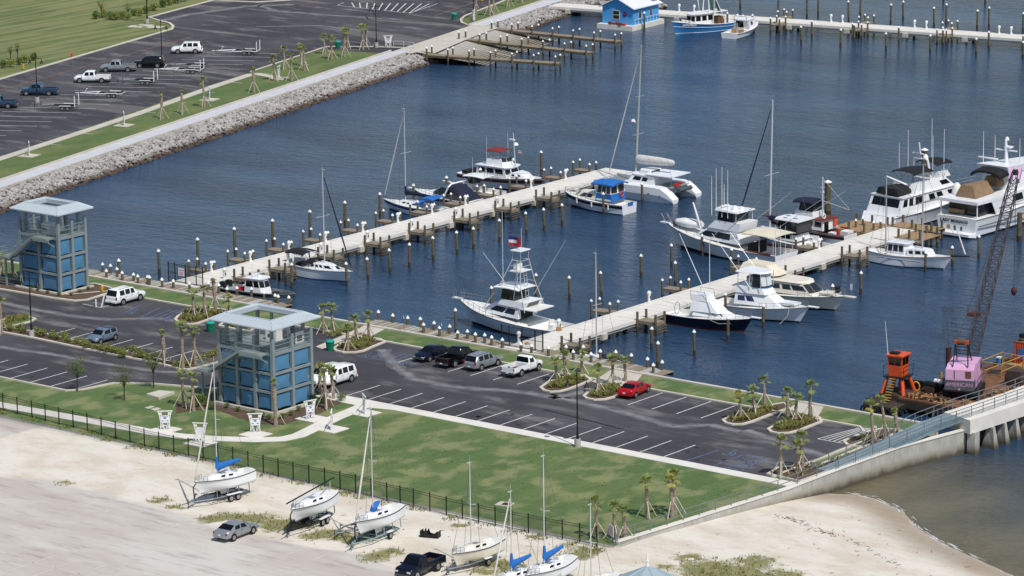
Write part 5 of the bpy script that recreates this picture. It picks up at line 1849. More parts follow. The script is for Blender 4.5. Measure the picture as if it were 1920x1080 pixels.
ANG = PI / 2
veh_at((231, 573), (263, 564), 'suv', 'paint_white', 'white SUV with dark windows parked beside the smaller tower', 'SUV', rails=True)
veh_at((216, 638), (189, 646), 'mini', 'paint_grey', 'grey blue small hatchback with dark roof parked against the shrub median', 'car', roof='paint_navy')
veh_at((641, 715), (604, 727), 'suv', 'paint_white', 'white SUV facing the lawn, half hidden by the larger tower palms', 'SUV')
vehicle('suv', 'paint_white', 'second white SUV mostly hidden behind the larger tower', 'SUV', (-3.6, -22.6, .02), -PI / 2, group='parked vehicles')
vehicle('sedan', 'paint_navy', 'dark navy car leftmost in the row facing the crosswalk lawn', 'car', (-2.3, -7.9, .02), -PI / 2, group='parked vehicles')
veh_at((854, 689), (890, 677), 'crew', 'paint_black', 'black pickup between the navy car and the silver wagon', 'pickup truck', name='pickup_truck', bedmat='canvas_black')
veh_at((902, 696), (934, 686), 'wagon', 'paint_silver', 'silver SUV between the black pickup and the white pickup', 'SUV', rails=True)
veh_at((977, 707), (1011, 695), 'regcab', 'paint_white', 'white pickup with rusty items in its open bed', 'pickup truck', name='pickup_truck', bedmat='bed_rust')
veh_at((1190, 748), (1217, 735), 'sedan', 'paint_red', 'bright red sedan parked beside the palm island', 'car')
veh_at((438, 1015), (475, 1001), 'sedan', 'paint_silver', 'silver sedan parked alone on the old sandy lot', 'car', name='parked_car')
veh_at((827, 1068), (776, 1090), 'regcab', 'paint_navy', 'old dark blue pickup at the bottom edge beside the boat trailer', 'pickup truck', name='pickup_truck', bedmat='bed_rust')
veh_at((370, 101), (330, 101.5), 'suv', 'paint_white', 'white long SUV with boat trailer, topmost in the trailer lot', 'SUV', rails=True, group='tow vehicles in the trailer lot')
veh_at((241, 135.5), (197, 136), 'crew', 'paint_silver', 'silver pickup with boat trailer, beside the dark SUV', 'pickup truck', name='pickup_truck', group='tow vehicles in the trailer lot')
veh_at((299, 128), (258, 128), 'suv', 'paint_black', 'black SUV behind the silver pickup in the trailer lot', 'SUV', group='tow vehicles in the trailer lot')
veh_at((190, 156), (150, 156), 'crew', 'paint_white', 'white pickup with boat trailer in the trailer lot', 'pickup truck', name='pickup_truck', group='tow vehicles in the trailer lot')
veh_at((94, 180), (47, 180), 'crew', 'paint_blue', 'steel blue pickup whole in view with boat trailer behind the lamp', 'pickup truck', name='pickup_truck', group='tow vehicles in the trailer lot')
veh_at((15, 204), (-28, 204), 'crew', 'paint_blue', 'blue pickup cut by the left edge with boat trailer', 'pickup truck', name='pickup_truck', group='tow vehicles in the trailer lot')


def boat_trailer(x, y, rz, L, label, guides=True, mat='galv', group='empty boat trailers', two=True, name='boat_trailer', w=1.0):
    """+x points to the hitch; origin under the axle"""
    t = thing(name, label, 'trailer', (x, y, .02), rz, group)
    m = MB(mat)
    for s in (-1, 1):
        m.tube([(-L * .3, s * w, .62), (L * .28, s * w, .6), (L * .62, s * .08, .55)], .075, 5)
    for k in (-.28, -.1, .1, .27):
        m.cyl((L * k, -w, .58), (L * k, w, .58), .055, .055, 5)
    m.cyl((L * .58, 0, .55), (L * .76, 0, .5), .08, .06, 5)
    m.obj('frame', t)
    m = MB('black_metal')
    for s in (-1, 1):
        m.cyl((-L * .3, s * .5, .76), (L * .22, s * .42, .7), .06, .06, 5)
        m.cyl((-L * .26, s * .5, .58), (-L * .26, s * .5, .76), .04, .04, 4); m.cyl((L * .14, s * .42, .58), (L * .14, s * .42, .72), .04, .04, 4)
    m.obj('bunk', t)
    m = MB(mat); m.cyl((L * .55, 0, .55), (L * .5, 0, 1.25), .06, .06, 5); m.cyl((L * .5, -.14, 1.2), (L * .5, .14, 1.2), .09, .09, 6); m.obj('winch_post', t)
    m = MB('black_metal'); m.cyl((L * .66, .12, .0), (L * .66, .12, .95), .035, .035, 5); m.obj('jack', t)
    for s in (-1, 1):
        for q in ((-.42, .42) if two else (0,)):
            wheel(t, q - L * .08, s * (w + .16), .33, .22, s)
        m = MB('paint_white'); m.box((-L * .08, s * (w + .17), .74), (1.75 if two else .9, .3, .06)); m.obj('fender', t)
        if guides:
            m = MB('plastic_white'); m.cyl((-L * .3, s * (w + .1), .6), (-L * .3, s * (w + .1), 2.3), .085, .085, 6); m.obj('guide_post', t)
    return t


tdir = (Vector(xy(0, 209)) - Vector(xy(152, 212))).normalized(); TA = math.atan2(tdir.y, tdir.x)
for (wx, wy, L, g, lab) in ((463, 104, 7.6, True, 'boat trailer behind the white long SUV'), (357, 139, 7.6, True, 'boat trailer behind the silver pickup'), (272, 160, 6.6, True, 'boat trailer behind the white pickup in the trailer lot'), (209, 184, 7.4, False, 'boat trailer behind the steel blue pickup'), (122, 208, 7.0, True, 'boat trailer behind the blue pickup at the left edge'), (368, 131, 6.4, False, 'boat trailer behind the black SUV')):
    p = Vector(xy(wx, wy)); side = Vector((-tdir.y, tdir.x)); side = side if side.dot(Vector((FW.x, FW.y))) > 0 else -side
    c = p + side * 1.15 + tdir * L * .08
    boat_trailer(c.x, c.y, TA, L, lab, g, 'paint_white' if L > 7 else 'galv')
# ------------------------------------------------------------------ boats; +x is the bow, z = 0 the waterline
def boat(name, label, cat, x, y, rz, group=None, z=ZW):
    return thing(name, label, cat, (x, y, z), R(rz), group)


def hull(t, L, B, fb, fs, side='gelcoat', boot='boot_dark', stripe=None, tw=.86, over=.11, flare=.32, cock=None, deck='deck_white', fin=2.3, bottom='bottom_grey', draft=.6, rake=.0, rub='trim_grey', round_=False, name='hull', keel=False):
    n = 22
    Zf = [0, .1, .3, .6, .88, 1.0]

    def st(u):
        s0 = .42
        if u < s0:
            k = tw + (1 - tw) * math.sin(PI / 2 * u / s0)
        else:
            k = 1 - ((u - s0) / (1 - s0)) ** fin
        hb = max(.015, B / 2 * k)
        zs = fs + (fb - fs) * (max(0, u - .1) / .9) ** 1.7 - .05 * B * 0
        if round_:
            zs = fs + (fb - fs) * u ** 2 + (fs * .16) * ((1 - u) ** 3)
        return -L / 2 + L * u, hb, zs

    def ring(u):
        x, hb, zs = st(u)
        wl = hb * (1 - flare * (.35 + .65 * u)) if not round_ else hb * (1 - .12 * u)
        if u > .4:
            wl *= 1 - ((u - .4) / .6) ** 2.6 * .9
        xw = -L / 2 + rake + (L - over * L - rake) * u
        P = []
        for f in reversed(Zf):
            e = f ** (1.35 if not round_ else .7)
            P.append((xw + (x - xw) * f, max(.01, wl + (hb - wl) * e), zs * f))
        P.append((xw - (L * .02 * u), max(.008, wl * .75), -draft * .6))
        P.append((xw - (L * .03 * u), .0, -draft))
        return P + [(p[0], -p[1], p[2]) for p in reversed(P[:-1])]
    us = [i / n for i in range(n + 1)]
    m = MB(side)
    q = len(Zf)
    half = []
    for k in range(q - 1):
        half.append(stripe if (stripe and k == 1) else (boot if (boot and k == q - 2) else side))
    half += [bottom, bottom]
    mats = half + list(reversed(half)) + [side]
    m.loft([ring(u) for u in us], side, False, True, True, True, mats)
    m.obj(name, t)
    m = MB(rub)
    for s in (-1, 1):
        m.tube([(st(u)[0], s * (st(u)[1] + .015), st(u)[2] - .04) for u in us], .04, 5)
    m.obj('rub_rail', t)
    m = MB(deck)
    c0, c1, cd_ = cock if cock else (-1, -1, 0)
    rows = []
    for i, u in enumerate(us):
        x, hb, zs = st(u)
        inn = max(.005, hb - .16)
        zf = zs - cd_ if c0 <= u <= c1 else zs + .02
        rows.append([(x, hb, zs), (x, inn, zs + .015), (x, inn * .985, zf), (x, 0, zf + (0 if c0 <= u <= c1 else .05)), (x, -inn * .985, zf), (x, -inn, zs + .015), (x, -hb, zs)])
    m.loft(rows, deck, False, False, False, False)
    if c0 > -.5 and c0 <= 0:
        x, hb, zs = st(0); m.box((x + .06, 0, zs - cd_ / 2), (.12, hb * 1.9, cd_ - .02), side)
    m.obj('deck', t)
    return st


def house(t, name, x0, x1, w0, w1, z0, z1, rf=.5, ra=.1, ins=.12, mat='gelcoat', wins=(), glass='glass_dark', roof_over=.0, rc=.45, wname='window', label=None, roofmat=None):
    """cabin with raked ends; wins: (face, u0, u1, v0, v1)"""
    A = [(x0, -w0), (x1 - rc, -w1), (x1, -w1 * .5), (x1, w1 * .5), (x1 - rc, w1), (x0, w0)]
    Bt = [(x0 + ra, -w0 + ins), (x1 - rc - rf, -w1 + ins), (x1 - rf, -w1 * .5 + ins * .5), (x1 - rf, w1 * .5 - ins * .5), (x1 - rc - rf, w1 - ins), (x0 + ra, w0 - ins)]
    lo = [(p[0], p[1], z0) for p in A]; hi = [(p[0], p[1], z1) for p in Bt]
    m = MB(mat)
    for i in range(6):
        a, b, c, d = (Vector(q) for q in (lo[i], lo[(i + 1) % 6], hi[(i + 1) % 6], hi[i]))
        G = [[(a.lerp(b, u / 6)).lerp(d.lerp(c, u / 6), v / 3) for u in range(7)] for v in range(4)]
        m.loft(G, mat, False, False, False)
    m.add(hi, [tuple(range(6))], mat)
    if roof_over or roofmat:
        k = roof_over
        cx = (x0 + x1) / 2
        r0 = [(p[0] + (k if p[0] > cx else -k), p[1] + (k if p[1] > 0 else -k), z1) for p in Bt]
        r1 = [(p[0], p[1], z1 + .09) for p in r0]
        m.loft([r0, r1], roofmat or mat, True, True, True)
    o = m.obj(name, t, label)
    F = {'R': (lo[0], lo[1], hi[1], hi[0]), 'Q': (lo[1], lo[2], hi[2], hi[1]), 'F': (lo[2], lo[3], hi[3], hi[2]), 'P': (lo[3], lo[4], hi[4], hi[3]), 'L': (lo[4], lo[5], hi[5], hi[4]), 'A': (lo[5], lo[0], hi[0], hi[5])}
    for wn in wins:
        for f in ('RL' if wn[0] == 'S' else 'QFP' if wn[0] == 'W' else wn[0]):
            a, b = wn[1], wn[2]
            if f == 'L' and wn[0] == 'S':
                a, b = 1 - b, 1 - a
            m = MB(glass); m.quadslab(F[f], a, b, wn[3], wn[4], .018); m.obj(wname, o)
    return o


def canopy(t, name, x0, x1, w, z, mat, camber=.22, posts=None, thick=.05, sag=0.0, dip=.12):
    m = MB(mat)
    rows = []
    for i in range(7):
        u = i / 6; x = x0 + (x1 - x0) * u
        zz = z + dip * math.sin(PI * u) - dip
        row = [(x, w * math.sin(a), zz - camber * (1 - math.cos(a * 1.0)) * 2) for a in [k * PI / 2 / 4 for k in range(-4, 5)]]
        rows.append(row + [(p[0], p[1] * .985, p[2] - thick) for p in reversed(row)])
    m.loft(rows, mat, True, True, True, True)
    o = m.obj(name, t)
    if posts:
        m = MB('steel')
        zb = posts
        for s in (-1, 1):
            for xa, xb in ((x0 + .1, x0 + (x1 - x0) * .45), (x1 - .1, x0 + (x1 - x0) * .45), ((x0 + x1) / 2, x0 + (x1 - x0) * .5)):
                m.cyl((xa, s * w * .93, z - camber * 1.8 - dip), (xb, s * w * .98, zb), .025, .025, 4)
        m.obj('canopy_frame', t)
    return o


def deck_rail(t, st, u0, u1, h=.65, n=12, mat='steel'):
    m = MB(mat)
    for s in (-1, 1):
        P = []
        for i in range(n + 1):
            u = u0 + (u1 - u0) * i / n; x, hb, zs = st(u); P.append(Vector((x, s * max(.02, hb - .08), zs)))
        for hh in (h, h * .5):
            m.tube([p + Vector((0, 0, hh)) for p in P], .02, 4)
        for p in P[::2]:
            m.cyl(p, p + Vector((0, 0, h)), .02, .02, 4)
    m.obj('bow_rail', t)


def antenna(t, x, y, z, h, r=.022, lean=(0, 0), name='antenna', mat='plastic_white'):
    m = MB(mat); m.cyl((x, y, z), (x + lean[0], y + lean[1], z + h), r * 1.3, r * .7, 5); return m.obj(name, t)


def rig(t, x, z0, H, bow, stern, r=.1, spread=((.5, 1.1),), boom=None, cover=None, jib=None, shroud=1.5, rakeback=.0, mat='alu', coverr=.2):
    """mast, boom with furled sail, standing rigging, furled headsail"""
    top = Vector((x - rakeback, 0, z0 + H))
    m = MB(mat); m.cyl((x, 0, z0), top, r, r * .72, 8); o = m.obj('mast', t)
    m = MB(mat); m.cyl(top, top + Vector((0, 0, .7)), .015, .012, 4); m.box((top.x + .1, 0, top.z + .05), (.5, .12, .06)); m.obj('masthead', o)
    for f, w_ in spread:
        m = MB(mat); p = Vector((x, 0, z0)).lerp(top, f); m.tube([p + Vector((-.15, -w_, .05)), p, p + Vector((-.15, w_, .05))], .035, 5); m.obj('spreader', o)
    m = MB('wire')
    m.cyl(top, stern, .016, .016, 4)
    for s in (-1, 1):
        pts = [top]
        for f, w_ in reversed(spread):
            p = Vector((x, 0, z0)).lerp(top, f); pts.append(p + Vector((-.15, s * w_, .05)))
        pts.append(Vector((x - .2, s * shroud, z0 * .7 if z0 > 0 else 0)))
        m.tube(pts, .016, 4)
    jt = Vector((x, 0, z0)).lerp(top, .97)
    m.cyl(jt, bow, .016, .016, 4)
    m.obj('standing_rigging', t)
    if jib:
        m = MB(jib); a = Vector(bow).lerp(jt, .03); b = Vector(bow).lerp(jt, .95)
        m.cyl(a, a.lerp(b, .35), .07, .1, 6); m.cyl(a.lerp(b, .35), b, .1, .05, 6); m.obj('furled_headsail', t)
    if boom:
        L, zb, up = boom
        m = MB(mat); m.cyl((x - .1, 0, zb), (x - L, 0, zb + up), .07, .06, 6); m.obj('boom', t)
        if cover:
            m = MB(cover); rows = []
            for i in range(9):
                u = i / 8; xx = x - .02 - (L - .1) * u; zz = zb + up * u + .1
                rr = coverr * (1.5 - .9 * u) if i else coverr * 1.2
                hgt_ = rr * (1.9 if u < .1 else 1.15)
                rows.append([(xx, rr * .75 * math.cos(a), zz + hgt_ * math.sin(a) + rnd.uniform(-.02, .02)) for a in [k * PI / 4 for k in range(8)]])
            m.loft(rows, cover, True, True, True, True); m.obj('sail_cover', t)
            m = MB(cover); m.cyl((x - .02, 0, zb), (x, 0, zb + 1.0 * coverr / .2), coverr * .9, .11, 7); m.obj('mast_boot', t)


def fenders(t, st, us, side=-1):
    for u in us:
        x, hb, zs = st(u); m = MB('plastic_white'); m.cyl((x, side * (hb + .05), zs - .75), (x, side * (hb + .1), zs - .15), .11, .11, 7); m.obj('fender', t)


def wheelhouse_seats(t, x, z, n=2, mat='plastic_white'):
    for k in range(n):
        m = MB(mat); y = (k - (n - 1) / 2) * .9
        m.box((x, y, z + .25), (.5, .5, .5)); m.box((x - .25, y, z + .65), (.12, .5, .6)); m.obj('helm_seat', t)


def letters(t, body, size, o, xd, yd, mat='ink', name='lettering'):
    return text(body, size, mat, t, frame(o, xd, yd), name, .01, 'CENTER', .018)


def strokes(t, o, xd, L, h, mat):
    """a worn name too faint to read: a row of short letter strokes"""
    m = MB(mat); x = 0; xv = Vector(xd)
    while x < L:
        w_ = h * rnd.uniform(.3, .55); p = Vector(o) + xv * x
        for k in range(2):
            q = p + xv * w_ * k * .7; m.cyl(q, q + Vector((0, 0, h)), h * .09, h * .09, 4)
        m.cyl(p + Vector((0, 0, h * rnd.choice([.05, .5, .95]))), p + xv * w_ * .7 + Vector((0, 0, h * rnd.choice([.5, .95]))), h * .08, h * .08, 4)
        x += w_ + h * .28
    m.obj('lettering', t)


GB = 'boats berthed at the piers'
# --- left pier, far side
t = boat('sailboat', 'white sailboat with navy sail cover and bright blue bimini on the left pier', 'sailboat', -59.8, 57.8, 179, GB)
st = hull(t, 11, 3.4, 1.35, 1.05, 'gelcoat', 'boot_blue', 'boot_blue', tw=.62, fin=1.7, round_=True, cock=(.08, .3, .45), draft=.9)
house(t, 'cabin', -1.6, 2.9, 1.05, .7, 1.15, 1.62, 1.0, .1, .2, 'gelcoat', [('S', .1, .3, .3, .75), ('S', .4, .6, .3, .75), ('S', .7, .85, .3, .75)], 'glass_smoke')
rig(t, 1.4, 1.6, 12.4, (5.3, 0, 1.45), (-5.4, 0, 1.2), .085, ((.52, 1.15),), (4.6, 2.55, .0), 'canvas_navy', 'sail_white')
canopy(t, 'bimini', -4.6, -2.5, 1.25, 2.75, 'canvas_blue', .12, 1.2); deck_rail(t, st, .72, .985)
canopy(t, 'spray_hood', -2.2, -1.0, 1.0, 1.95, 'canvas_blue', .2)

t = boat('motor_cruiser', 'white express cruiser with large navy cockpit cover, left pier', 'motorboat', -59.6, 64.1, 180, GB)
st = hull(t, 11.2, 3.7, 1.75, 1.25, 'gelcoat', None, 'canvas_navy', tw=.9, cock=(.05, .4, .5))
house(t, 'cabin', -1.0, 4.0, 1.35, .7, 1.5, 2.0, 2.2, .1, .3, 'gelcoat', [('S', .2, .34, .3, .7), ('S', .4, .52, .3, .7)])
house(t, 'windscreen', -1.6, 1.5, 1.6, 1.1, 1.9, 2.75, 1.4, .2, .25, 'glass_smoke', [('S', .05, .95, .1, .95), ('W', .05, .95, .1, .95)], 'glass_dark')
m = MB('gelcoat'); m.tube([(-1.2, -1.75, 1.5), (-2.0, -1.6, 3.0), (-2.1, -1.1, 3.35), (-2.1, 1.1, 3.35), (-2.0, 1.6, 3.0), (-1.2, 1.75, 1.5)], .13, 6); m.obj('radar_arch', t)
m = MB('canvas_navy'); rows = []
for xx, zz, w_ in ((-1.9, 3.3, 1.45), (-2.8, 3.15, 1.5), (-4.0, 2.4, 1.55), (-5.2, 1.45, 1.6)):
    rows.append([(xx, -w_, zz - .9 if xx > -5 else zz - .2), (xx, -w_ * .95, zz - .25), (xx, -w_ * .5, zz), (xx, w_ * .5, zz), (xx, w_ * .95, zz - .25), (xx, w_, zz - .9 if xx > -5 else zz - .2)])
m.loft(rows, 'canvas_navy', False, False, False, True); m.obj('cockpit_cover', t)
deck_rail(t, st, .55, .985)
m = MB('gelcoat'); m.box((5.9, 0, 1.75), (.9, .5, .12)); m.obj('pulpit', t)

t = boat('fishing_boat', 'white walkaround fishing boat with white hardtop, beside the navy covered cruiser', 'motorboat', -60.0, 71.0, 180, GB)
st = hull(t, 9.2, 3.0, 1.6, 1.1, 'gelcoat', None, None, cock=(.04, .55, .5))
house(t, 'cabin', .2, 3.4, 1.05, .6, 1.3, 2.0, 1.3, .0, .2, 'gelcoat', [('S', .2, .6, .3, .7)])
house(t, 'windscreen', -.6, 1.2, 1.0, .8, 2.0, 2.9, .5, .1, .1, 'glass_smoke', [('S', .1, .9, .1, .9), ('W', .05, .95, .1, .9)])
canopy(t, 'hardtop', -2.6, 1.0, 1.3, 3.25, 'gelcoat', .06, 1.0, .1); wheelhouse_seats(t, -1.2, .75)
antenna(t, -.4, .8, 3.3, 2.4); deck_rail(t, st, .6, .985)
for k in range(4):
    antenna(t, -2.5, -1.0 + .65 * k, 3.2, 1.2, .02, (-.3, 0), 'rod', 'black_metal')
m = MB('gelcoat'); m.box((4.9, 0, 1.62), (1.2, .45, .1)); m.obj('pulpit', t)

t = boat('trawler_yacht', 'white trawler yacht with dark red bimini and red waterline stripe, left pier', 'motorboat', -60.6, 78.4, -2, GB)
st = hull(t, 14.6, 4.3, 2.15, 1.5, 'gelcoat', 'boot_red', 'wood_red', tw=.84, fin=2.2, cock=(.03, .2, .5))
house(t, 'saloon', -3.6, 2.2, 1.85, 1.7, 1.75, 3.1, .5, .05, .12, 'gelcoat', [('S', .08, .3, .35, .85), ('S', .36, .6, .35, .85), ('S', .66, .92, .35, .85), ('W', .06, .94, .35, .85)], roof_over=.2)
house(t, 'forward_trunk', 2.1, 4.9, 1.5, .9, 1.95, 2.5, .6, 0, .15, 'gelcoat', [('S', .15, .35, .25, .75), ('S', .55, .75, .25, .75)])
house(t, 'flybridge', -2.2, 1.2, 1.4, 1.2, 3.2, 4.05, .3, .1, .1, 'gelcoat', [('W', .05, .95, .7, 1.35)], 'glass_smoke')
canopy(t, 'bimini', -2.3, .5, 1.25, 5.5, 'canvas_red', .14, 4.0); wheelhouse_seats(t, -.8, 3.3)
m = MB('alu'); m.cyl((2.0, 0, 3.1), (1.7, 0, 7.9), .09, .06, 6); o = m.obj('mast', t)
m = MB('plastic_white'); m.dome((1.8, .4, 6.1), .38, .4, 9, 3); m.box((1.8, -.35, 7.0), (.9, .25, .18)); m.obj('radar', t)
m = MB('flag_red'); m.box((2.5, .4, 5.2), (.6, .02, .45), 'flag_white'); m.box((2.5, .4, 5.0), (.6, .024, .1)); m.box((2.5, .4, 5.3), (.6, .024, .1)); m.obj('flag', t)
deck_rail(t, st, .3, .985, .75); antenna(t, -2.0, -1.4, 3.2, 4.0); antenna(t, -.5, 1.4, 4.0, 3.6)
m = MB('canvas_black'); m.box((-6.2, 0, 1.5), (1.0, 2.6, .8)); m.obj('cockpit_gear', t)
m = MB('wood_red'); m.box((7.4, 0, 2.15), (1.1, .5, .08)); m.obj('pulpit', t)

# --- left pier, near side and end
t = boat('motor_cruiser', 'white cruiser with bright blue canvas roof and orange life ring, stern to the right', 'motorboat', -41.1, 73.8, 181, GB)
st = hull(t, 10.8, 3.8, 1.9, 1.35, 'gelcoat', 'boot_blue', 'canvas_navy', tw=.9, cock=(.03, .22, .4))
house(t, 'cabin', -1.0, 3.6, 1.5, 1.0, 1.6, 2.45, 1.4, .0, .25, 'gelcoat_cream', [('S', .25, .5, .25, .8), ('S', .55, .82, .25, .8), ('W', .08, .92, .25, .8)], 'glass_smoke')
house(t, 'helm_deck', -3.6, -.4, 1.65, 1.5, 1.6, 2.6, .2, .1, .06, 'canvas_blue', [('S', .05, .95, .05, .3)], 'gelcoat')
house(t, 'canvas_enclosure', -3.5, -.5, 1.6, 1.45, 2.62, 3.75, .3, .1, .08, 'plastic_white', [('S', .06, .3, .08, .92), ('S', .36, .62, .08, .92), ('S', .68, .94, .08, .92), ('A', .05, .45, .08, .92), ('A', .55, .95, .08, .92), ('W', .06, .94, .1, .92)], 'glass_smoke')
canopy(t, 'canvas_roof', -4.0, -.3, 1.75, 4.25, 'canvas_blue', .17, None, .12)
m = MB('life_orange')
pts = [(-3.75, -.6 + .33 * math.cos(a * PI / 6), 2.45 + .33 * math.sin(a * PI / 6)) for a in range(13)]
m.tube(pts, .09, 6); m.obj('life_ring', t)
m = MB('canvas_blue'); m.box((-5.42, -.2, 1.3), (.03, 1.2, .5)); m.obj('stern_cloth', t); 
deck_rail(t, st, .55, .985); fenders(t, st, (.2, .45, .7), 1)

t = boat('catamaran', 'large white sailing catamaran with furled grey mainsail at the end of the left pier', 'catamaran', -41.6, 85.4, 181, GB)
for s in (-1, 1):
    n = 14; rows = []
    for i in range(n + 1):
        u = i / n; x = -7 + 13.6 * u
        hb = .95 * (.75 + .25 * math.sin(PI / 2 * min(1, u / .4))) if u < .4 else .95 * (1 - ((u - .4) / .6) ** 2.2)
        hb = max(hb, .03); zt = (.55 + 1.45 * min(1, u / .16) ** .8) if u < .16 else 2.0 - .1 * (u - .16)
        y0 = s * 2.75
        rows.append([(x, y0 + hb, zt), (x, y0 + hb * 1.0, zt * .5), (x - .25 * u, y0 + hb * .7, 0), (x - .3 * u, y0, -.5), (x - .25 * u, y0 - hb * .7, 0), (x, y0 - hb * 1.0, zt * .5), (x, y0 - hb, zt)])
    m = MB('gelcoat'); m.loft(rows, 'gelcoat', True, True, True, False); m.obj('hull', t)
    m = MB('trim_grey'); m.box((-3.2, s * 3.72, 1.1), (.3, .05, .14)); m.box((-5.0, s * 3.66, .95), (.25, .05, .12)); m.obj('port_light', t)
m = MB('gelcoat'); m.box((-1.2, 0, 1.35), (8.2, 4.4, .9)); m.obj('bridge_deck', t)
house(t, 'saloon', -3.0, 2.4, 2.3, 1.7, 1.85, 3.05, 1.0, .0, .25, 'gelcoat', [('S', .28, .5, .4, .82), ('S', .55, .86, .4, .82), ('W', .06, .94, .35, .85)], roof_over=.1)
house(t, 'cockpit_roof', -6.0, -1.2, 2.3, 2.2, 3.3, 3.42, .1, .0, .0, 'gelcoat', rc=.3)
house(t, 'flybridge', -1.9, .6, 1.4, 1.2, 3.15, 3.7, .3, .1, .1, 'gelcoat', [('A', .1, .9, .1, .9)], 'trim_grey')
m = MB('gelcoat'); m.box((-4.6, 0, 1.82), (2.6, 4.2, .06), 'deck_grey'); m.obj('cockpit_floor', t)
for s in (-1, 1):
    m = MB('steel'); m.cyl((-5.8, s * 2.0, 1.8), (-5.8, s * 2.0, 3.3), .04, .04, 5); m.obj('roof_stanchion', t)
m = MB('net_green'); m.prism([(3.0, -1.9), (6.0, -1.9), (6.0, 1.9), (3.0, 1.9)], 1.7, 1.74, 'deck_grey'); m.obj('trampoline', t)
m = MB('alu'); m.cyl((6.1, -2.7, 1.9), (6.1, 2.7, 1.9), .1, .1, 6); m.obj('cross_beam', t)
rig(t, 1.5, 3.0, 17.6, (6.1, 0, 2.2), (-6.8, 2.6, 1.6), .16, ((.3, 1.3), (.6, 1.1)), (6.2, 4.5, .1), None, 'sail_white', 3.0, 1.0, 'mast_grey', .34)
m = MB('sail_white'); m.loft([[(1.3 - 6.2 * u, r_ * .8 * math.cos(a), 4.85 + .1 * u + r_ * 1.15 * math.sin(a)) for a in [k * PI / 4 for k in range(8)]] for u, r_ in ((0, .42), (.04, .55), (.2, .56), (.4, .52), (.6, .5), (.8, .42), (.95, .34), (1, .2))], 'sail_white', True, True, True, True); m.obj('sail_cover', t)
m = MB('plastic_white'); m.dome((1.9, 0, 10.0), .32, .35, 8, 3); m.box((1.8, 0, 9.95), (.6, .2, .1)); m.obj('radar', t)
for s in (-1, 1):
    m = MB('life_red'); m.box((-6.0, 1.1 * s, 2.2), (.5, .6, .35)) if s > 0 else m.box((-6.05, .2, 2.3), (.4, .5, .3)); m.obj('cushion', t)
m = MB('canvas_black'); m.loft([[(-6.6 + .4 * math.cos(a), yy, 1.55 + .3 * math.sin(a)) for a in [k * PI / 4 for k in range(8)]] for yy in (-1.4, 1.4)], 'trim_grey', True, True, True, True); m.obj('tender', t)

t = boat('sailboat', 'white sailboat with black bimini, bow pointing right, on the left pier', 'sailboat', -43.6, 20.9, -3, GB)
st = hull(t, 10.2, 3.5, 1.5, 1.25, 'gelcoat', 'boot_blue', None, tw=.72, fin=1.8, round_=True, cock=(.04, .36, .45), draft=.9)
house(t, 'cabin', -1.4, 3.1, 1.2, .7, 1.35, 1.95, 1.3, .1, .25, 'gelcoat', [('S', .1, .22, .3, .75), ('S', .28, .4, .3, .75), ('S', .46, .58, .3, .75), ('S', .68, .95, .25, .7), ('F', .1, .9, .2, .7)])
rig(t, .3, 1.9, 11.8, (5.0, 0, 1.6), (-5.0, 0, 1.3), .09, ((.5, 1.2),), (4.0, 3.0, .15), None, 'canvas_navy')
m = MB('gelcoat'); m.tube([(-3.6, -1.5, 1.2), (-3.9, -1.4, 2.8), (-3.9, 1.4, 2.8), (-3.6, 1.5, 1.2)], .1, 6); m.obj('traveller_arch', t)
canopy(t, 'bimini', -5.2, -2.0, 1.45, 3.2, 'canvas_black', .16, 1.3); canopy(t, 'spray_hood', -2.0, -.7, 1.2, 2.4, 'canvas_black', .25, 1.4)
m = MB('canvas_black'); m.box((-4.4, 0, 1.05), (.8, 2.0, .5)); m.obj('cockpit_cushion', t); deck_rail(t, st, .3, .985, .6)

t = boat('patrol_boat', 'white patrol boat with black gunwale and red engine cover by the left boardwalk', 'motorboat', -41.6, 7.3, 3, GB)
st = hull(t, 10.8, 3.1, 1.45, 1.15, 'gelcoat', None, 'canvas_black', tw=.92, fin=2.8, flare=.2, rub='black_rubber', cock=(.03, .97, .42), deck='deck_grey')
house(t, 'wheelhouse', -1.7, 1.3, 1.15, 1.0, .8, 2.75, .55, .1, .1, 'gelcoat', [('S', .08, .55, .5, .88), ('S', .62, .95, .5, .88), ('W', .05, .95, .5, .88), ('A', .15, .85, .45, .88)], roof_over=.18)
m = MB('plastic_white'); m.dome((-.2, 0, 2.85), .3, .25, 8, 3); m.box((-.8, 0, 3.15), (.12, 1.5, .12)); m.cyl((-1.2, 0, 2.8), (-1.3, 0, 4.4), .06, .04, 5); m.obj('light_bar', t)
m = MB('life_red'); m.cyl((-3.2, -.5, 1.1), (-2.3, -.5, 1.1), .38, .38, 9); m.obj('engine_cover', t)
for s in (-1, 1):
    m = MB('canvas_black'); m.box((-5.5, s * .55, 1.2), (.7, .55, 1.1)); m.obj('outboard', t)
m = MB('canvas_black'); m.box((2.2, 0, 1.15), (.5, .9, .3)); m.box((2.9, .2, 1.1), (.5, .3, .2)); m.obj('deck_gear', t)
letters(t, 'MARINE PATROL', .36, (1.2, -1.58, .62), (1, 0, 0), (0, .12, 1))
wheelhouse_seats(t, -2.4, .7, 1)

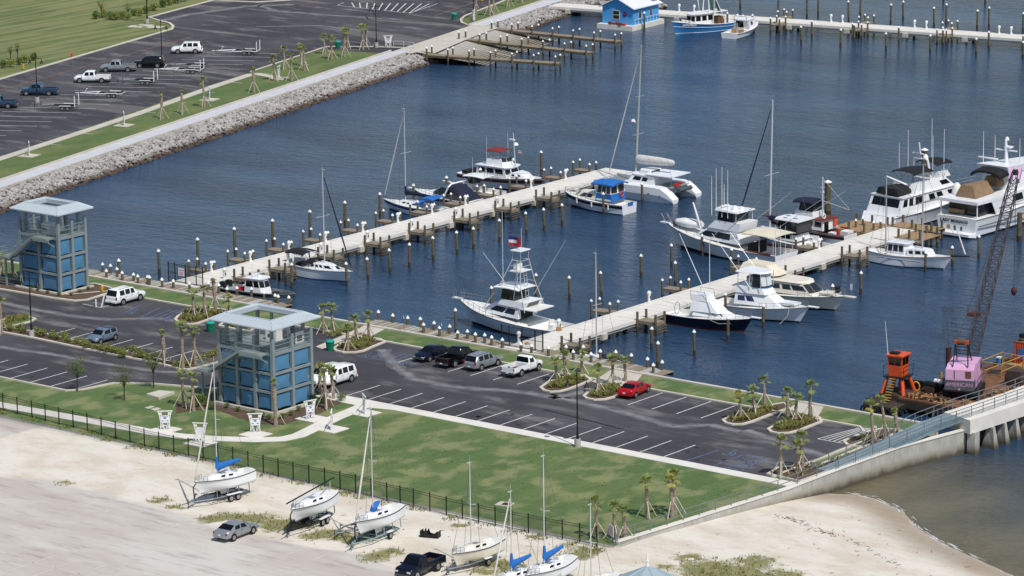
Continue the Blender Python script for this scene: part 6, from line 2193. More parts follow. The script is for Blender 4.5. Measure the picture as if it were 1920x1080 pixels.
# --- sport fishing boat beside the right gate
t = boat('sportfishing_boat', 'white sportfishing boat with tall tuna tower and red white blue flag', 'motorboat', -7.4, 12.6, 180, GB)
st = hull(t, 15.4, 5.0, 2.75, 1.35, 'gelcoat', 'boot_dark', None, tw=.88, fin=2.4, flare=.45, over=.13, cock=(.03, .27, .75), rub='black_rubber')
house(t, 'deckhouse', -2.6, 4.2, 1.9, 1.0, 2.0, 3.25, 2.4, .1, .3, 'gelcoat', [('S', .12, .42, .3, .8), ('S', .46, .86, .3, .75)], roof_over=.0)
house(t, 'flybridge', -3.2, 1.2, 1.8, 1.4, 3.27, 3.95, .5, -.4, .1, 'gelcoat', [('A', .2, .8, .1, .9)], 'glass_smoke')
m = MB('deck_white'); m.box((-3.9, 0, 3.2), (2.2, 3.7, .1)); m.obj('cockpit_overhang', t)
house(t, 'enclosure', -1.6, .9, 1.4, 1.2, 3.96, 5.2, .3, .1, .05, 'glass_smoke', [('W', .05, .95, .1, .9), ('S', .05, .95, .1, .6)], 'glass_dark')
canopy(t, 'hardtop', -2.6, 1.1, 1.75, 5.6, 'gelcoat', .07, None, .12)
m = MB('alu')
for s in (-1, 1):
    m.tube([(2.6, s * 1.75, 2.6), (.2, s * 1.35, 6.0), (-1.0, s * .8, 8.6)], .05, 5); m.tube([(-3.6, s * 1.9, 2.9), (-2.6, s * 1.35, 6.0), (-2.2, s * .8, 8.6)], .05, 5)
    m.tube([(.2, s * 1.35, 6.0), (-2.6, s * 1.35, 6.0)], .04, 5); m.tube([(-.6, s * 1.05, 7.3), (-2.4, s * 1.05, 7.3)], .04, 5); m.cyl((1.2, s * 1.55, 4.6), (-.8, s * 1.35, 5.6), .04, .04, 4)
    m.tube([(-1.0, s * .8, 8.6), (-2.2, s * .8, 8.6)], .045, 5)
    for k in range(9):
        pass
for z in (4.4, 5.0, 5.6, 6.2, 6.8, 7.3):
    m.cyl((-2.45 + (z - 4) * .05, -.25, z), (-2.45 + (z - 4) * .05, .25, z), .03, .03, 4)
for s in (-.25, .25):
    m.cyl((-2.6, s, 3.9), (-2.2, s, 7.4), .035, .035, 4)
for z, w_ in ((7.3, 1.05), (8.6, .8), (7.9, .92)):
    for xx in (-.9, -2.3):
        m.cyl((xx, -w_, z), (xx, w_, z), .04, .04, 4)
m.obj('tuna_tower', t)
m = MB('plastic_white'); m.box((-1.6, 0, 7.35), (1.7, 1.9, .08)); m.box((-1.2, 0, 7.75), (.5, 1.0, .7)); m.obj('tower_platform', t)
m = MB('gelcoat'); m.box((-1.6, 0, 9.75), (1.5, 1.9, .1)); o = m.obj('tower_top', t)
m = MB('alu')
for xx in (-1.0, -2.2):
    for s in (-.75, .75):
        m.cyl((xx, s, 8.6), (xx, s, 9.72), .03, .03, 4)
m.obj('top_post', t)
m = MB('plastic_white'); m.cyl((-2.0, .3, 9.8), (-2.0, .3, 12.4), .03, .02, 4); m.obj('flagstaff', t)
m = MB('flag_red')
for i, (c, z0, z1) in enumerate((('flag_blue', .66, 1), ('flag_white', .33, .66), ('flag_red', 0, .33))):
    for k in range(6):
        x0, x1 = -2.0 - (.3 * k), -2.0 - .3 * (k + 1); y0, y1 = .3 + .1 * math.sin(k * 1.3), .3 + .1 * math.sin((k + 1) * 1.3)
        cc = 'flag_red' if k < 2 and i < 2 else c
        m.add([(-x0 - 4.0, y0, 10.15 + z0 * 1.1), (-x1 - 4.0, y1, 10.15 + z0 * 1.1), (-x1 - 4.0, y1, 10.15 + z1 * 1.1), (-x0 - 4.0, y0, 10.15 + z1 * 1.1)], [(0, 1, 2, 3)], cc)
for k, sg in ((0, 1), (1, -1)):
    m.add([(-2.0, .32 + .03, 10.55 if sg > 0 else 11.2), (-1.95, .35, 10.5 if sg > 0 else 11.25), (-1.42, .42, 11.2 if sg > 0 else 10.55), (-1.47, .42, 11.25 if sg > 0 else 10.5)], [(0, 1, 2, 3)], 'flag_blue')
m.obj('flag', t)
for a, b in (((-2.0, 1.9, 4.2), (-4.5, 4.2, 9.6)), ((-2.0, -1.9, 4.2), (-5.6, -3.4, 10.8)), ((-.4, 1.6, 6.2), (2.2, 2.2, 9.4))):
    m = MB('alu'); m.cyl(a, b, .04, .02, 5); m.obj('outrigger', t)
antenna(t, .3, .9, 5.6, 8.6, .03); antenna(t, -1.8, .9, 5.6, 3.2, .03)
m = MB('plastic_white'); m.box((-6.2, 0, 1.1), (.7, .9, .9)); m.box((-6.0, 0, 1.8), (.2, .8, .5)); m.obj('fighting_chair', t)
m = MB('canvas_black'); m.box((-2.55, .2, 2.5), (.1, 2.2, 1.2)); m.obj('cabin_door', t)
deck_rail(t, st, .55, .99, .8)
m = MB('gelcoat'); m.box((7.9, 0, 2.8), (1.3, .55, .12)); m.obj('pulpit', t)
m = MB('steel')
for s in (-.25, .25):
    m.cyl((7.0, s, 2.85), (7.2, s, 4.0), .04, .04, 5); m.cyl((8.2, s, 2.85), (8.45, s, 3.9), .04, .04, 5)
m.obj('pulpit_rail', t)
m = MB('ink'); m.box((1.0, 2.42, 2.02), (6.5, .02, .05)); m.obj('side_stripe', t)

# --- right pier, left side
t = boat('motor_yacht', 'white flybridge yacht with white dinghy lashed on its foredeck', 'yacht', -10.4, 60.3, 177, GB)
st = hull(t, 19.2, 5.4, 2.9, 1.5, 'gelcoat', 'boot_dark', None, tw=.88, fin=2.3, flare=.42, over=.12, cock=(.02, .26, .8))
house(t, 'deckhouse', -3.8, 4.6, 2.2, 1.5, 2.1, 3.6, 2.6, .6, .3, 'gelcoat', [('S', .22, .62, .25, .75), ('S', .63, .96, .25, .68)])
house(t, 'flybridge', -3.4, 2.2, 1.9, 1.5, 3.62, 4.7, 1.2, -.3, .15, 'gelcoat', [('F', .2, .8, .2, .4)], 'trim_grey')
house(t, 'bridge_enclosure', -2.4, .8, 1.6, 1.3, 4.72, 5.9, .2, .1, .05, 'glass_smoke', [('W', .04, .96, .05, .95), ('R', .4, .97, .05, .95), ('L', .03, .6, .05, .95)], 'glass_dark')
house(t, 'hardtop', -3.2, 1.1, 1.9, 1.6, 5.95, 6.1, .1, .0, .05, 'gelcoat', rc=.5)
m = MB('alu'); m.tube([(-2.9, -1.7, 4.7), (-2.9, -1.7, 5.95)], .05, 5); m.tube([(-2.9, 1.7, 4.7), (-2.9, 1.7, 5.95)], .05, 5); m.obj('top_post', t)
m = MB('plastic_white'); m.box((.2, 0, 6.35), (.25, 1.6, .14)); m.dome((-1.8, .5, 6.1), .42, .6, 10, 4); m.dome((-2.2, -.4, 6.1), .3, .4, 9, 3); m.obj('radar', t)
for xx, yy, h in ((1.2, 1.4, 5.0), (.4, 1.5, 6.2), (-.6, 1.6, 6.4), (-1.6, 1.7, 6.2), (1.4, -1.4, 3.5)):
    antenna(t, xx, yy, 5.2, h, .045)
canopy(t, 'cockpit_awning', -9.3, -4.2, 2.3, 4.0, 'canvas_cream', .12, None, .07)
m = MB('alu')
for xx in (-9.0, -6.8):
    for s in (-1, 1):
        m.cyl((xx, s * 2.0, 1.4), (xx, s * 2.0, 3.6), .04, .04, 5)
m.each('awning_post', t)
m = MB('wood_red'); m.box((-6.8, 2.45, 1.55), (4.2, .1, .32)); m.box((-6.8, -2.45, 1.55), (4.2, .1, .32)); m.each('bulwark', t)
m = MB('canvas_black'); m.box((-5.0, 0, 1.6), (.2, 3.6, 1.6)); m.obj('cabin_bulkhead', t)
rows = []
for i in range(11):
    u = i / 10; x = 3.9 + 4.4 * u; k = (math.sin(PI * min(1, max(0, u * .94 + .06))) ** .4)
    rows.append([(x, 1.05 * k * math.cos(a), 3.35 + .62 * k * math.sin(a) + .12 * math.sin(u * 14) * .3) for a in [j * PI / 4 for j in range(8)]])
m = MB('plastic_white'); m.loft(rows, 'plastic_white', True, True, True, True); m.obj('dinghy', t)
m = MB('plastic_white'); m.cyl((3.5, .6, 2.9), (5.0, .4, 6.2), .17, .12, 6); m.obj('davit', t)
m = MB('canvas_black'); m.box((8.2, -.2, 2.95), (.5, .7, .7)); m.obj('windlass', t)
deck_rail(t, st, .52, .99, .75)
m = MB('gelcoat'); m.box((9.8, 0, 2.95), (1.4, .6, .12)); m.obj('pulpit', t)
for s in (-1, 1):
    m = MB('alu'); m.cyl((-1.5, s * 2.1, 3.4), (-8.0, s * 3.2, 8.6), .05, .025, 5); m.obj('outrigger', t)
m = MB('steel'); m.cyl((9.6, .2, 3.0), (10.4, .2, 4.1), .05, .05, 5); m.cyl((9.0, -.2, 3.0), (9.8, -.2, 4.1), .05, .05, 5); m.obj('pulpit_rail', t)

t = boat('convertible_boat', 'white boat with boxy black canvas enclosure under a white hardtop', 'motorboat', -5.6, 67.0, 178, GB)
st = hull(t, 11.4, 3.8, 1.9, 1.3, 'gelcoat', 'boot_dark', None, cock=(.03, .28, .6))
house(t, 'deckhouse', -2.4, 3.4, 1.6, 1.1, 1.6, 2.5, 1.4, .1, .2, 'gelcoat', [('S', .2, .8, .3, .8)])
house(t, 'canvas_enclosure', -2.6, .9, 1.65, 1.5, 2.52, 4.15, .15, .05, .05, 'glass_dark', [('S', .05, .3, .1, .9), ('S', .36, .62, .1, .9), ('S', .68, .95, .1, .9), ('A', .05, .95, .1, .9), ('W', .05, .95, .1, .9)], 'glass_smoke')
house(t, 'hardtop', -3.0, 1.2, 1.85, 1.7, 4.2, 4.34, .1, .0, .05, 'gelcoat', [('T', 0, 1, 0, 1)] and [], rc=.4)
m = MB('trim_grey')
for q in ((-.2, .7), (.3, -.6), (-1.6, .4)):
    m.box((q[0], q[1], 4.36), (.6, .25, .05))
m.obj('hatch', t)
for s in (-1, 1):
    m = MB('alu'); m.cyl((.4, s * 1.7, 3.0), (-7.5, s * 2.0, 8.2), .045, .025, 5); m.obj('outrigger', t)
m = MB('plastic_white'); m.box((-4.2, 0, 1.2), (.8, 2.4, .8)); m.obj('cockpit_box', t); deck_rail(t, st, .5, .985)

t = boat('sailboat', 'sailboat whose tall mast with dark furled jib rises behind the white flybridge yacht', 'sailboat', -9.6, 70.2, 180, GB)
st = hull(t, 12.4, 2.7, 1.5, 1.2, 'gelcoat', 'boot_blue', 'wood_red', tw=.6, fin=1.7, round_=True, cock=(.06, .3, .45), draft=1.0)
house(t, 'cabin', -2.0, 3.2, 1.0, .6, 1.3, 1.85, 1.0, .1, .2, 'gelcoat', [('S', .15, .4, .3, .75), ('S', .5, .8, .3, .75)])
rig(t, .9, 1.8, 16.6, (6.1, 0, 1.6), (-6.0, 0, 1.3), .15, ((.42, 1.6),), (4.4, 3.0, .1), 'canvas_navy', 'canvas_navy', 1.25, .4)
deck_rail(t, st, .3, .985, .6)

t = boat('trawler_yacht', 'old white trawler with navy canopy, red brown decks and white signal mast', 'motorboat', -7.2, 74.2, 178, GB)
st = hull(t, 13.4, 4.0, 2.2, 1.5, 'gelcoat', 'boot_red', 'wood_red', tw=.8, fin=2.0, cock=(.04, .3, .5), deck='wood_red')
house(t, 'deckhouse', -3.4, 2.6, 1.65, 1.4, 1.7, 3.0, .5, .05, .1, 'gelcoat', [('S', .05, .25, .35, .85), ('S', .32, .58, .35, .85), ('S', .65, .92, .35, .85), ('W', .06, .94, .35, .85), ('A', .1, .4, .0, .85)], roof_over=.25, roofmat='wood_red')
house(t, 'flybridge', -1.6, 2.0, 1.3, 1.1, 3.1, 3.9, .4, .1, .1, 'gelcoat', [('F', .1, .9, .2, .7)], 'trim_grey')
house(t, 'canvas_enclosure', -1.5, 1.2, 1.25, 1.1, 3.92, 4.9, .2, .1, .05, 'glass_dark', [('S', .06, .94, .1, .9), ('A', .06, .94, .1, .9)], 'glass_smoke')
canopy(t, 'canvas_roof', -1.9, 1.5, 1.45, 5.4, 'canvas_navy', .16, None, .1)
m = MB('alu'); m.cyl((-2.2, 0, 3.1), (-2.2, 0, 8.4), .12, .08, 7); m.cyl((-2.2, 0, 5.3), (-6.4, 0, 4.6), .06, .05, 5); m.cyl((-2.2, 0, 8.2), (-6.4, 0, 4.7), .02, .02, 4); m.cyl((-2.2, -.5, 7.0), (-2.2, .5, 7.1), .05, .05, 4); m.obj('signal_mast', t)
m = MB('plastic_white'); m.dome((-1.9, -.3, 6.3), .3, .3, 8, 3); m.obj('radar', t)
m = MB('orange_light'); m.box((-3.55, -1.0, 2.5), (.1, .7, .9)); m.obj('door_panel', t)
m = MB('plastic_white'); m.tube([(-3.3, 1.2 + .3 * math.cos(a * PI / 5), 3.6 + .3 * math.sin(a * PI / 5)) for a in range(11)], .08, 5); m.obj('life_ring', t)
m = MB('life_red'); m.box((-5.4, 1.0, 1.6), (.2, .5, .9)); m.box((-4.6, -1.7, 1.7), (1.6, .08, .3)); m.obj('deck_locker', t)
m = MB('plastic_white'); m.box((-5.6, -.6, 1.35), (1.2, 1.4, .7)); m.box((-4.4, .9, 1.3), (.8, .8, .6)); m.obj('deck_box', t)
deck_rail(t, st, .5, .985, .8)
m = MB('wood_red'); m.box((6.9, 0, 2.2), (1.2, .5, .1)); m.obj('pulpit', t)

# --- right pier, right side
t = boat('fishing_boat', 'fishing boat with navy blue hull and white deck, bow pointing right', 'motorboat', 10.9, 27.2, 2, GB)
st = hull(t, 11.2, 3.7, 1.85, 1.25, 'navy_hull', 'boot_red', None, tw=.86, fin=2.2, flare=.3, cock=(.03, .34, .6), rub='plastic_white')
house(t, 'cabin', -1.8, 3.9, 1.5, .8, 1.5, 2.25, 2.0, .1, .3, 'gelcoat', [('S', .55, .62, .35, .65), ('S', .78, .85, .35, .65)])
house(t, 'deckhouse', -2.2, 1.9, 1.45, 1.1, 2.0, 3.2, 1.3, .2, .3, 'gelcoat', [('W', .05, .95, .15, .85)], 'plastic_white')
house(t, 'flybridge', -2.2, .2, 1.15, .95, 3.2, 3.9, .3, .0, .1, 'gelcoat', [('F', .1, .9, .1, .9)], 'plastic_white')
m = MB('steel'); m.tube([(-2.2, -1.1, 3.2), (-2.3, -1.1, 4.3), (-.4, -1.0, 4.3), (-.2, -.9, 3.3)], .03, 4); m.tube([(-2.2, 1.1, 3.2), (-2.3, 1.1, 4.3), (-.4, 1.0, 4.3), (-.2, .9, 3.3)], .03, 4); m.obj('bridge_rail', t)
antenna(t, -1.0, 1.0, 3.9, 6.2, .045); m = MB('alu'); m.cyl((1.0, -1.4, 2.6), (-5.6, 1.6, 10.2), .06, .03, 5); m.obj('outrigger', t)
deck_rail(t, st, .55, .985, .55); m = MB('gelcoat'); m.box((6.0, 0, 1.95), (1.3, .5, .1)); m.obj('pulpit', t)
m = MB('steel'); m.tube([(-4.4, -.7 + .55 * math.cos(a * PI / 6), 1.9 + .7 * math.sin(a * PI / 6)) for a in range(13)], .04, 4); m.obj('hoop', t)
m = MB('rope'); m.tube([(1.0, -1.9, 1.35), (2.2, -1.95, 1.1), (3.6, -1.6, 1.25)], .035, 4); m.obj('mooring_line', t)

t = boat('sportfishing_boat', 'white flybridge boat with blue side windows between navy hull boat and cream cruiser', 'motorboat', 13.0, 34.6, 3, GB)
st = hull(t, 12.6, 4.2, 2.1, 1.35, 'gelcoat', 'boot_dark', None, tw=.86, fin=2.3, flare=.4, cock=(.03, .28, .7))
house(t, 'deckhouse', -3.0, 3.6, 1.75, 1.1, 1.7, 3.0, 2.0, .1, .25, 'gelcoat', [('S', .08, .26, .35, .8), ('S', .3, .48, .35, .8)], 'navy_window')
house(t, 'flybridge', -3.0, 1.4, 1.6, 1.2, 3.05, 3.8, .5, -.1, .12, 'gelcoat', [('W', .0, 1, .9, 1.12)], 'canvas_blue')
house(t, 'hardtop', -2.8, 1.0, 1.65, 1.3, 5.5, 5.65, .2, .0, .05, 'gelcoat', rc=.6)
m = MB('alu')
for xx in (-2.6, -1.0, .5):
    for s in (-1, 1):
        m.cyl((xx, s * 1.4, 3.7), (xx, s * 1.45, 5.5), .05, .05, 5)
m.obj('top_post', t); wheelhouse_seats(t, -1.4, 3.75)
house(t, 'clear_curtain', -.6, .9, 1.35, 1.1, 3.85, 5.45, .3, .0, .05, 'glass_smoke', [('W', .05, .95, .1, .9)], 'lamp_clear')
for s in (-1, 1):
    m = MB('alu'); m.cyl((-.2, s * 1.7, 3.2), (-5.8, s * 2.0, 9.8 if s < 0 else 9.2), .06, .03, 5); m.obj('outrigger', t)
m = MB('gelcoat'); m.box((3.6, 0, 2.2), (2.2, 1.6, .25)); m.obj('bow_cushion', t); deck_rail(t, st, .55, .985, .6)
m = MB('gelcoat'); m.box((6.8, 0, 2.15), (1.4, .5, .1)); m.obj('pulpit', t)
m = MB('rope'); m.tube([(4.3, -1.3, 1.8), (4.6, -2.1, 1.2), (4.0, -2.9, .3)], .035, 4); m.obj('mooring_line', t)

t = boat('motor_cruiser', 'cream cabin cruiser with rounded roof and dark windscreen, bow pointing right', 'motorboat', 12.3, 42.2, 1, GB)
st = hull(t, 14.4, 4.6, 2.0, 1.4, 'gelcoat_cream', 'boot_dark', None, tw=.88, fin=2.4, flare=.35, cock=(.03, .22, .6), rub='black_rubber')
house(t, 'deckhouse', -3.2, 3.8, 1.95, 1.5, 1.7, 3.1, 1.6, .3, .25, 'gelcoat_cream', [('S', .1, .36, .35, .75), ('S', .42, .62, .35, .75), ('S', .66, .96, .35, .75), ('W', .02, .98, .25, .9)], 'glass_smoke')
house(t, 'roof', -3.4, 2.2, 1.85, 1.6, 3.1, 3.25, .3, .0, .2, 'gelcoat_cream', rc=.6)
house(t, 'canvas_top', -7.0, -1.6, 1.75, 1.5, 3.5, 4.6, 1.4, .4, .6, 'canvas_cream', [])
m = MB('canvas_black'); m.box((-4.6, 0, 2.4), (2.4, 3.2, 1.4), 'glass_smoke'); m.obj('aft_curtain', t)
for k in range(3):
    antenna(t, -3.4 + .7 * k, 1.0, 4.4, 4.8, .03)
m = MB('deck_white'); m.box((5.0, 0, 2.1), (2.0, 1.8, .2), 'gelcoat_cream'); m.obj('sun_pad', t); deck_rail(t, st, .62, .985, .75)
m = MB('gelcoat_cream'); m.box((7.7, 0, 2.0), (1.5, .6, .12)); m.obj('pulpit', t)
m = MB('canvas_black'); m.box((5.9, .2, 2.6), (.4, .5, .7)); m.obj('bow_gear', t)
m = MB('flag_white'); m.box((7.9, 0, 3.2), (.3, .03, .7)); m.obj('pennant', t)

t = boat('ketch', 'white two-masted sailboat with pilothouse, berthed beside the tan platform', 'sailboat', 12.0, 68.4, 3, GB)
st = hull(t, 11.8, 3.5, 1.85, 1.25, 'gelcoat', 'boot_dark', None, tw=.5, fin=1.7, round_=True, cock=(.05, .25, .4), draft=.9, rub='wood_red')
m = MB('ink'); m.box((-.9, -1.72, .95), (6.2, .05, .05)); m.obj('side_stripe', t)
house(t, 'pilothouse', -2.8, .1, 1.2, 1.1, 1.4, 2.85, .1, .1, .1, 'gelcoat', [('S', .06, .3, .3, .85), ('S', .37, .63, .3, .85), ('S', .7, .94, .3, .85), ('A', .1, .9, .2, .85)], 'glass_smoke', .2)
house(t, 'cabin', .0, 3.4, 1.15, .8, 1.5, 2.35, .5, 0, .15, 'gelcoat', [('S', .1, .3, .3, .75), ('S', .42, .68, .3, .8), ('S', .76, .95, .3, .8)])
rig(t, 1.6, 2.3, 10.6, (7.2, 0, 2.3), (-2.6, 1.0, 1.5), .12, ((.55, .9),), (3.8, 3.1, .1), None, None, 1.5, .0, 'mast_grey')
rig(t, -3.6, 1.4, 9.4, (1.4, 0, 8.0), (-6.0, 0, 1.5), .1, (), (2.2, 2.8, .1), None, None, 1.2, .0, 'mast_grey')
m = MB('black_metal'); m.cyl((5.6, 0, 1.85), (8.2, 0, 2.1), .12, .07, 6); m.obj('bowsprit', t)
m = MB('sail_white'); m.cyl((7.6, 0, 2.3), (6.3, 0, 5.6), .13, .06, 6); m.obj('furled_staysail', t); deck_rail(t, st, .2, .98, .7)

# --- small sailboat below the boardwalk
t = boat('sailboat', 'small sailboat with navy cover hidden below the boardwalk, only its white mast tall', 'sailboat', 11.4, 5.0, 172, GB)
st = hull(t, 6.6, 2.3, .9, .7, 'gelcoat', None, 'canvas_navy', tw=.6, fin=1.8, round_=True, draft=.6)
house(t, 'cabin', -.6, 2.2, .75, .5, .8, 1.15, .7, .1, .15, 'gelcoat', [('S', .2, .7, .3, .7)])
m = MB('canvas_navy'); m.loft([[(x, -.8, .85), (x, 0, 1.45), (x, .8, .85)] for x in (-2.9, -.3)], 'canvas_navy', False, False, False); m.obj('cockpit_cover', t)
rig(t, .6, 1.1, 11.6, (3.1, 0, 1.0), (-3.2, 0, .8), .09, ((.5, .7),), None, None, None, 1.0)

# --- the two big yachts beyond the right pier
t = boat('motor_yacht', 'two-deck white motor yacht with black canopies, stern toward the tan platform', 'yacht', -1.6, 94.2, 83, GB)
st = hull(t, 20.6, 6.0, 3.3, 1.9, 'gelcoat', 'boot_dark', None, tw=.9, fin=2.3, flare=.4, over=.12)
m = MB('gelcoat'); m.loft([[(-11.6, -2.2, .35), (-11.6, 2.2, .35), (-11.6, 2.0, .6), (-11.6, -2.0, .6)], [(-10.2, -2.7, .2), (-10.2, 2.7, .2), (-10.0, 2.7, 2.2), (-10.0, -2.7, 2.2)]], 'gelcoat'); m.obj('swim_platform', t)
house(t, 'main_deckhouse', -9.4, 5.6, 2.8, 2.1, 2.0, 4.2, 2.0, .9, .2, 'gelcoat', [('A', .08, .92, .45, .92), ('R', .03, .1, .48, .9), ('R', .13, .2, .48, .9), ('R', .24, .38, .45, .9), ('R', .48, .58, .5, .88), ('R', .62, .72, .5, .88), ('R', .82, .96, .5, .85), ('L', .05, .4, .48, .9), ('W', .05, .95, .4, .9)], roof_over=.15)
house(t, 'upper_deck', -5.4, 3.6, 2.2, 1.8, 4.3, 5.5, 1.6, .6, .2, 'gelcoat', [('R', .72, .95, .3, .8), ('L', .05, .28, .3, .8), ('W', .05, .95, .3, .8)])
house(t, 'bridge_console', .2, 3.4, 1.6, 1.3, 5.5, 6.3, .6, .1, .1, 'gelcoat', [('W', .05, .95, .5, .95)], 'glass_smoke')
house(t, 'boat_cover', -8.6, -4.4, 1.9, 1.4, 4.45, 5.3, .8, .1, .4, 'canvas_black', [])
canopy(t, 'canvas_roof', -5.4, -1.4, 1.9, 7.3, 'canvas_black', .2, 5.5, .1); canopy(t, 'canvas_roof', -.6, 2.6, 1.8, 7.9, 'canvas_black', .2, 5.6, .1)
m = MB('gelcoat'); m.tube([(-1.4, -1.5, 5.5), (-1.7, -1.1, 8.2), (-1.7, 1.1, 8.2), (-1.4, 1.5, 5.5)], .18, 6); m.tube([(-1.7, 0, 8.2), (-2.1, 0, 10.4)], .12, 5); m.obj('radar_arch', t)
m = MB('plastic_white'); m.dome((-1.6, -.7, 8.3), .4, .6, 9, 4); m.box((-1.8, .4, 8.9), (.25, 1.7, .14)); m.obj('radar', t)
for q in ((-4.2, 1.6, 5.0), (-2.4, 1.6, 6.5), (-1.2, -1.6, 6.0), (1.0, -1.7, 6.6), (2.4, 1.5, 7.4)):
    antenna(t, q[0], q[1], 5.4, q[2], .045)
m = MB('gelcoat'); m.cyl((-5.0, -.5, 5.2), (-7.6, .9, 6.6), .16, .12, 6); m.obj('davit', t); deck_rail(t, st, .6, .985, .9)
m = MB('plastic_white'); m.box((-4.8, 1.2, 5.0), (1.0, .8, 1.2)); m.obj('deck_locker', t)
for s in (-1, 1):
    m = MB('steel'); m.tube([(-9.2, s * 2.6, 2.9), (6.0, s * 2.4, 3.6)], .04, 4); m.obj('side_rail', t)
strokes(t, (-10.14, .9, 1.45), (0, -1, 0), 1.7, .26, 'trim_grey')

t = boat('motor_yacht', 'largest white yacht with name LADY MONACO on its stern, behind the crane boom', 'yacht', 8.2, 100.4, 87, GB)
st = hull(t, 28, 6.7, 4.6, 2.5, 'gelcoat', 'boot_dark', None, tw=.92, fin=2.4, flare=.35, over=.11)
m = MB('gelcoat'); m.loft([[(-15.0, -2.6, .3), (-15.0, 2.6, .3), (-15.0, 2.6, .62), (-15.0, -2.6, .62)], [(-13.8, -3.0, .1), (-13.8, 3.0, .1), (-13.75, 3.0, .7), (-13.75, -3.0, .7)]], 'gelcoat'); m.obj('swim_platform', t)
m = MB('glass_dark'); m.box((-9.6, 0, 3.35), (5.4, 4.6, 1.7), 'glass_smoke'); m.box((-12.3, 1.0, 3.0), (.8, 2.4, .5), 'wood_tan'); m.obj('aft_lounge', t)
m = MB('gelcoat'); m.prism([(-13.8, -3.1), (-6, -3.3), (-6, 3.3), (-13.8, 3.1)], 4.35, 4.75, 'gelcoat', True); m.obj('boat_deck', t)
for s in (-1, 1):
    m = MB('gelcoat'); m.add([(-9.4, s * 3.15, 2.4), (-6.0, s * 3.25, 2.4), (-6.0, s * 3.25, 4.4), (-10.6, s * 3.15, 4.4), (-9.4, s * 3.05, 2.4), (-6.0, s * 3.15, 2.4), (-6.0, s * 3.15, 4.4), (-10.6, s * 3.05, 4.4)], [(0, 1, 2, 3), (4, 7, 6, 5), (0, 3, 7, 4), (3, 2, 6, 7)])
    m.obj('wing_panel', t)
    m = MB('gelcoat'); m.cyl((-13.4, s * 2.8, 2.5), (-13.4, s * 2.8, 4.4), .09, .09, 6); m.obj('deck_pillar', t)
house(t, 'main_deckhouse', -7.2, 9.0, 3.2, 2.2, 2.5, 4.8, 2.4, .0, .15, 'gelcoat', [('R', .12, .3, .45, .85), ('R', .33, .5, .45, .85), ('R', .54, .72, .45, .85), ('R', .76, .95, .45, .85), ('L', .05, .9, .45, .85), ('W', .03, .97, .4, .9)])
house(t, 'upper_deck', -5.0, 6.6, 2.6, 2.0, 4.8, 6.9, 2.0, .6, .3, 'gelcoat', [('R', .4, .94, .4, .82), ('L', .06, .6, .4, .82), ('W', .04, .96, .4, .85)])
house(t, 'boat_cover', -12.0, -6.6, 1.6, 1.2, 4.8, 6.3, .8, .3, .7, 'canvas_tan', [], label='tan boat cover'); house(t, 'boat_cover', -6.4, -3.6, 1.3, 1.1, 5.4, 6.6, .5, .3, .5, 'canvas_tan', [])
canopy(t, 'canvas_roof', -7.6, -3.2, 2.3, 7.9, 'canvas_black', .34, None, .3, 0, .3)
m = MB('gelcoat'); m.loft([[(-5.4, -2.3, 7.0), (-5.4, 2.3, 7.0), (-6.0, 2.4, 8.1), (-6.0, -2.4, 8.1)], [(5, -1.6, 7.0), (5, 1.6, 7.0), (4.6, 1.7, 7.5), (4.6, -1.7, 7.5)]], 'gelcoat'); m.obj('sun_deck', t)
m = MB('gelcoat'); m.cyl((-2.6, 0, 7.6), (-2.9, 0, 11.0), .3, .16, 7); m.box((-2.7, 0, 9.6), (.3, 3.2, .14)); m.box((-2.5, -.2, 10.0), (.9, .9, .2)); m.box((-3.4, 2.4, 8.4), (.3, 3.0, .16)); m.obj('radar_mast', t)
m = MB('plastic_white'); m.dome((-10.6, 2.3, 4.8), .7, 1.5, 10, 4); m.obj('satellite_dome', t)
m = MB('plastic_white'); m.dome((-2.6, .0, 10.9), .3, .5, 8, 3); m.obj('radar', t)
for q in ((-3.0, 1.6, 3.4), (-2.0, -1.6, 3.2), (-4.8, 2.2, 4.2), (2.0, -1.5, 4.0)):
    antenna(t, q[0], q[1], 8.0, q[2], .045)
for s in (-1, 1):
    m = MB('gelcoat'); m.tube([(st(u)[0], s * (st(u)[1] + .03), st(u)[2] * .62) for u in [.02 + .09 * k for k in range(10)]], .07, 5, 'trim_grey'); m.obj('side_moulding', t)
    m = MB('steel'); m.tube([(-9, s * 3.28, 3.4), (2, s * 3.25, 3.6), (9, s * 2.6, 4.6)], .05, 5); m.obj('side_rail', t)

letters(t, 'LADY MONACO', .58, (-14.05, .3, 1.98), (0, -1, 0), (.03, 0, 1), 'ink')
m = MB('wood_tan'); m.box((-14.02, 1.2, 1.15), (.03, .5, .5)); m.box((-14.02, .2, 1.1), (.03, .3, .6), 'trim_grey'); m.box((-14.02, -.8, 1.1), (.03, .3, .5), 'trim_grey'); m.obj('stern_hatch', t)

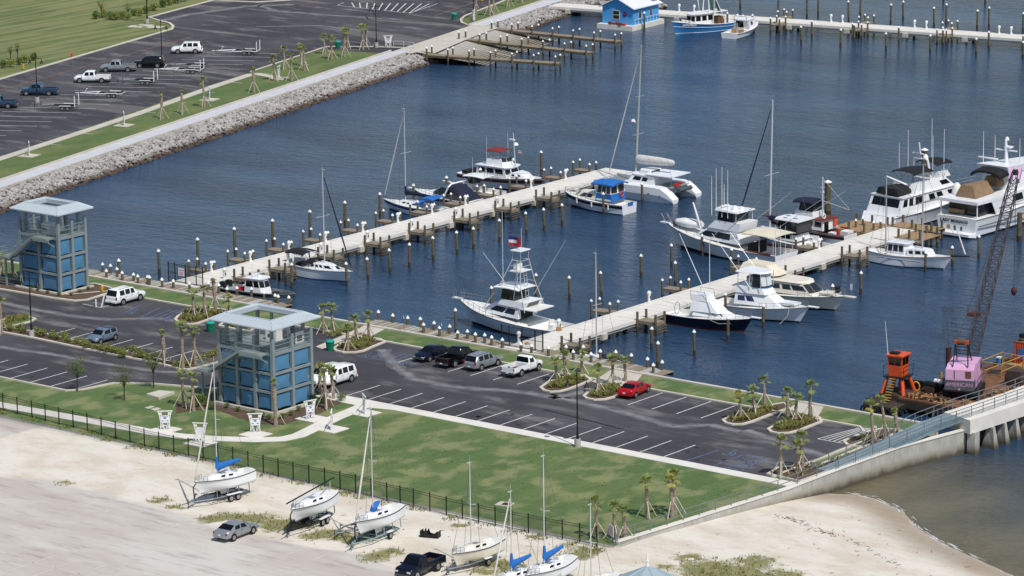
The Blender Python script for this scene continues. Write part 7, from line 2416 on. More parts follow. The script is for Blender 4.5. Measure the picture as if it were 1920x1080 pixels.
# --- top pier
t = boat('shrimp_boat', 'bright blue wooden shrimp boat with white rails and rigging at the top pier', 'fishing boat', -118.6, 207.0, -106, GB)
st = hull(t, 13.6, 4.6, 2.5, 1.35, 'blue_hull', 'house_blue', None, tw=.75, fin=2.1, flare=.25, over=.06, cock=(.05, .98, .35), bottom='house_blue', rub='plastic_white', deck='gelcoat')
for s in (-1, 1):
    for f, e in ((.62, .05), (.12, .02)):
        m = MB('plastic_white'); m.tube([(lambda a: (-6.8 + (13.6 - .82 * (1 - f)) * u, s * (a[1] * (1 - .25 * (.35 + .65 * u) * (1 - f ** 1.35)) * (1 - ((((u - .4) / .6) ** 2.6 * .9) * (1 - f ** 1.35) if u > .4 else 0)) + .03), a[2] * f))(st(u)) for u in [k / 14 for k in range(15)]], .045, 4); m.obj('side_stripe', t)
house(t, 'wheelhouse', -1.4, 3.0, 1.5, 1.2, 1.4, 3.4, .0, .1, .05, 'plastic_white', [('S', .05, .3, .4, .85), ('S', .38, .62, .4, .85), ('S', .7, .95, .4, .85), ('W', .05, .95, .4, .85)], 'glass_dark', .35)
house(t, 'upper_roof', -4.6, -1.2, 1.4, 1.3, 3.4, 3.52, .1, .0, .0, 'plastic_white', rc=.3)
m = MB('plastic_white')
for s in (-1, 1):
    m.cyl((-.8, s * .9, 3.4), (-.9, s * .25, 9.5), .14, .1, 6); m.cyl((-1.0, s * 1.7, 1.6), (-.6, s * 3.2, 10.5), .1, .07, 5); m.cyl((-4.0, s * 1.7, 1.3), (-1.2, s * .4, 8.4), .08, .06, 5)
m.obj('gallows_mast', t)
m = MB('wire')
for a, b in (((6.4, 0, 2.6), (-.9, 0, 9.3)), ((-6.4, 1.4, 1.5), (-.9, 0, 9.3)), ((-6.4, -1.4, 1.5), (-.9, 0, 9.3)), ((-.9, 0, 9.0), (-6.0, 0, 4.0))):
    m.cyl(a, b, .025, .025, 4)
m.obj('rigging', t)
m = MB('net_green'); m.cyl((-3.2, .8, 3.2), (-1.6, .5, 7.8), .28, .14, 7); m.cyl((-3.2, -.8, 3.0), (-1.6, -.5, 7.6), .28, .14, 7); m.obj('hung_net', t)
m = MB('rust'); m.box((-3.6, 0, 1.8), (1.4, 1.6, 1.3)); m.obj('winch', t)
m = MB('plastic_white')
for k in range(6):
    m.box((3.4 + .2 * (k % 2), -1.2 + .5 * k, 2.1), (.45, .42, .5))
m.obj('fish_box', t)
strokes(t, (3.0, 2.03, 1.55), (.94, -.3, .06), 2.6, .34, 'plastic_white')


t = boat('fishing_boat', 'small white workboat with dark windscreen beside the blue shrimp boat', 'motorboat', -110.8, 208.4, 96, GB)
st = hull(t, 10.4, 3.6, 1.6, .9, 'gelcoat', 'boot_dark', None, tw=.9, fin=2.2, cock=(.02, .42, .35))
house(t, 'deckhouse', -.4, 3.4, 1.4, 1.0, 1.1, 2.6, .7, -.3, .15, 'gelcoat', [('S', .3, .6, .4, .8), ('W', .05, .95, .35, .85), ('A', .05, .6, .15, .9)], 'glass_dark', .12)
m = MB('alu'); m.tube([(-1.0, -1.3, 1.0), (-1.2, -1.2, 3.4), (-1.2, 1.2, 3.4), (-1.0, 1.3, 1.0)], .07, 5); m.cyl((-3.8, -.8, .8), (-3.8, -.8, 2.6), .07, .07, 5); m.obj('gantry', t)
m = MB('plastic_white'); m.dome((-1.2, .6, 3.45), .28, .3, 8, 3); m.dome((-1.2, -.5, 3.45), .22, .25, 8, 3); m.obj('radar', t)
m = MB('wood_tan'); m.box((-2.0, .6, 1.0), (1.0, .9, .8)); m.box((-2.2, -.7, .9), (.8, .7, .6), 'rust_tan'); m.obj('deck_gear', t)

# --- blue floating house
t = boat('floating_house', 'bright blue floating house with white gabled roof on a white barge', 'houseboat', -133.2, 205.6, 94, GB)
m = MB('plastic_white'); m.box((0, 0, .1), (10.6, 7.4, 1.5), 'concrete_pale'); m.obj('float', t)
m = MB('house_blue'); W, Lh = 3.2, 4.2; zr, ze = 5.4, 3.9
m.add([(-Lh, -W, .85), (Lh, -W, .85), (Lh, W, .85), (-Lh, W, .85), (-Lh, -W, ze), (Lh, -W, ze), (Lh, W, ze), (-Lh, W, ze), (-Lh, 0, zr), (Lh, 0, zr)], [(0, 1, 5, 4), (2, 3, 7, 6), (0, 4, 8, 7, 3), (1, 2, 6, 9, 5)]); m.obj('wall', t)
m = MB('roof_white')
for s in (-1, 1):
    m.add([(-Lh - .5, s * (W + .5), ze - .2), (Lh + .5, s * (W + .5), ze - .2), (Lh + .5, 0, zr + .05), (-Lh - .5, 0, zr + .05), (-Lh - .5, s * (W + .5), ze - .05), (Lh + .5, s * (W + .5), ze - .05), (Lh + .5, 0, zr + .2), (-Lh - .5, 0, zr + .2)], [(4, 5, 6, 7), (0, 3, 2, 1), (0, 1, 5, 4), (3, 0, 4, 7), (1, 2, 6, 5)])
m.obj('roof', t)
m = MB('roof_white'); m.box((4.6, -.2, 4.7), (4.0, 6.0, .15)); m.box((2.6, -.2, 5.0), (.1, 6.2, .5), 'trim_grey'); m.obj('rear_roof', t)
for (x, y, sx, sy, z) in ((-Lh - .02, .3, .06, 1.2, 2.5), ):
    m = MB('ceramic'); m.box((x, y, z), (sx, sy + .3, 1.7)); o = m.obj('window', t); m = MB('glass_smoke'); m.box((x - .03, y, z + .38), (.04, sy, .6)); m.box((x - .03, y, z - .38), (.04, sy, .6)); m.obj('pane', o)
for x in (-2.0, 1.6):
    m = MB('ceramic'); m.box((x, -W - .02, 2.5), (.8, .06, 1.5)); o = m.obj('window', t); m = MB('glass_dark'); m.box((x, -W - .05, 2.5), (.55, .04, 1.2)); m.obj('pane', o)
m = MB('flag_red'); m.cyl((-Lh - .04, -1.5, 2.7), (-Lh - .09, -1.5, 2.7), .42, .42, 12, 'flag_blue'); m.box((-Lh - .1, -1.5, 2.75), (.03, .5, .2)); m.obj('wall_ornament', t)
m = MB('rust'); [m.box((-5.0 + rnd.uniform(-.2, .1), 1.0 - .7 * k, .95 + rnd.uniform(0, .2)), (.5, .6, .4), rnd.choice(['life_red', 'black_rubber', 'rust'])) for k in range(5)]; m.obj('deck_clutter', t)
m = MB('plastic_white')
for k in range(9):
    m.cyl((-4 + k, -3.5, .8), (-4 + k, -3.5, 1.9), .04, .04, 4)
m.cyl((-4, -3.5, 1.9), (4, -3.5, 1.9), .04, .04, 4); m.obj('side_rail', t)
# ------------------------------------------------------------------ barge, push boat, crane
BO = at(1684, 748, -.1)                       # near-left deck corner
BANG = R(89)
bx, by = math.cos(BANG), math.sin(BANG)       # barge length runs up and to the right


def bp(a, b):
    """a along the barge, b across (to the right)"""
    return (BO.x + bx * a + by * b, BO.y + by * a - bx * b)


t = thing('deck_barge', 'rusty brown deck barge carrying the pink crane', 'barge', (*bp(0, 0), ZW), BANG)
m = MB('rust_dark')
Lb, Wb = 42.0, 10.2
m.add([(1.6, 0, -.6), (1.6, -Wb, -.6), (0, 0, .5), (0, -Wb, .5), (0, 0, 1.4), (0, -Wb, 1.4), (Lb, 0, 1.4), (Lb, -Wb, 1.4), (Lb, 0, -.6), (Lb, -Wb, -.6)], [(0, 2, 3, 1), (2, 4, 5, 3), (0, 8, 6, 4, 2), (1, 3, 5, 7, 9), (6, 8, 9, 7)], 'rust_dark')
m.obj('hull', t)
m = MB('rust'); m.add([(.05, -.05, 1.41), (Lb, -.05, 1.41), (Lb, -Wb + .05, 1.41), (.05, -Wb + .05, 1.41)], [(0, 3, 2, 1)], 'rust')
for k in range(26):
    a, b, l, w_ = rnd.uniform(.6, 30), -rnd.uniform(.4, Wb - .4), rnd.uniform(.8, 3.5), rnd.uniform(.5, 1.8)
    m.box((a, b, 1.425 + k * .0012), (l, w_, .02), rnd.choice(['rust_tan', 'rust_tan', 'rust_dark', 'rust']), rnd.uniform(-.5, .5))
m.obj('deck', t)
m = MB('rust')
m.box((.12, -Wb / 2, 1.5), (.22, Wb, .2)); m.box((Lb / 2, -.1, 1.5), (Lb, .2, .18)); m.box((Lb / 2, -Wb + .1, 1.5), (Lb, .2, .18)); m.obj('deck_coaming', t)
for k in range(5):
    m = MB('rust_tan'); x = 1.0 + (k % 2) * 1.2; y = -1.2 - 2 * k
    m.cyl((x, y, 1.4), (x, y, 1.95), .16, .16, 7); m.cyl((x, y + .5, 1.4), (x, y + .5, 1.95), .16, .16, 7); m.cyl((x, y - .15, 1.7), (x, y + .65, 1.7), .07, .07, 5); m.obj('mooring_bitt', t)
# loose gear on the deck, each a thing of its own
def deck_thing(name, label, cat, a, b, z=-.08):
    return thing(name, label, cat, (*bp(a, b), z), BANG)


t = deck_thing('spud_pile', 'tall dark red steel pipe standing on the barge left of the crane', 'pipe', 8.0, 1.1)
m = MB('pipe_rust'); m.cyl((0, 0, -3), (0, 0, 4.1), .3, .3, 12); m.obj('pipe', t)
m = MB('rust_dark'); m.cyl((0, 0, 4.1), (0, 0, 4.18), .34, .34, 12); m.box((.0, 0, .5), (.9, .9, .5), 'rust'); m.obj('collar', t)
t = deck_thing('cargo_container', 'orange ribbed container with blue tarp panel on the barge', 'container', 19.8, 3.2)
m = MB('orange_paint'); m.box((3, 0, 1.3), (6, 2.4, 2.5))
for k in range(20):
    m.box((.15 + k * .3, 0, 1.3), (.12, 2.46, 2.3), 'orange_light')
for k in range(8):
    m.box((-.03, -1.05 + k * .3, 1.3), (.08, .13, 2.3), 'orange_light')
m.obj('body', t)
m = MB('rust'); m.box((3, 0, 2.6), (6.1, 2.5, .12)); m.obj('roof', t)
m = MB('blue_drum'); m.box((-.09, .1, 1.35), (.05, 1.2, 1.2)); m.obj('tarp_panel', t)
m = MB('wood_tan'); m.box((-.5, 0, .1), (.9, 3.2, .25)); m.obj('skid', t)
t = thing('machine', 'dark engine block lying on the orange container roof', 'machine', (*bp(20.9, 3.0), 2.6), BANG)
m = MB('black_metal')
for k in range(14):
    m.box((rnd.uniform(-.6, 1.6), rnd.uniform(-.8, .8), .2 + rnd.uniform(0, .5)), (rnd.uniform(.2, .7), rnd.uniform(.2, .5), rnd.uniform(.2, .5)), rnd.choice(['black_metal', 'trim_grey', 'galv']), rnd.uniform(0, 3))
m.obj('block', t)
t = deck_thing('deck_tank', 'brown tarp-covered box with a coiled hose on the barge', 'box', 12.4, 6.9)
m = MB('brown_tarp')
m.loft([[(-.8, -1.0, 0), (.8, -1.0, 0), (.8, 1.0, 0), (-.8, 1.0, 0)], [(-.84, -1.04, .8), (.84, -1.0, .9), (.82, 1.05, .8), (-.84, 1.0, .9)], [(-.7, -.9, 1.65), (.72, -.85, 1.6), (.7, .9, 1.7), (-.74, .85, 1.6)]], 'brown_tarp'); m.obj('cover', t)
m = MB('rope'); [m.tube([(.1 * k - .4, .5 * math.cos(a * PI / 6), 1.1 + .5 * math.sin(a * PI / 6)) for a in range(13)], .04, 4) for k in range(3)]; m.obj('hose_coil', t)
t = deck_thing('steel_drum', 'blue drum with white lid on the barge behind the crane', 'drum', 18.6, .9)
m = MB('blue_drum'); m.cyl((0, 0, 0), (0, 0, .85), .36, .36, 12); m.obj('body', t); m = MB('plastic_white'); m.cyl((0, 0, .85), (0, 0, .95), .38, .38, 12); m.obj('lid', t)
t = deck_thing('timber_frame', 'yellowish timber frame standing behind the pink crane', 'frame', 16.0, 2.6)
m = MB('yellow_paint')
for a, b in (((-2, 1.2, .1), (-2, 1.2, 1.5)), ((2.4, 1.2, .1), (2.4, 1.2, 1.6)), ((-2, -1.4, .1), (-2, -1.4, 1.5)), ((2.4, -1.4, .1), (2.4, -1.4, 1.6)), ((-2, 1.2, 1.5), (2.4, 1.2, 1.6)), ((-2, -1.4, 1.5), (2.4, -1.4, 1.6)), ((-2, 1.2, 1.45), (-2, -1.4, 1.45)), ((2.4, 1.2, 1.5), (2.4, -1.4, 1.5)), ((-2, -1.4, .7), (2.4, -1.4, .8)), ((-2, 1.2, .3), (2.4, -1.4, 1.5))):
    m.cyl(a, b, .07, .07, 4)
m.obj('beams', t)
for i, (a, b, sc_, lab) in enumerate(((4.8, 8.4, 1.7, 'heap of rusty chain and cable right of the crane'), (1.8, 4.2, 1.3, 'low tangle of rusty cable at the barge front'), (9.4, 8.2, 1.5, 'brown scrap heap near the tarp-covered box'), (1.6, 1.6, .9, 'small heap of yellowish scrap near the push boat'))):
    t = deck_thing('scrap_heap', lab, 'scrap', a, b)
    m = MB('rust')
    for k in range(26):
        q = rnd.uniform(0, 6.28); r_ = sc_ * math.sqrt(rnd.random()); l = rnd.uniform(.3, 1.2) * sc_ * .6
        p = Vector((r_ * math.cos(q), r_ * math.sin(q), .1 + max(0, .5 * (1 - r_ / sc_)) * rnd.uniform(.3, 1))); d = Vector((rnd.gauss(0, 1), rnd.gauss(0, 1), rnd.gauss(0, .15))).normalized() * l
        m.cyl(p - d, p + d, rnd.uniform(.04, .12), rnd.uniform(.04, .1), 5, rnd.choice(['rust', 'rust_tan', 'rust_dark', 'yellow_paint'] if i == 3 else ['rust', 'rust_tan', 'rust_dark', 'driftwood']))
    m.obj('pieces', t)
t = deck_thing('winch', 'dark deck winch with white parts behind the push boat', 'winch', 5.0, 1.4)
m = MB('black_metal'); m.box((0, 0, .4), (2.6, 1.2, .7), 'rust_dark'); m.cyl((-.9, -.7, .9), (-.9, .7, .9), .35, .35, 10); m.cyl((.7, -.5, .9), (.7, .5, .9), .28, .28, 9, 'plastic_white'); m.obj('drum', t)
m = MB('yellow_paint'); m.cyl((1.6, .3, 0), (1.6, .3, 1.7), .14, .14, 6); m.box((1.3, -.6, .5), (.5, .5, .5)); m.obj('fairlead', t)

# crane
CC = at(1800, 733, .9)
CA = R(112)
hx, hy = math.cos(CA), math.sin(CA)
t = thing('crane', 'pink lattice-boom crane with grey counterweight reading AMERICAN', 'crane', (CC.x + hx * 2.2, CC.y + hy * 2.2, -.1), CA)
m = MB('black_metal')
for s in (-1, 1):
    m.loft([[(-2.3, s * 1.5 - .4, .45), (-2.3, s * 1.5 + .4, .45), (-2.3, s * 1.5 + .4, .7), (-2.3, s * 1.5 - .4, .7)], [(-1.9, s * 1.5 - .4, .0), (-1.9, s * 1.5 + .4, 0), (-1.9, s * 1.5 + .4, 1.0), (-1.9, s * 1.5 - .4, 1.0)], [(2.3, s * 1.5 - .4, 0), (2.3, s * 1.5 + .4, 0), (2.3, s * 1.5 + .4, 1.0), (2.3, s * 1.5 - .4, 1.0)], [(2.7, s * 1.5 - .4, .45), (2.7, s * 1.5 + .4, .45), (2.7, s * 1.5 + .4, .7), (2.7, s * 1.5 - .4, .7)]], 'black_metal')
m.obj('crawler_track', t)
m = MB('counterweight'); m.loft([[(-2.5, -1.45, .95), (-2.0, -1.45, .95), (-2.0, 1.45, .95), (-2.5, 1.45, .95)], [(-2.75, -1.55, 1.2), (-1.8, -1.55, 1.2), (-1.8, 1.55, 1.2), (-2.75, 1.55, 1.2)], [(-2.75, -1.55, 2.25), (-1.8, -1.55, 2.25), (-1.8, 1.55, 2.25), (-2.75, 1.55, 2.25)]], 'counterweight'); m.obj('counterweight', t)
text('AMERICAN', .58, 'pink_paint', t, frame((-2.765, 0, 1.78), (0, -1, 0), (0, 0, 1)), 'lettering', .012)
m = MB('pink_paint'); m.prism([(-2.8, .09), (-2.8, -.09), (-2.76, -.09), (-2.76, .09)], 1.22, 1.4, 'pink_paint'); m.obj('emblem', t)
m = MB('pink_paint')
m.loft([[(-2.6, s * 1.5, 2.26), (-2.55, s * 1.5, 3.35), (-1.6, s * 1.45, 3.75), (1.6, s * 1.45, 3.75), (2.6, s * 1.45, 3.6), (2.7, s * 1.45, 1.15), (-1.78, s * 1.5, 1.15), (-1.78, s * 1.5, 2.26)] for s in (-1, 1)], 'pink_paint', True, True, True)
o = m.obj('machine_house', t)
m = MB('glass_dark'); m.box((-2.59, -.9, 2.85), (.04, .6, .75), 'rust'); m.box((-2.6, .55, 2.8), (.05, .08, .9), 'trim_grey'); m.obj('rear_opening', o)
m = MB('trim_grey')
for x in (-1.6, -.6, .4, 1.4):
    m.box((x, -1.49, 2.5), (.05, .05, 2.3), 'pink_paint')
m.obj('panel_rib', o)
m = MB('glass_dark'); m.box((2.2, -1.48, 2.9), (.8, .05, .9)); m.obj('cab_window', o)
m = MB('galv')
for z in (1.7, 2.3):
    m.cyl((-1.8, -1.8, z), (2.6, -1.8, z), .03, .03, 4)
for x in (-1.8, -.3, 1.2, 2.6):
    m.cyl((x, -1.8, 1.15), (x, -1.8, 2.3), .03, .03, 4)
m.obj('catwalk_rail', t)
m = MB('black_metal')
for s in (-.8, .8):
    m.tube([(.4, s, 3.7), (-1.6, s * .8, 6.0), (-2.2, s, 3.6)], .07, 5)
for k in range(4):
    u = (k + 1) / 5; m.cyl((.4 - 2.0 * u, -.8 + .1 * u, 3.7 + 2.3 * u), (.4 - 2 * u, .8 - .1 * u, 3.7 + 2.3 * u), .05, .05, 4)
m.obj('gantry', t)
m = MB('orange_paint'); m.box((-1.6, 0, 6.15), (.4, 1.5, .35)); m.cyl((-1.6, -.4, 6.15), (-1.6, .4, 6.15), .32, .32, 9, 'rust'); m.obj('gantry_sheave', t)
# lattice boom
B0 = Vector((2.6, .0, 1.7)); tip = at(1904, 326, 16.8)
inv = Matrix.Rotation(-CA, 4, 'Z') @ Matrix.Translation(-Vector(t.location))
B1 = inv @ tip
ax = (B1 - B0); BL = ax.length; ax.normalize()
sd = ax.cross(Vector((0, 0, 1))).normalized(); upv = sd.cross(ax)


def bpt(u, a, b):
    k = .55 * min(1, u / .12 * .7 + .3) if u < .12 else (.55 if u < .85 else .55 - (u - .85) / .15 * .22)
    return B0 + ax * BL * u + sd * a * k + upv * b * k


m = MB('boom_rust')
nseg = 30
for a in (-1, 1):
    for b in (-1, 1):
        m.tube([bpt(i / nseg, a, b) for i in range(nseg + 1)], .065, 5)
m.obj('boom_chord', t)
m = MB('boom_rust')
for i in range(nseg):
    u0, u1 = i / nseg, (i + 1) / nseg
    f = 1 if i % 2 else -1
    for a, b, c, d in ((-1, -1, 1, -1), (-1, 1, 1, 1), (-1, -1, -1, 1), (1, -1, 1, 1)):
        if f > 0:
            m.cyl(bpt(u0, a, b), bpt(u1, c, d), .036, .036, 4)
        else:
            m.cyl(bpt(u0, c, d), bpt(u1, a, b), .036, .036, 4)
        if i % 2 == 0:
            m.cyl(bpt(u0, a, b), bpt(u0, c, d), .036, .036, 4)
m.obj('boom_lacing', t)
m = MB('pink_paint')
for a in (-.62, .3):
    p0, p1 = B1 - ax * 1.4 + sd * a, B1 + ax * 1.0 + sd * a
    m.loft([[p0 + upv * .3, p0 + upv * .3 + sd * .32, p0 - upv * .3 + sd * .32, p0 - upv * .3], [p1 + upv * .35, p1 + upv * .35 + sd * .32, p1 - upv * .35 + sd * .32, p1 - upv * .35]], 'pink_paint')
m.cyl(B1 + ax * .3 - sd * .42, B1 + ax * .3 + sd * .42, .34, .34, 10, 'black_metal'); m.obj('boom_head', t)
m = MB('boom_rust')
for s in (-.5, .5):
    m.cyl(Vector((-1.6, s, 6.1)), B1 + upv * .5 + sd * s * .6, .035, .035, 4)
m.obj('pendant_line', t)
m = MB('boom_rust'); hk = B1 + ax * .5; zb = 3.6
m.cyl(hk, (hk.x, hk.y, zb), .035, .035, 4); m.obj('hoist_line', t)
m = MB('pipe_rust'); m.loft([[(hk.x + r_ * math.cos(a), hk.y + r_ * math.sin(a), zb - z_) for a in [k * PI / 4 for k in range(8)]] for r_, z_ in ((.08, 0), (.3, .25), (.34, .6), (.2, .95), (.06, 1.1))], 'pipe_rust', True, True, True, True); m.obj('hook_ball', t)

# push boat
TC = at(1684, 740, -.2)
TAN = BANG - PI / 2 - .25
t = thing('push_boat', 'black hulled push boat with tall orange wheelhouse on splayed legs', 'boat', (TC.x - .2, TC.y + .3, ZW), BANG + .14); t.scale = (.84, .82, .96)
m = MB('tire_black')
pts = lambda k, z: [(-4.6 * k - 1.0, -1.9 * k, z), (-4.0 * k - 1.0, -2.5 * k, z), (4.4 * k, -2.6 * k, z), (4.4 * k, 2.6 * k, z), (-4.0 * k - 1.0, 2.5 * k, z), (-4.6 * k - 1.0, 1.9 * k, z)]
m.loft([pts(.93, -.5), pts(1, .3), pts(1.0, 1.05)], 'black_rubber', True, True, False)
m.add(pts(.99, 1.04), [(0, 1, 2, 3, 4, 5)], 'rust_dark'); m.obj('hull', t)
m = MB('tire_black')
for k in range(6):
    y = -2.1 + .84 * k
    m.tube([(-5.72, y + .36 * math.cos(a * PI / 4), .55 + .36 * math.sin(a * PI / 4)) for a in range(9)], .13, 5)
for k in range(7):
    x = -4.4 + 1.3 * k
    m.tube([(x + .36 * math.cos(a * PI / 4), -2.66, .5 + .36 * math.sin(a * PI / 4)) for a in range(9)], .13, 5)
m.obj('tyre_fender', t)
m = MB('black_metal'); m.box((-.1, 0, 1.35), (4.2, 3.6, .6), 'rust_dark'); m.box((3.9, 0, 1.6), (.3, 3.4, 1.2), 'black_metal'); m.obj('engine_box', t)
for i, (a, b) in enumerate(((-1, -1), (-1, 1), (1, -1), (1, 1))):
    m = MB('orange_light'); m.cyl((a * 1.8, b * 1.7, 1.0), (a * 1.0, b * 1.0, 3.45), .27, .24, 9); m.obj('leg', t)
m = MB('black_metal'); m.box((0, 0, 3.47), (2.9, 2.9, .12)); m.obj('catwalk', t)
m = MB('black_metal')
for s in (-1, 1):
    m.tube([(-1.42, s * 1.42, 3.5), (-1.42, s * 1.42, 4.7), (1.42, s * 1.42, 4.7), (1.42, s * 1.42, 3.5)], .035, 4)
m.obj('catwalk_rail', t)
m = MB('orange_light')
lo = [(-.95, -.92, 3.53), (.95, -.92, 3.53), (.95, .92, 3.53), (-.95, .92, 3.53)]; hi = [(-1.1, -1.05, 5.85), (1.1, -1.05, 5.85), (1.1, 1.05, 5.85), (-1.1, 1.05, 5.85)]
m.loft([lo, hi], 'orange_light'); o = m.obj('wheelhouse', t)
for q, nn in (((0, 1), 2), ((1, 2), 2), ((2, 3), 2), ((3, 0), 2)):
    a, b = q
    for k in range(nn):
        m = MB('glass_dark'); m.quadslab([lo[a], lo[b], hi[b], hi[a]], .08 + .44 * k, .48 + .44 * k, .55, .92, .02); m.obj('window', o)
m = MB('orange_light'); m.box((0, 0, 5.9), (2.6, 2.5, .13)); m.obj('roof', t)
m = MB('black_metal'); m.box((-.4, .3, 6.08), (.9, 1.1, .26)); m.cyl((.4, -.3, 5.86), (.4, -.3, 6.9), .06, .05, 5, 'galv'); m.obj('roof_unit', t)
antenna(t, -1.2, .9, 5.85, 4.0, .05, (-.5, .2))
m = MB('yellow_paint')
for k in range(9):
    u = k / 8; m.box((-1.5 - 1.5 * (1 - u), .1, 1.2 + 2.15 * u), (.24, .95, .06))
m.obj('stair_tread', t)
m = MB('black_metal')
for s in (-.42, .62):
    m.cyl((-3.05, s, 1.1), (-1.5, s, 3.45), .07, .07, 5)
m.obj('stair_stringer', t)
m = MB('yellow_paint')
for k in range(4):
    m.box((-5.5, .3, .2 + .26 * k), (.2, .9, .06))
m.obj('bow_step', t)
m = MB('life_red'); m.cyl((.6, -.2, 1.6), (.6, -.2, 2.6), .5, .45, 9); m.obj('stack', t)
m = MB('hydrant_yellow'); m.tube([(1.6, -1.8 + .5 * math.cos(a * PI / 5), 2.1 + .5 * math.sin(a * PI / 5)) for a in range(11)], .09, 5); m.obj('hose_reel', t)
t = thing('work_float', 'small red work float on the water left of the crane boom', 'float', (*xy(1826, 593, ZW), ZW), .5)
m = MB('life_red'); m.box((0, 0, .3), (1.6, 1.0, .3), 'pipe_rust'); m.obj('deck', t)
m = MB('trim_grey')
for x in (-.7, .7):
    m.cyl((x, 0, .4), (x, 0, 1.3), .05, .05, 5)
m.obj('end_post', t)

# ------------------------------------------------------------------ lamps, bins, hydrants, signs, fitness frames
def lamp(px, py, h, label):
    x, y = xy(px, py)
    t = thing('street_lamp', label, 'street lamp', (x, y, 0), .35, 'twin lantern street lamps')
    m = MB('concrete_grey'); m.cyl((0, 0, -.2), (0, 0, .85), .34, .32, 12); m.obj('base', t)
    m = MB('black_metal'); m.cyl((0, 0, .85), (0, 0, 1.5), .17, .1, 10); m.cyl((0, 0, 1.5), (0, 0, h), .085, .06, 9); m.dome((0, 0, h), .09, .14, 8, 3); m.obj('pole', t)
    m = MB('black_metal'); m.cyl((-.85, 0, h - .62), (.85, 0, h - .62), .04, .04, 6); m.tube([(-.85, 0, h - .62), (-1.0, 0, h - .7), (-1.0, 0, h - .9)], .03, 5); m.tube([(.85, 0, h - .62), (1.0, 0, h - .7), (1.0, 0, h - .9)], .03, 5); m.obj('arm', t)
    for s in (-1, 1):
        m = MB('black_metal'); m.cyl((s, 0, h - .9), (s, 0, h - 1.1), .07, .12, 8); m.cyl((s, 0, h - 1.1), (s, 0, h - 1.42), .12, .3, 10); o = m.obj('lantern', t)
        m = MB('lamp_clear'); m.cyl((s, 0, h - 1.42), (s, 0, h - 1.5), .24, .16, 9); m.obj('lens', o)


lamp(1083, 838, 7.7, 'black twin lantern lamp beside the white footpath on the front lawn')
lamp(59.5, 632, 7.5, 'black twin lantern lamp at the left end of the shrub median')
lamp(304, 124, 7.6, 'black twin lantern lamp in the trailer lot beside the black SUV')
lamp(70, 192, 7.6, 'black twin lantern lamp in the trailer lot beside the blue pickups')
lamp(706, 89, 7.6, 'black twin lantern lamp on the verge near the boat ramp')
lamp(888, 36, 7.6, 'black twin lantern lamp beyond the boat ramp')
lamp(276, 44, 7.6, 'black twin lantern lamp in the shrub bed of the upper lawn')


def bin_(px, py, label):
    x, y = xy(px, py)
    t = thing('litter_bin', label, 'bin', (x, y, .02), .3, 'green litter bins')
    m = MB('bin_green'); m.cyl((0, 0, 0), (0, 0, 1.0), .38, .5, 14); m.cyl((0, 0, .95), (0, 0, 1.02), .54, .54, 14); m.obj('body', t)
    m = MB('bin_lid'); m.cyl((0, 0, 1.02), (0, 0, 1.1), .52, .5, 14); m.dome((0, 0, 1.1), .48, .14, 14, 3); m.obj('lid', t)
    m = MB('ink'); m.box((.3, -.32, .62), (.16, .04, .12), rz=.8); m.obj('label_plate', t)


bin_(395, 622, 'green litter bin behind the larger tower on its left'); bin_(619, 657, 'green litter bin at the left tip of the crosswalk island')
bin_(634, 90, 'green litter bin on the upper verge among the palms'); bin_(852, 37, 'green litter bin on asphalt beyond the boat ramp')


def hydrant(px, py, label, mat='hydrant_yellow'):
    x, y = xy(px, py)
    t = thing('fire_hydrant', label, 'hydrant', (x, y, .1), .4, 'fire hydrants')
    m = MB(mat); m.cyl((0, 0, 0), (0, 0, .1), .2, .2, 10); m.cyl((0, 0, .1), (0, 0, .62), .14, .13, 10); m.obj('barrel', t)
    m = MB(mat); m.dome((0, 0, .62), .17, .2, 10, 3); m.obj('bonnet', t)
    m = MB(mat); m.cyl((-.27, 0, .48), (.27, 0, .48), .08, .08, 8); m.cyl((0, -.27, .42), (0, 0, .42), .1, .1, 8); m.obj('outlet', t)


hydrant(192, 549, 'yellow fire hydrant in the mulch beside the smaller tower'); hydrant(44, 131, 'yellow fire hydrant by the upper kerb at far left'); hydrant(1640, 824, 'yellow fire hydrant among the palms by the bridge ramp')
hydrant(135, 108, 'small orange marker on the striped upper lawn', 'orange_paint'); hydrant(904, 3, 'yellow fire hydrant at the top edge beyond the ramp')


def post_sign(px, py, h, w_, hh, label, mat='sign_blue', rz=-.2, name='post_sign', body=None):
    x, y = xy(px, py)
    t = thing(name, label, 'sign', (x, y, 0), rz)
    m = MB('galv'); m.cyl((0, 0, 0), (0, 0, h), .035, .035, 6); m.obj('post', t)
    m = MB(mat); m.box((0, -.05, h - hh / 2), (w_, .03, hh)); m.obj('sign_panel', t)
    m = MB('sign_white')
    if mat == 'sign_blue':
        m.tube([(.02 + w_ * .22 * math.cos(a * PI / 5 + 2.4), -.075, h - hh * .6 + w_ * .22 * math.sin(a * PI / 5 + 2.4)) for a in range(9)], .025, 4); m.cyl((-.03, -.075, h - hh * .2), (.0, -.075, h - hh * .55), .03, .03, 4); m.cyl((0, -.075, h - hh * .5), (w_ * .28, -.075, h - hh * .75), .03, .03, 4)
        m.obj('wheelchair_symbol', t)
    return t


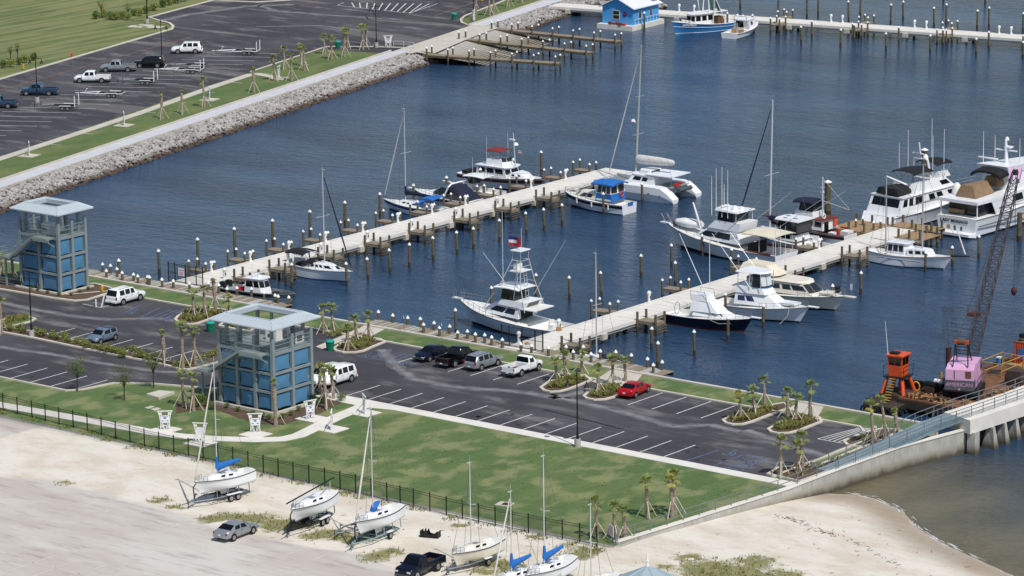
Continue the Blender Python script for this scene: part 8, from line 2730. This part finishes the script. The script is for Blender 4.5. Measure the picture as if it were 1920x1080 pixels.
post_sign(758, 622, 2.1, .45, .75, 'blue accessible parking sign at the left of the crosswalk lawn')
post_sign(829, 636, 2.1, .45, .75, 'blue accessible parking sign nearer the navy car on the lawn')
post_sign(600, 604, 2.1, .45, .75, 'blue accessible parking sign behind the palms right of the larger tower')
t = post_sign(1147, 1019, 1.75, 1.15, 1.0, 'white and pink notice board at the fence corner', 'sign_white', -.55, 'notice_board')
m = MB('sign_red')
for k in range(5):
    m.box((0, -.07, 1.6 - k * .17), (.85 - .1 * (k % 2), .012, .07))
m.obj('text_line', t)
t = post_sign(1639, 832, 1.9, .55, .7, 'white notice sign among the palms by the bridge ramp', 'sign_white', .3)
m = MB('sign_red'); m.box((0, -.07, 1.6), (.35, .012, .1)); m.box((0, -.07, 1.4), (.35, .012, .06)); m.obj('text_line', t)


def fitness(px, py, rz, label):
    x, y = xy(px, py)
    t = thing('fitness_frame', label, 'exercise sign', (x, y, .06), rz, 'fitness trail frames'); t.scale = (.92, .92, .92)
    m = MB('plastic_white')
    for s in (-1, 1):
        rows = []
        for k in range(8):
            u = k / 7; xx = s * (.42 + .34 * u * u + .1 * (1 - u) ** 3); rows.append([(xx - .05, -.04, .1 + 2.0 * u), (xx + .05, -.04, .1 + 2.0 * u), (xx + .05, .04, .1 + 2.0 * u), (xx - .05, .04, .1 + 2.0 * u)])
        m.loft(rows, 'plastic_white')
        m.box((s * .5, 0, 1.82), (.3, .05, .3))
    m.obj('side_frame', t)
    m = MB('plastic_white'); m.box((0, 0, 2.12), (1.75, .12, .1)); m.obj('top_beam', t)
    m = MB('sign_white'); m.box((0, -.06, 1.2), (.98, .05, .85)); o = m.obj('board', t)
    m = MB('ink_blue'); m.box((0, -.09, 1.32), (.3, .01, .2)); m.box((-.28, -.09, 1.0), (.22, .01, .12)); m.box((.28, -.09, 1.0), (.22, .01, .12)); m.box((0, -.09, 1.5), (.7, .01, .06)); m.obj('print', o)
    m = MB('plastic_white')
    for s in (-1, 1):
        m.tube([(s * .3, 0, .75), (s * .38, -.02, .45), (s * .12, -.02, .08)], .045, 5); m.tube([(s * .3, 0, .75), (s * .16, -.02, .42), (s * .12, -.02, .08)], .04, 5)
    m.obj('hand_grip', t)
    m = MB('galv')
    for s in (-1, 1):
        m.cyl((s * .5, .05, 1.0), (s * .7, .85, 0), .03, .03, 5)
    m.obj('rear_strut', t)


for px, py, rz, lab in ((310, 806, .75, 'leftmost white fitness frame sign on the lawn beside the footpath'), (376, 829, 3.6, 'grey-backed fitness frame seen from behind between footpath and fence'), (479, 811, .75, 'white fitness frame sign in front of the larger tower'), (582, 786, 1.3, 'tilted-looking white fitness frame right of the larger tower'), (622, 806, 2.2, 'edge-on grey fitness frame inside the footpath bend'), (683, 776, 2.5, 'grey fitness frame where the footpath meets the stalls'),
                        (233, 235, 2.4, 'fitness frame second from left along the upper sidewalk'), (55, 292, 2.4, 'fitness frame nearest the left edge along the upper sidewalk'), (393, 187, 2.4, 'fitness frame beside the leaning palm stakes on the upper sidewalk'), (523, 147, 2.0, 'fitness frame under the first palm of the ramp row'), (728, 89, .7, 'white fitness frame facing the camera at the ramp corner'), (889, 40, 2.0, 'fitness frame beside the lamp beyond the ramp')):
    fitness(px, py, rz, lab)
# concrete pads and utility lids
for q, zz, lab in ((((274, 743), (299, 736), (328, 739), (298, 750)), .28, 'large raised concrete slab on the lawn left of the tower'), (((271, 765), (283, 761.5), (290, 762.5), (279, 767)), .05, 'smaller left concrete lid on the lawn'), (((282, 768), (294, 764.5), (302, 766.5), (290, 770.5)), .05, 'smaller right concrete lid on the lawn')):
    m = MB('concrete'); m.prism([xy(*p) for p in q], 0, zz); tag(m.obj('concrete_slab'), lab, 'slab')
t = thing('valve_box', 'flat concrete valve box with red brown lid on the front lawn', 'valve box', (*xy(946, 946), 0), .2)
m = MB('concrete'); m.box((0, 0, .04), (1.5, 1.3, .08)); m.obj('frame', t); m = MB('pipe_rust'); m.box((.2, 0, .085), (.8, .8, .03)); m.obj('lid', t)
for i, q in enumerate(((255, 50), (272, 48), (292, 51))):
    m = MB('concrete'); m.box((*xy(*q), .03), (2.6, 2.0, .07), rz=.4); tag(m.obj('concrete_slab'), ['left', 'middle', 'right'][i] + ' of three flat slabs at the upper lawn corner', 'slab')
t = thing('bollard', 'white steel bollard beside the white SUV at the smaller tower', 'bollard', (*xy(180, 576), 0))
m = MB('plastic_white'); m.cyl((0, 0, 0), (0, 0, .9), .09, .09, 9); m.dome((0, 0, .9), .09, .06, 9, 2); m.obj('post', t)
rail([(*xy(738, 88), 0), (*xy(757, 88.5), 0), (*xy(776, 91), 0)], 1.0, 'light grey hoop railing at the corner of the boat ramp', 'railing', (.5,), 1.4, 'alu', .045)
m = MB('orange_mat'); m.prism([xy(*p) for p in ((654, 630), (672, 626), (690, 629), (676, 634))], .03, .06); tag(m.obj('warning_mat'), 'orange tactile mat on the left crosswalk path', 'mat')
# black scrap lying on the sand
t = thing('broken_hull', 'torn black plastic shell lying on the sand right of the trailers', 'scrap', (*xy(807, 1006), -.02), .35)
m = MB('black_shell')
prof = [(-.85, .75), (-.7, .3), (-.45, .62), (-.3, 1.0), (-.15, .4), (.15, .28), (.45, .35), (.7, .6), (.85, .72)]
for y, k in ((-.42, 1.0), (.42, .7)):
    m.add([(x, y, 0) for x, z in prof] + [(x, y * .95, z * k) for x, z in prof] + [(x, y + .05, 0) for x, z in prof] + [(x, y * .95 + .05, z * k) for x, z in prof], [(i, i + 1, i + 10, i + 9) for i in range(8)] + [(i + 18, i + 27, i + 28, i + 19) for i in range(8)] + [(i + 9, i + 10, i + 28, i + 27) for i in range(8)])
m.obj('torn_wall', t)
m = MB('black_shell'); m.box((0, 0, .04), (1.8, .9, .08)); m.box((-.86, 0, .3), (.05, .85, .6)); m.box((.86, 0, .3), (.05, .85, .6)); m.obj('base', t)

# gazebo at the bottom edge
GP = at(1214, 1062, 4.4)
t = thing('gazebo', 'pale blue grey pyramid gazebo roof with white spire at the bottom edge', 'gazebo', (GP.x, GP.y, sand_z(GP.x, GP.y)), .2)
z0 = 4.4 - sand_z(GP.x, GP.y)
m = MB('gazebo_roof'); n = 8; rr = 3.4
base = [(rr * math.cos(k * PI / 4), rr * math.sin(k * PI / 4), z0 - 1.5) for k in range(n)]; tp_ = [(.12 * math.cos(k * PI / 4), .12 * math.sin(k * PI / 4), z0) for k in range(n)]
m.loft([[(p[0], p[1], p[2] - .15) for p in base], base, tp_], 'gazebo_roof'); m.obj('roof', t)
m = MB('gazebo_roof')
for a, b in zip(base, tp_):
    m.cyl(a, b, .06, .05, 5)
m.obj('roof_rib', t)
m = MB('plastic_white'); m.cyl((0, 0, z0), (0, 0, z0 + .45), .16, .11, 8); m.cyl((0, 0, z0 + .45), (0, 0, z0 + .55), .17, .17, 8); m.cyl((0, 0, z0 + .55), (0, 0, z0 + 1.1), .11, .07, 8); m.cyl((0, 0, z0 + 1.1), (0, 0, z0 + 2.35), .05, .015, 6); m.obj('spire', t)
for k in range(n):
    m = MB('plastic_white'); a = k * PI / 4; m.box((2.9 * math.cos(a), 2.9 * math.sin(a), (z0 - 1.6) / 2), (.15, .15, z0 - 1.6)); m.obj('post', t)

# ------------------------------------------------------------------ sailboats on trailers
def trailer_sail(x, y, rz, L, zh, label, tlabel, mast=None, cover=None, jib=None, tmat='galv', two=False, laid=False, stands=True, hullmat='gelcoat', tongue=True, windows=3, lean=0.0):
    tr = boat_trailer(x, y, R(rz), L * .95, tlabel, False, tmat, 'boat trailers on the old lot', two, 'boat_trailer', .85)
    c, s = math.cos(R(rz)), math.sin(R(rz))
    if stands:
        for ch in (-.36, -.18, .02, .2):
            m = MB(tmat)
            for q in (-1, 1):
                m.cyl((L * ch, q * .85, .6), (L * ch, q * .78, zh + .12), .05, .05, 5)
            m.obj('stand', tr)
        m = MB('black_metal'); m.cyl((L * .5, .0, .55), (L * .52, 0, zh + .7), .07, .06, 5); m.cyl((L * .52, 0, zh + .7), (L * .46, 0, zh + 1.1), .06, .06, 5); m.obj('bow_stop', tr)
    t = boat('trailer_sailboat', label, 'sailboat', x, y, rz, 'sailboats parked on trailers', zh + .3)
    st = hull(t, L, L * .34, .95, .8, hullmat, None, None, tw=.6, fin=1.8, round_=True, cock=(.05, .34, .35), draft=.45, over=.08, bottom=hullmat, rub='ink')
    m = MB(hullmat if not laid else 'black_metal'); kz = -.3
    m.loft([[(-.7, -.04, kz), (.5, -.04, kz), (.5, .04, kz), (-.7, .04, kz)], [(-.5, -.08, -zh * .75), (.25, -.08, -zh * .75), (.25, .08, -zh * .75), (-.5, .08, -zh * .75)]], 'pipe_rust' if not stands else hullmat); m.obj('keel', t)
    m = MB('wood_dark'); m.box((-L / 2 - .12, 0, .1), (.1, .05, 1.3)); m.obj('rudder', t)
    house(t, 'cabin', -L * .14, L * .3, L * .12, L * .07, .82, 1.2, .8, .05, .15, hullmat, [('S', .12, .34, .3, .75), ('S', .5, .72, .3, .75)][:windows])
    m = MB('deck_grey'); m.box((L * .02, .1, 1.22), (.6, .5, .05)); m.obj('hatch', t)
    if mast:
        rig(t, L * .1, 1.1, mast, (L * .49, 0, .95), (-L * .48, 0, .85), .06, ((.5, .55),), (L * .42, 1.75, .25) if cover else None, cover, jib, .95, .0, 'alu', .23)
    if laid:
        m = MB('black_metal'); m.cyl((L * .62, .1, 1.75), (-L * .55, .0, 2.05), .075, .065, 7); m.obj('lowered_mast', t)
        m = MB('alu'); m.cyl((L * .38, 0, .95), (L * .4, .1, 1.72), .03, .03, 5); m.cyl((-L * .45, 0, .8), (-L * .45, 0, 2.0), .03, .03, 5); m.obj('mast_crutch', t)
    deck_rail(t, st, .82, .985, .45, 6)
    return t


trailer_sail(17.3, -63.0, -100, 6.9, 1.25, 'white sailboat with blue sail cover on a tall twin-axle trailer, leftmost on the sand', 'grey twin-axle trailer with tall stands under the leftmost sailboat', 11.0, 'canvas_blue', 'sail_white', 'galv', True)
trailer_sail(29.9, -64.4, -80, 7.4, 1.25, 'white sailboat with its black mast lowered along the deck, on a dark trailer', 'dark trailer under the sailboat with lowered mast', None, None, None, 'black_metal', True, True)
t = trailer_sail(37.8, -64.2, -85, 7.0, 1.3, 'white sailboat with a bunched blue sail at the mast foot, on a blue green trailer', 'blue green single-axle trailer under the sailboat with bunched blue sail', 9.9, None, 'sail_white', 'teal_rail')
m = MB('canvas_blue'); m.loft([[(x, r_ * math.cos(a), z_ + r_ * math.sin(a)) for a in [k * PI / 4 for k in range(8)]] for x, r_, z_ in ((.8, .28, 1.35), (.5, .34, 1.6), (.1, .26, 1.8), (-.25, .16, 1.9))], 'canvas_blue', True, True, True, True); m.obj('sail_bundle', t)
trailer_sail(50.3, -65.2, -92, 6.6, .62, 'cream white sailboat low on its trailer beside the dark pickup', 'grey trailer under the low cream sailboat', 7.7, None, None, 'galv', False, False, False, 'gelcoat_cream')
trailer_sail(58.6, -69.8, -92, 6.4, .7, 'white sailboat with blue sail cover and leaning white pole, left of the bottom pair', 'trailer under the left boat of the bottom pair', 7.4, 'canvas_blue', 'sail_white', 'galv', False, False, False)
trailer_sail(59.6, -66.4, -86, 7.2, .75, 'white sailboat with long blue boom cover, right of the bottom pair', 'trailer under the right boat of the bottom pair', 10.0, 'canvas_blue', None, 'galv', False, False, False)
trailer_sail(65.6, -67.6, -88, 6.0, .7, 'sailboat mostly below the bottom edge, its thin mast by the fence corner', 'trailer under the boat below the bottom edge', 6.9, None, None, 'galv', False, False, False)
x, y = xy(648, 1002)
boat_trailer(x + .6, y + 2.0, R(-95), 6.0, 'empty grey trailer tongue standing left of the bunched blue sailboat', False, 'galv', 'boat trailers on the old lot', False, 'boat_trailer', .9)
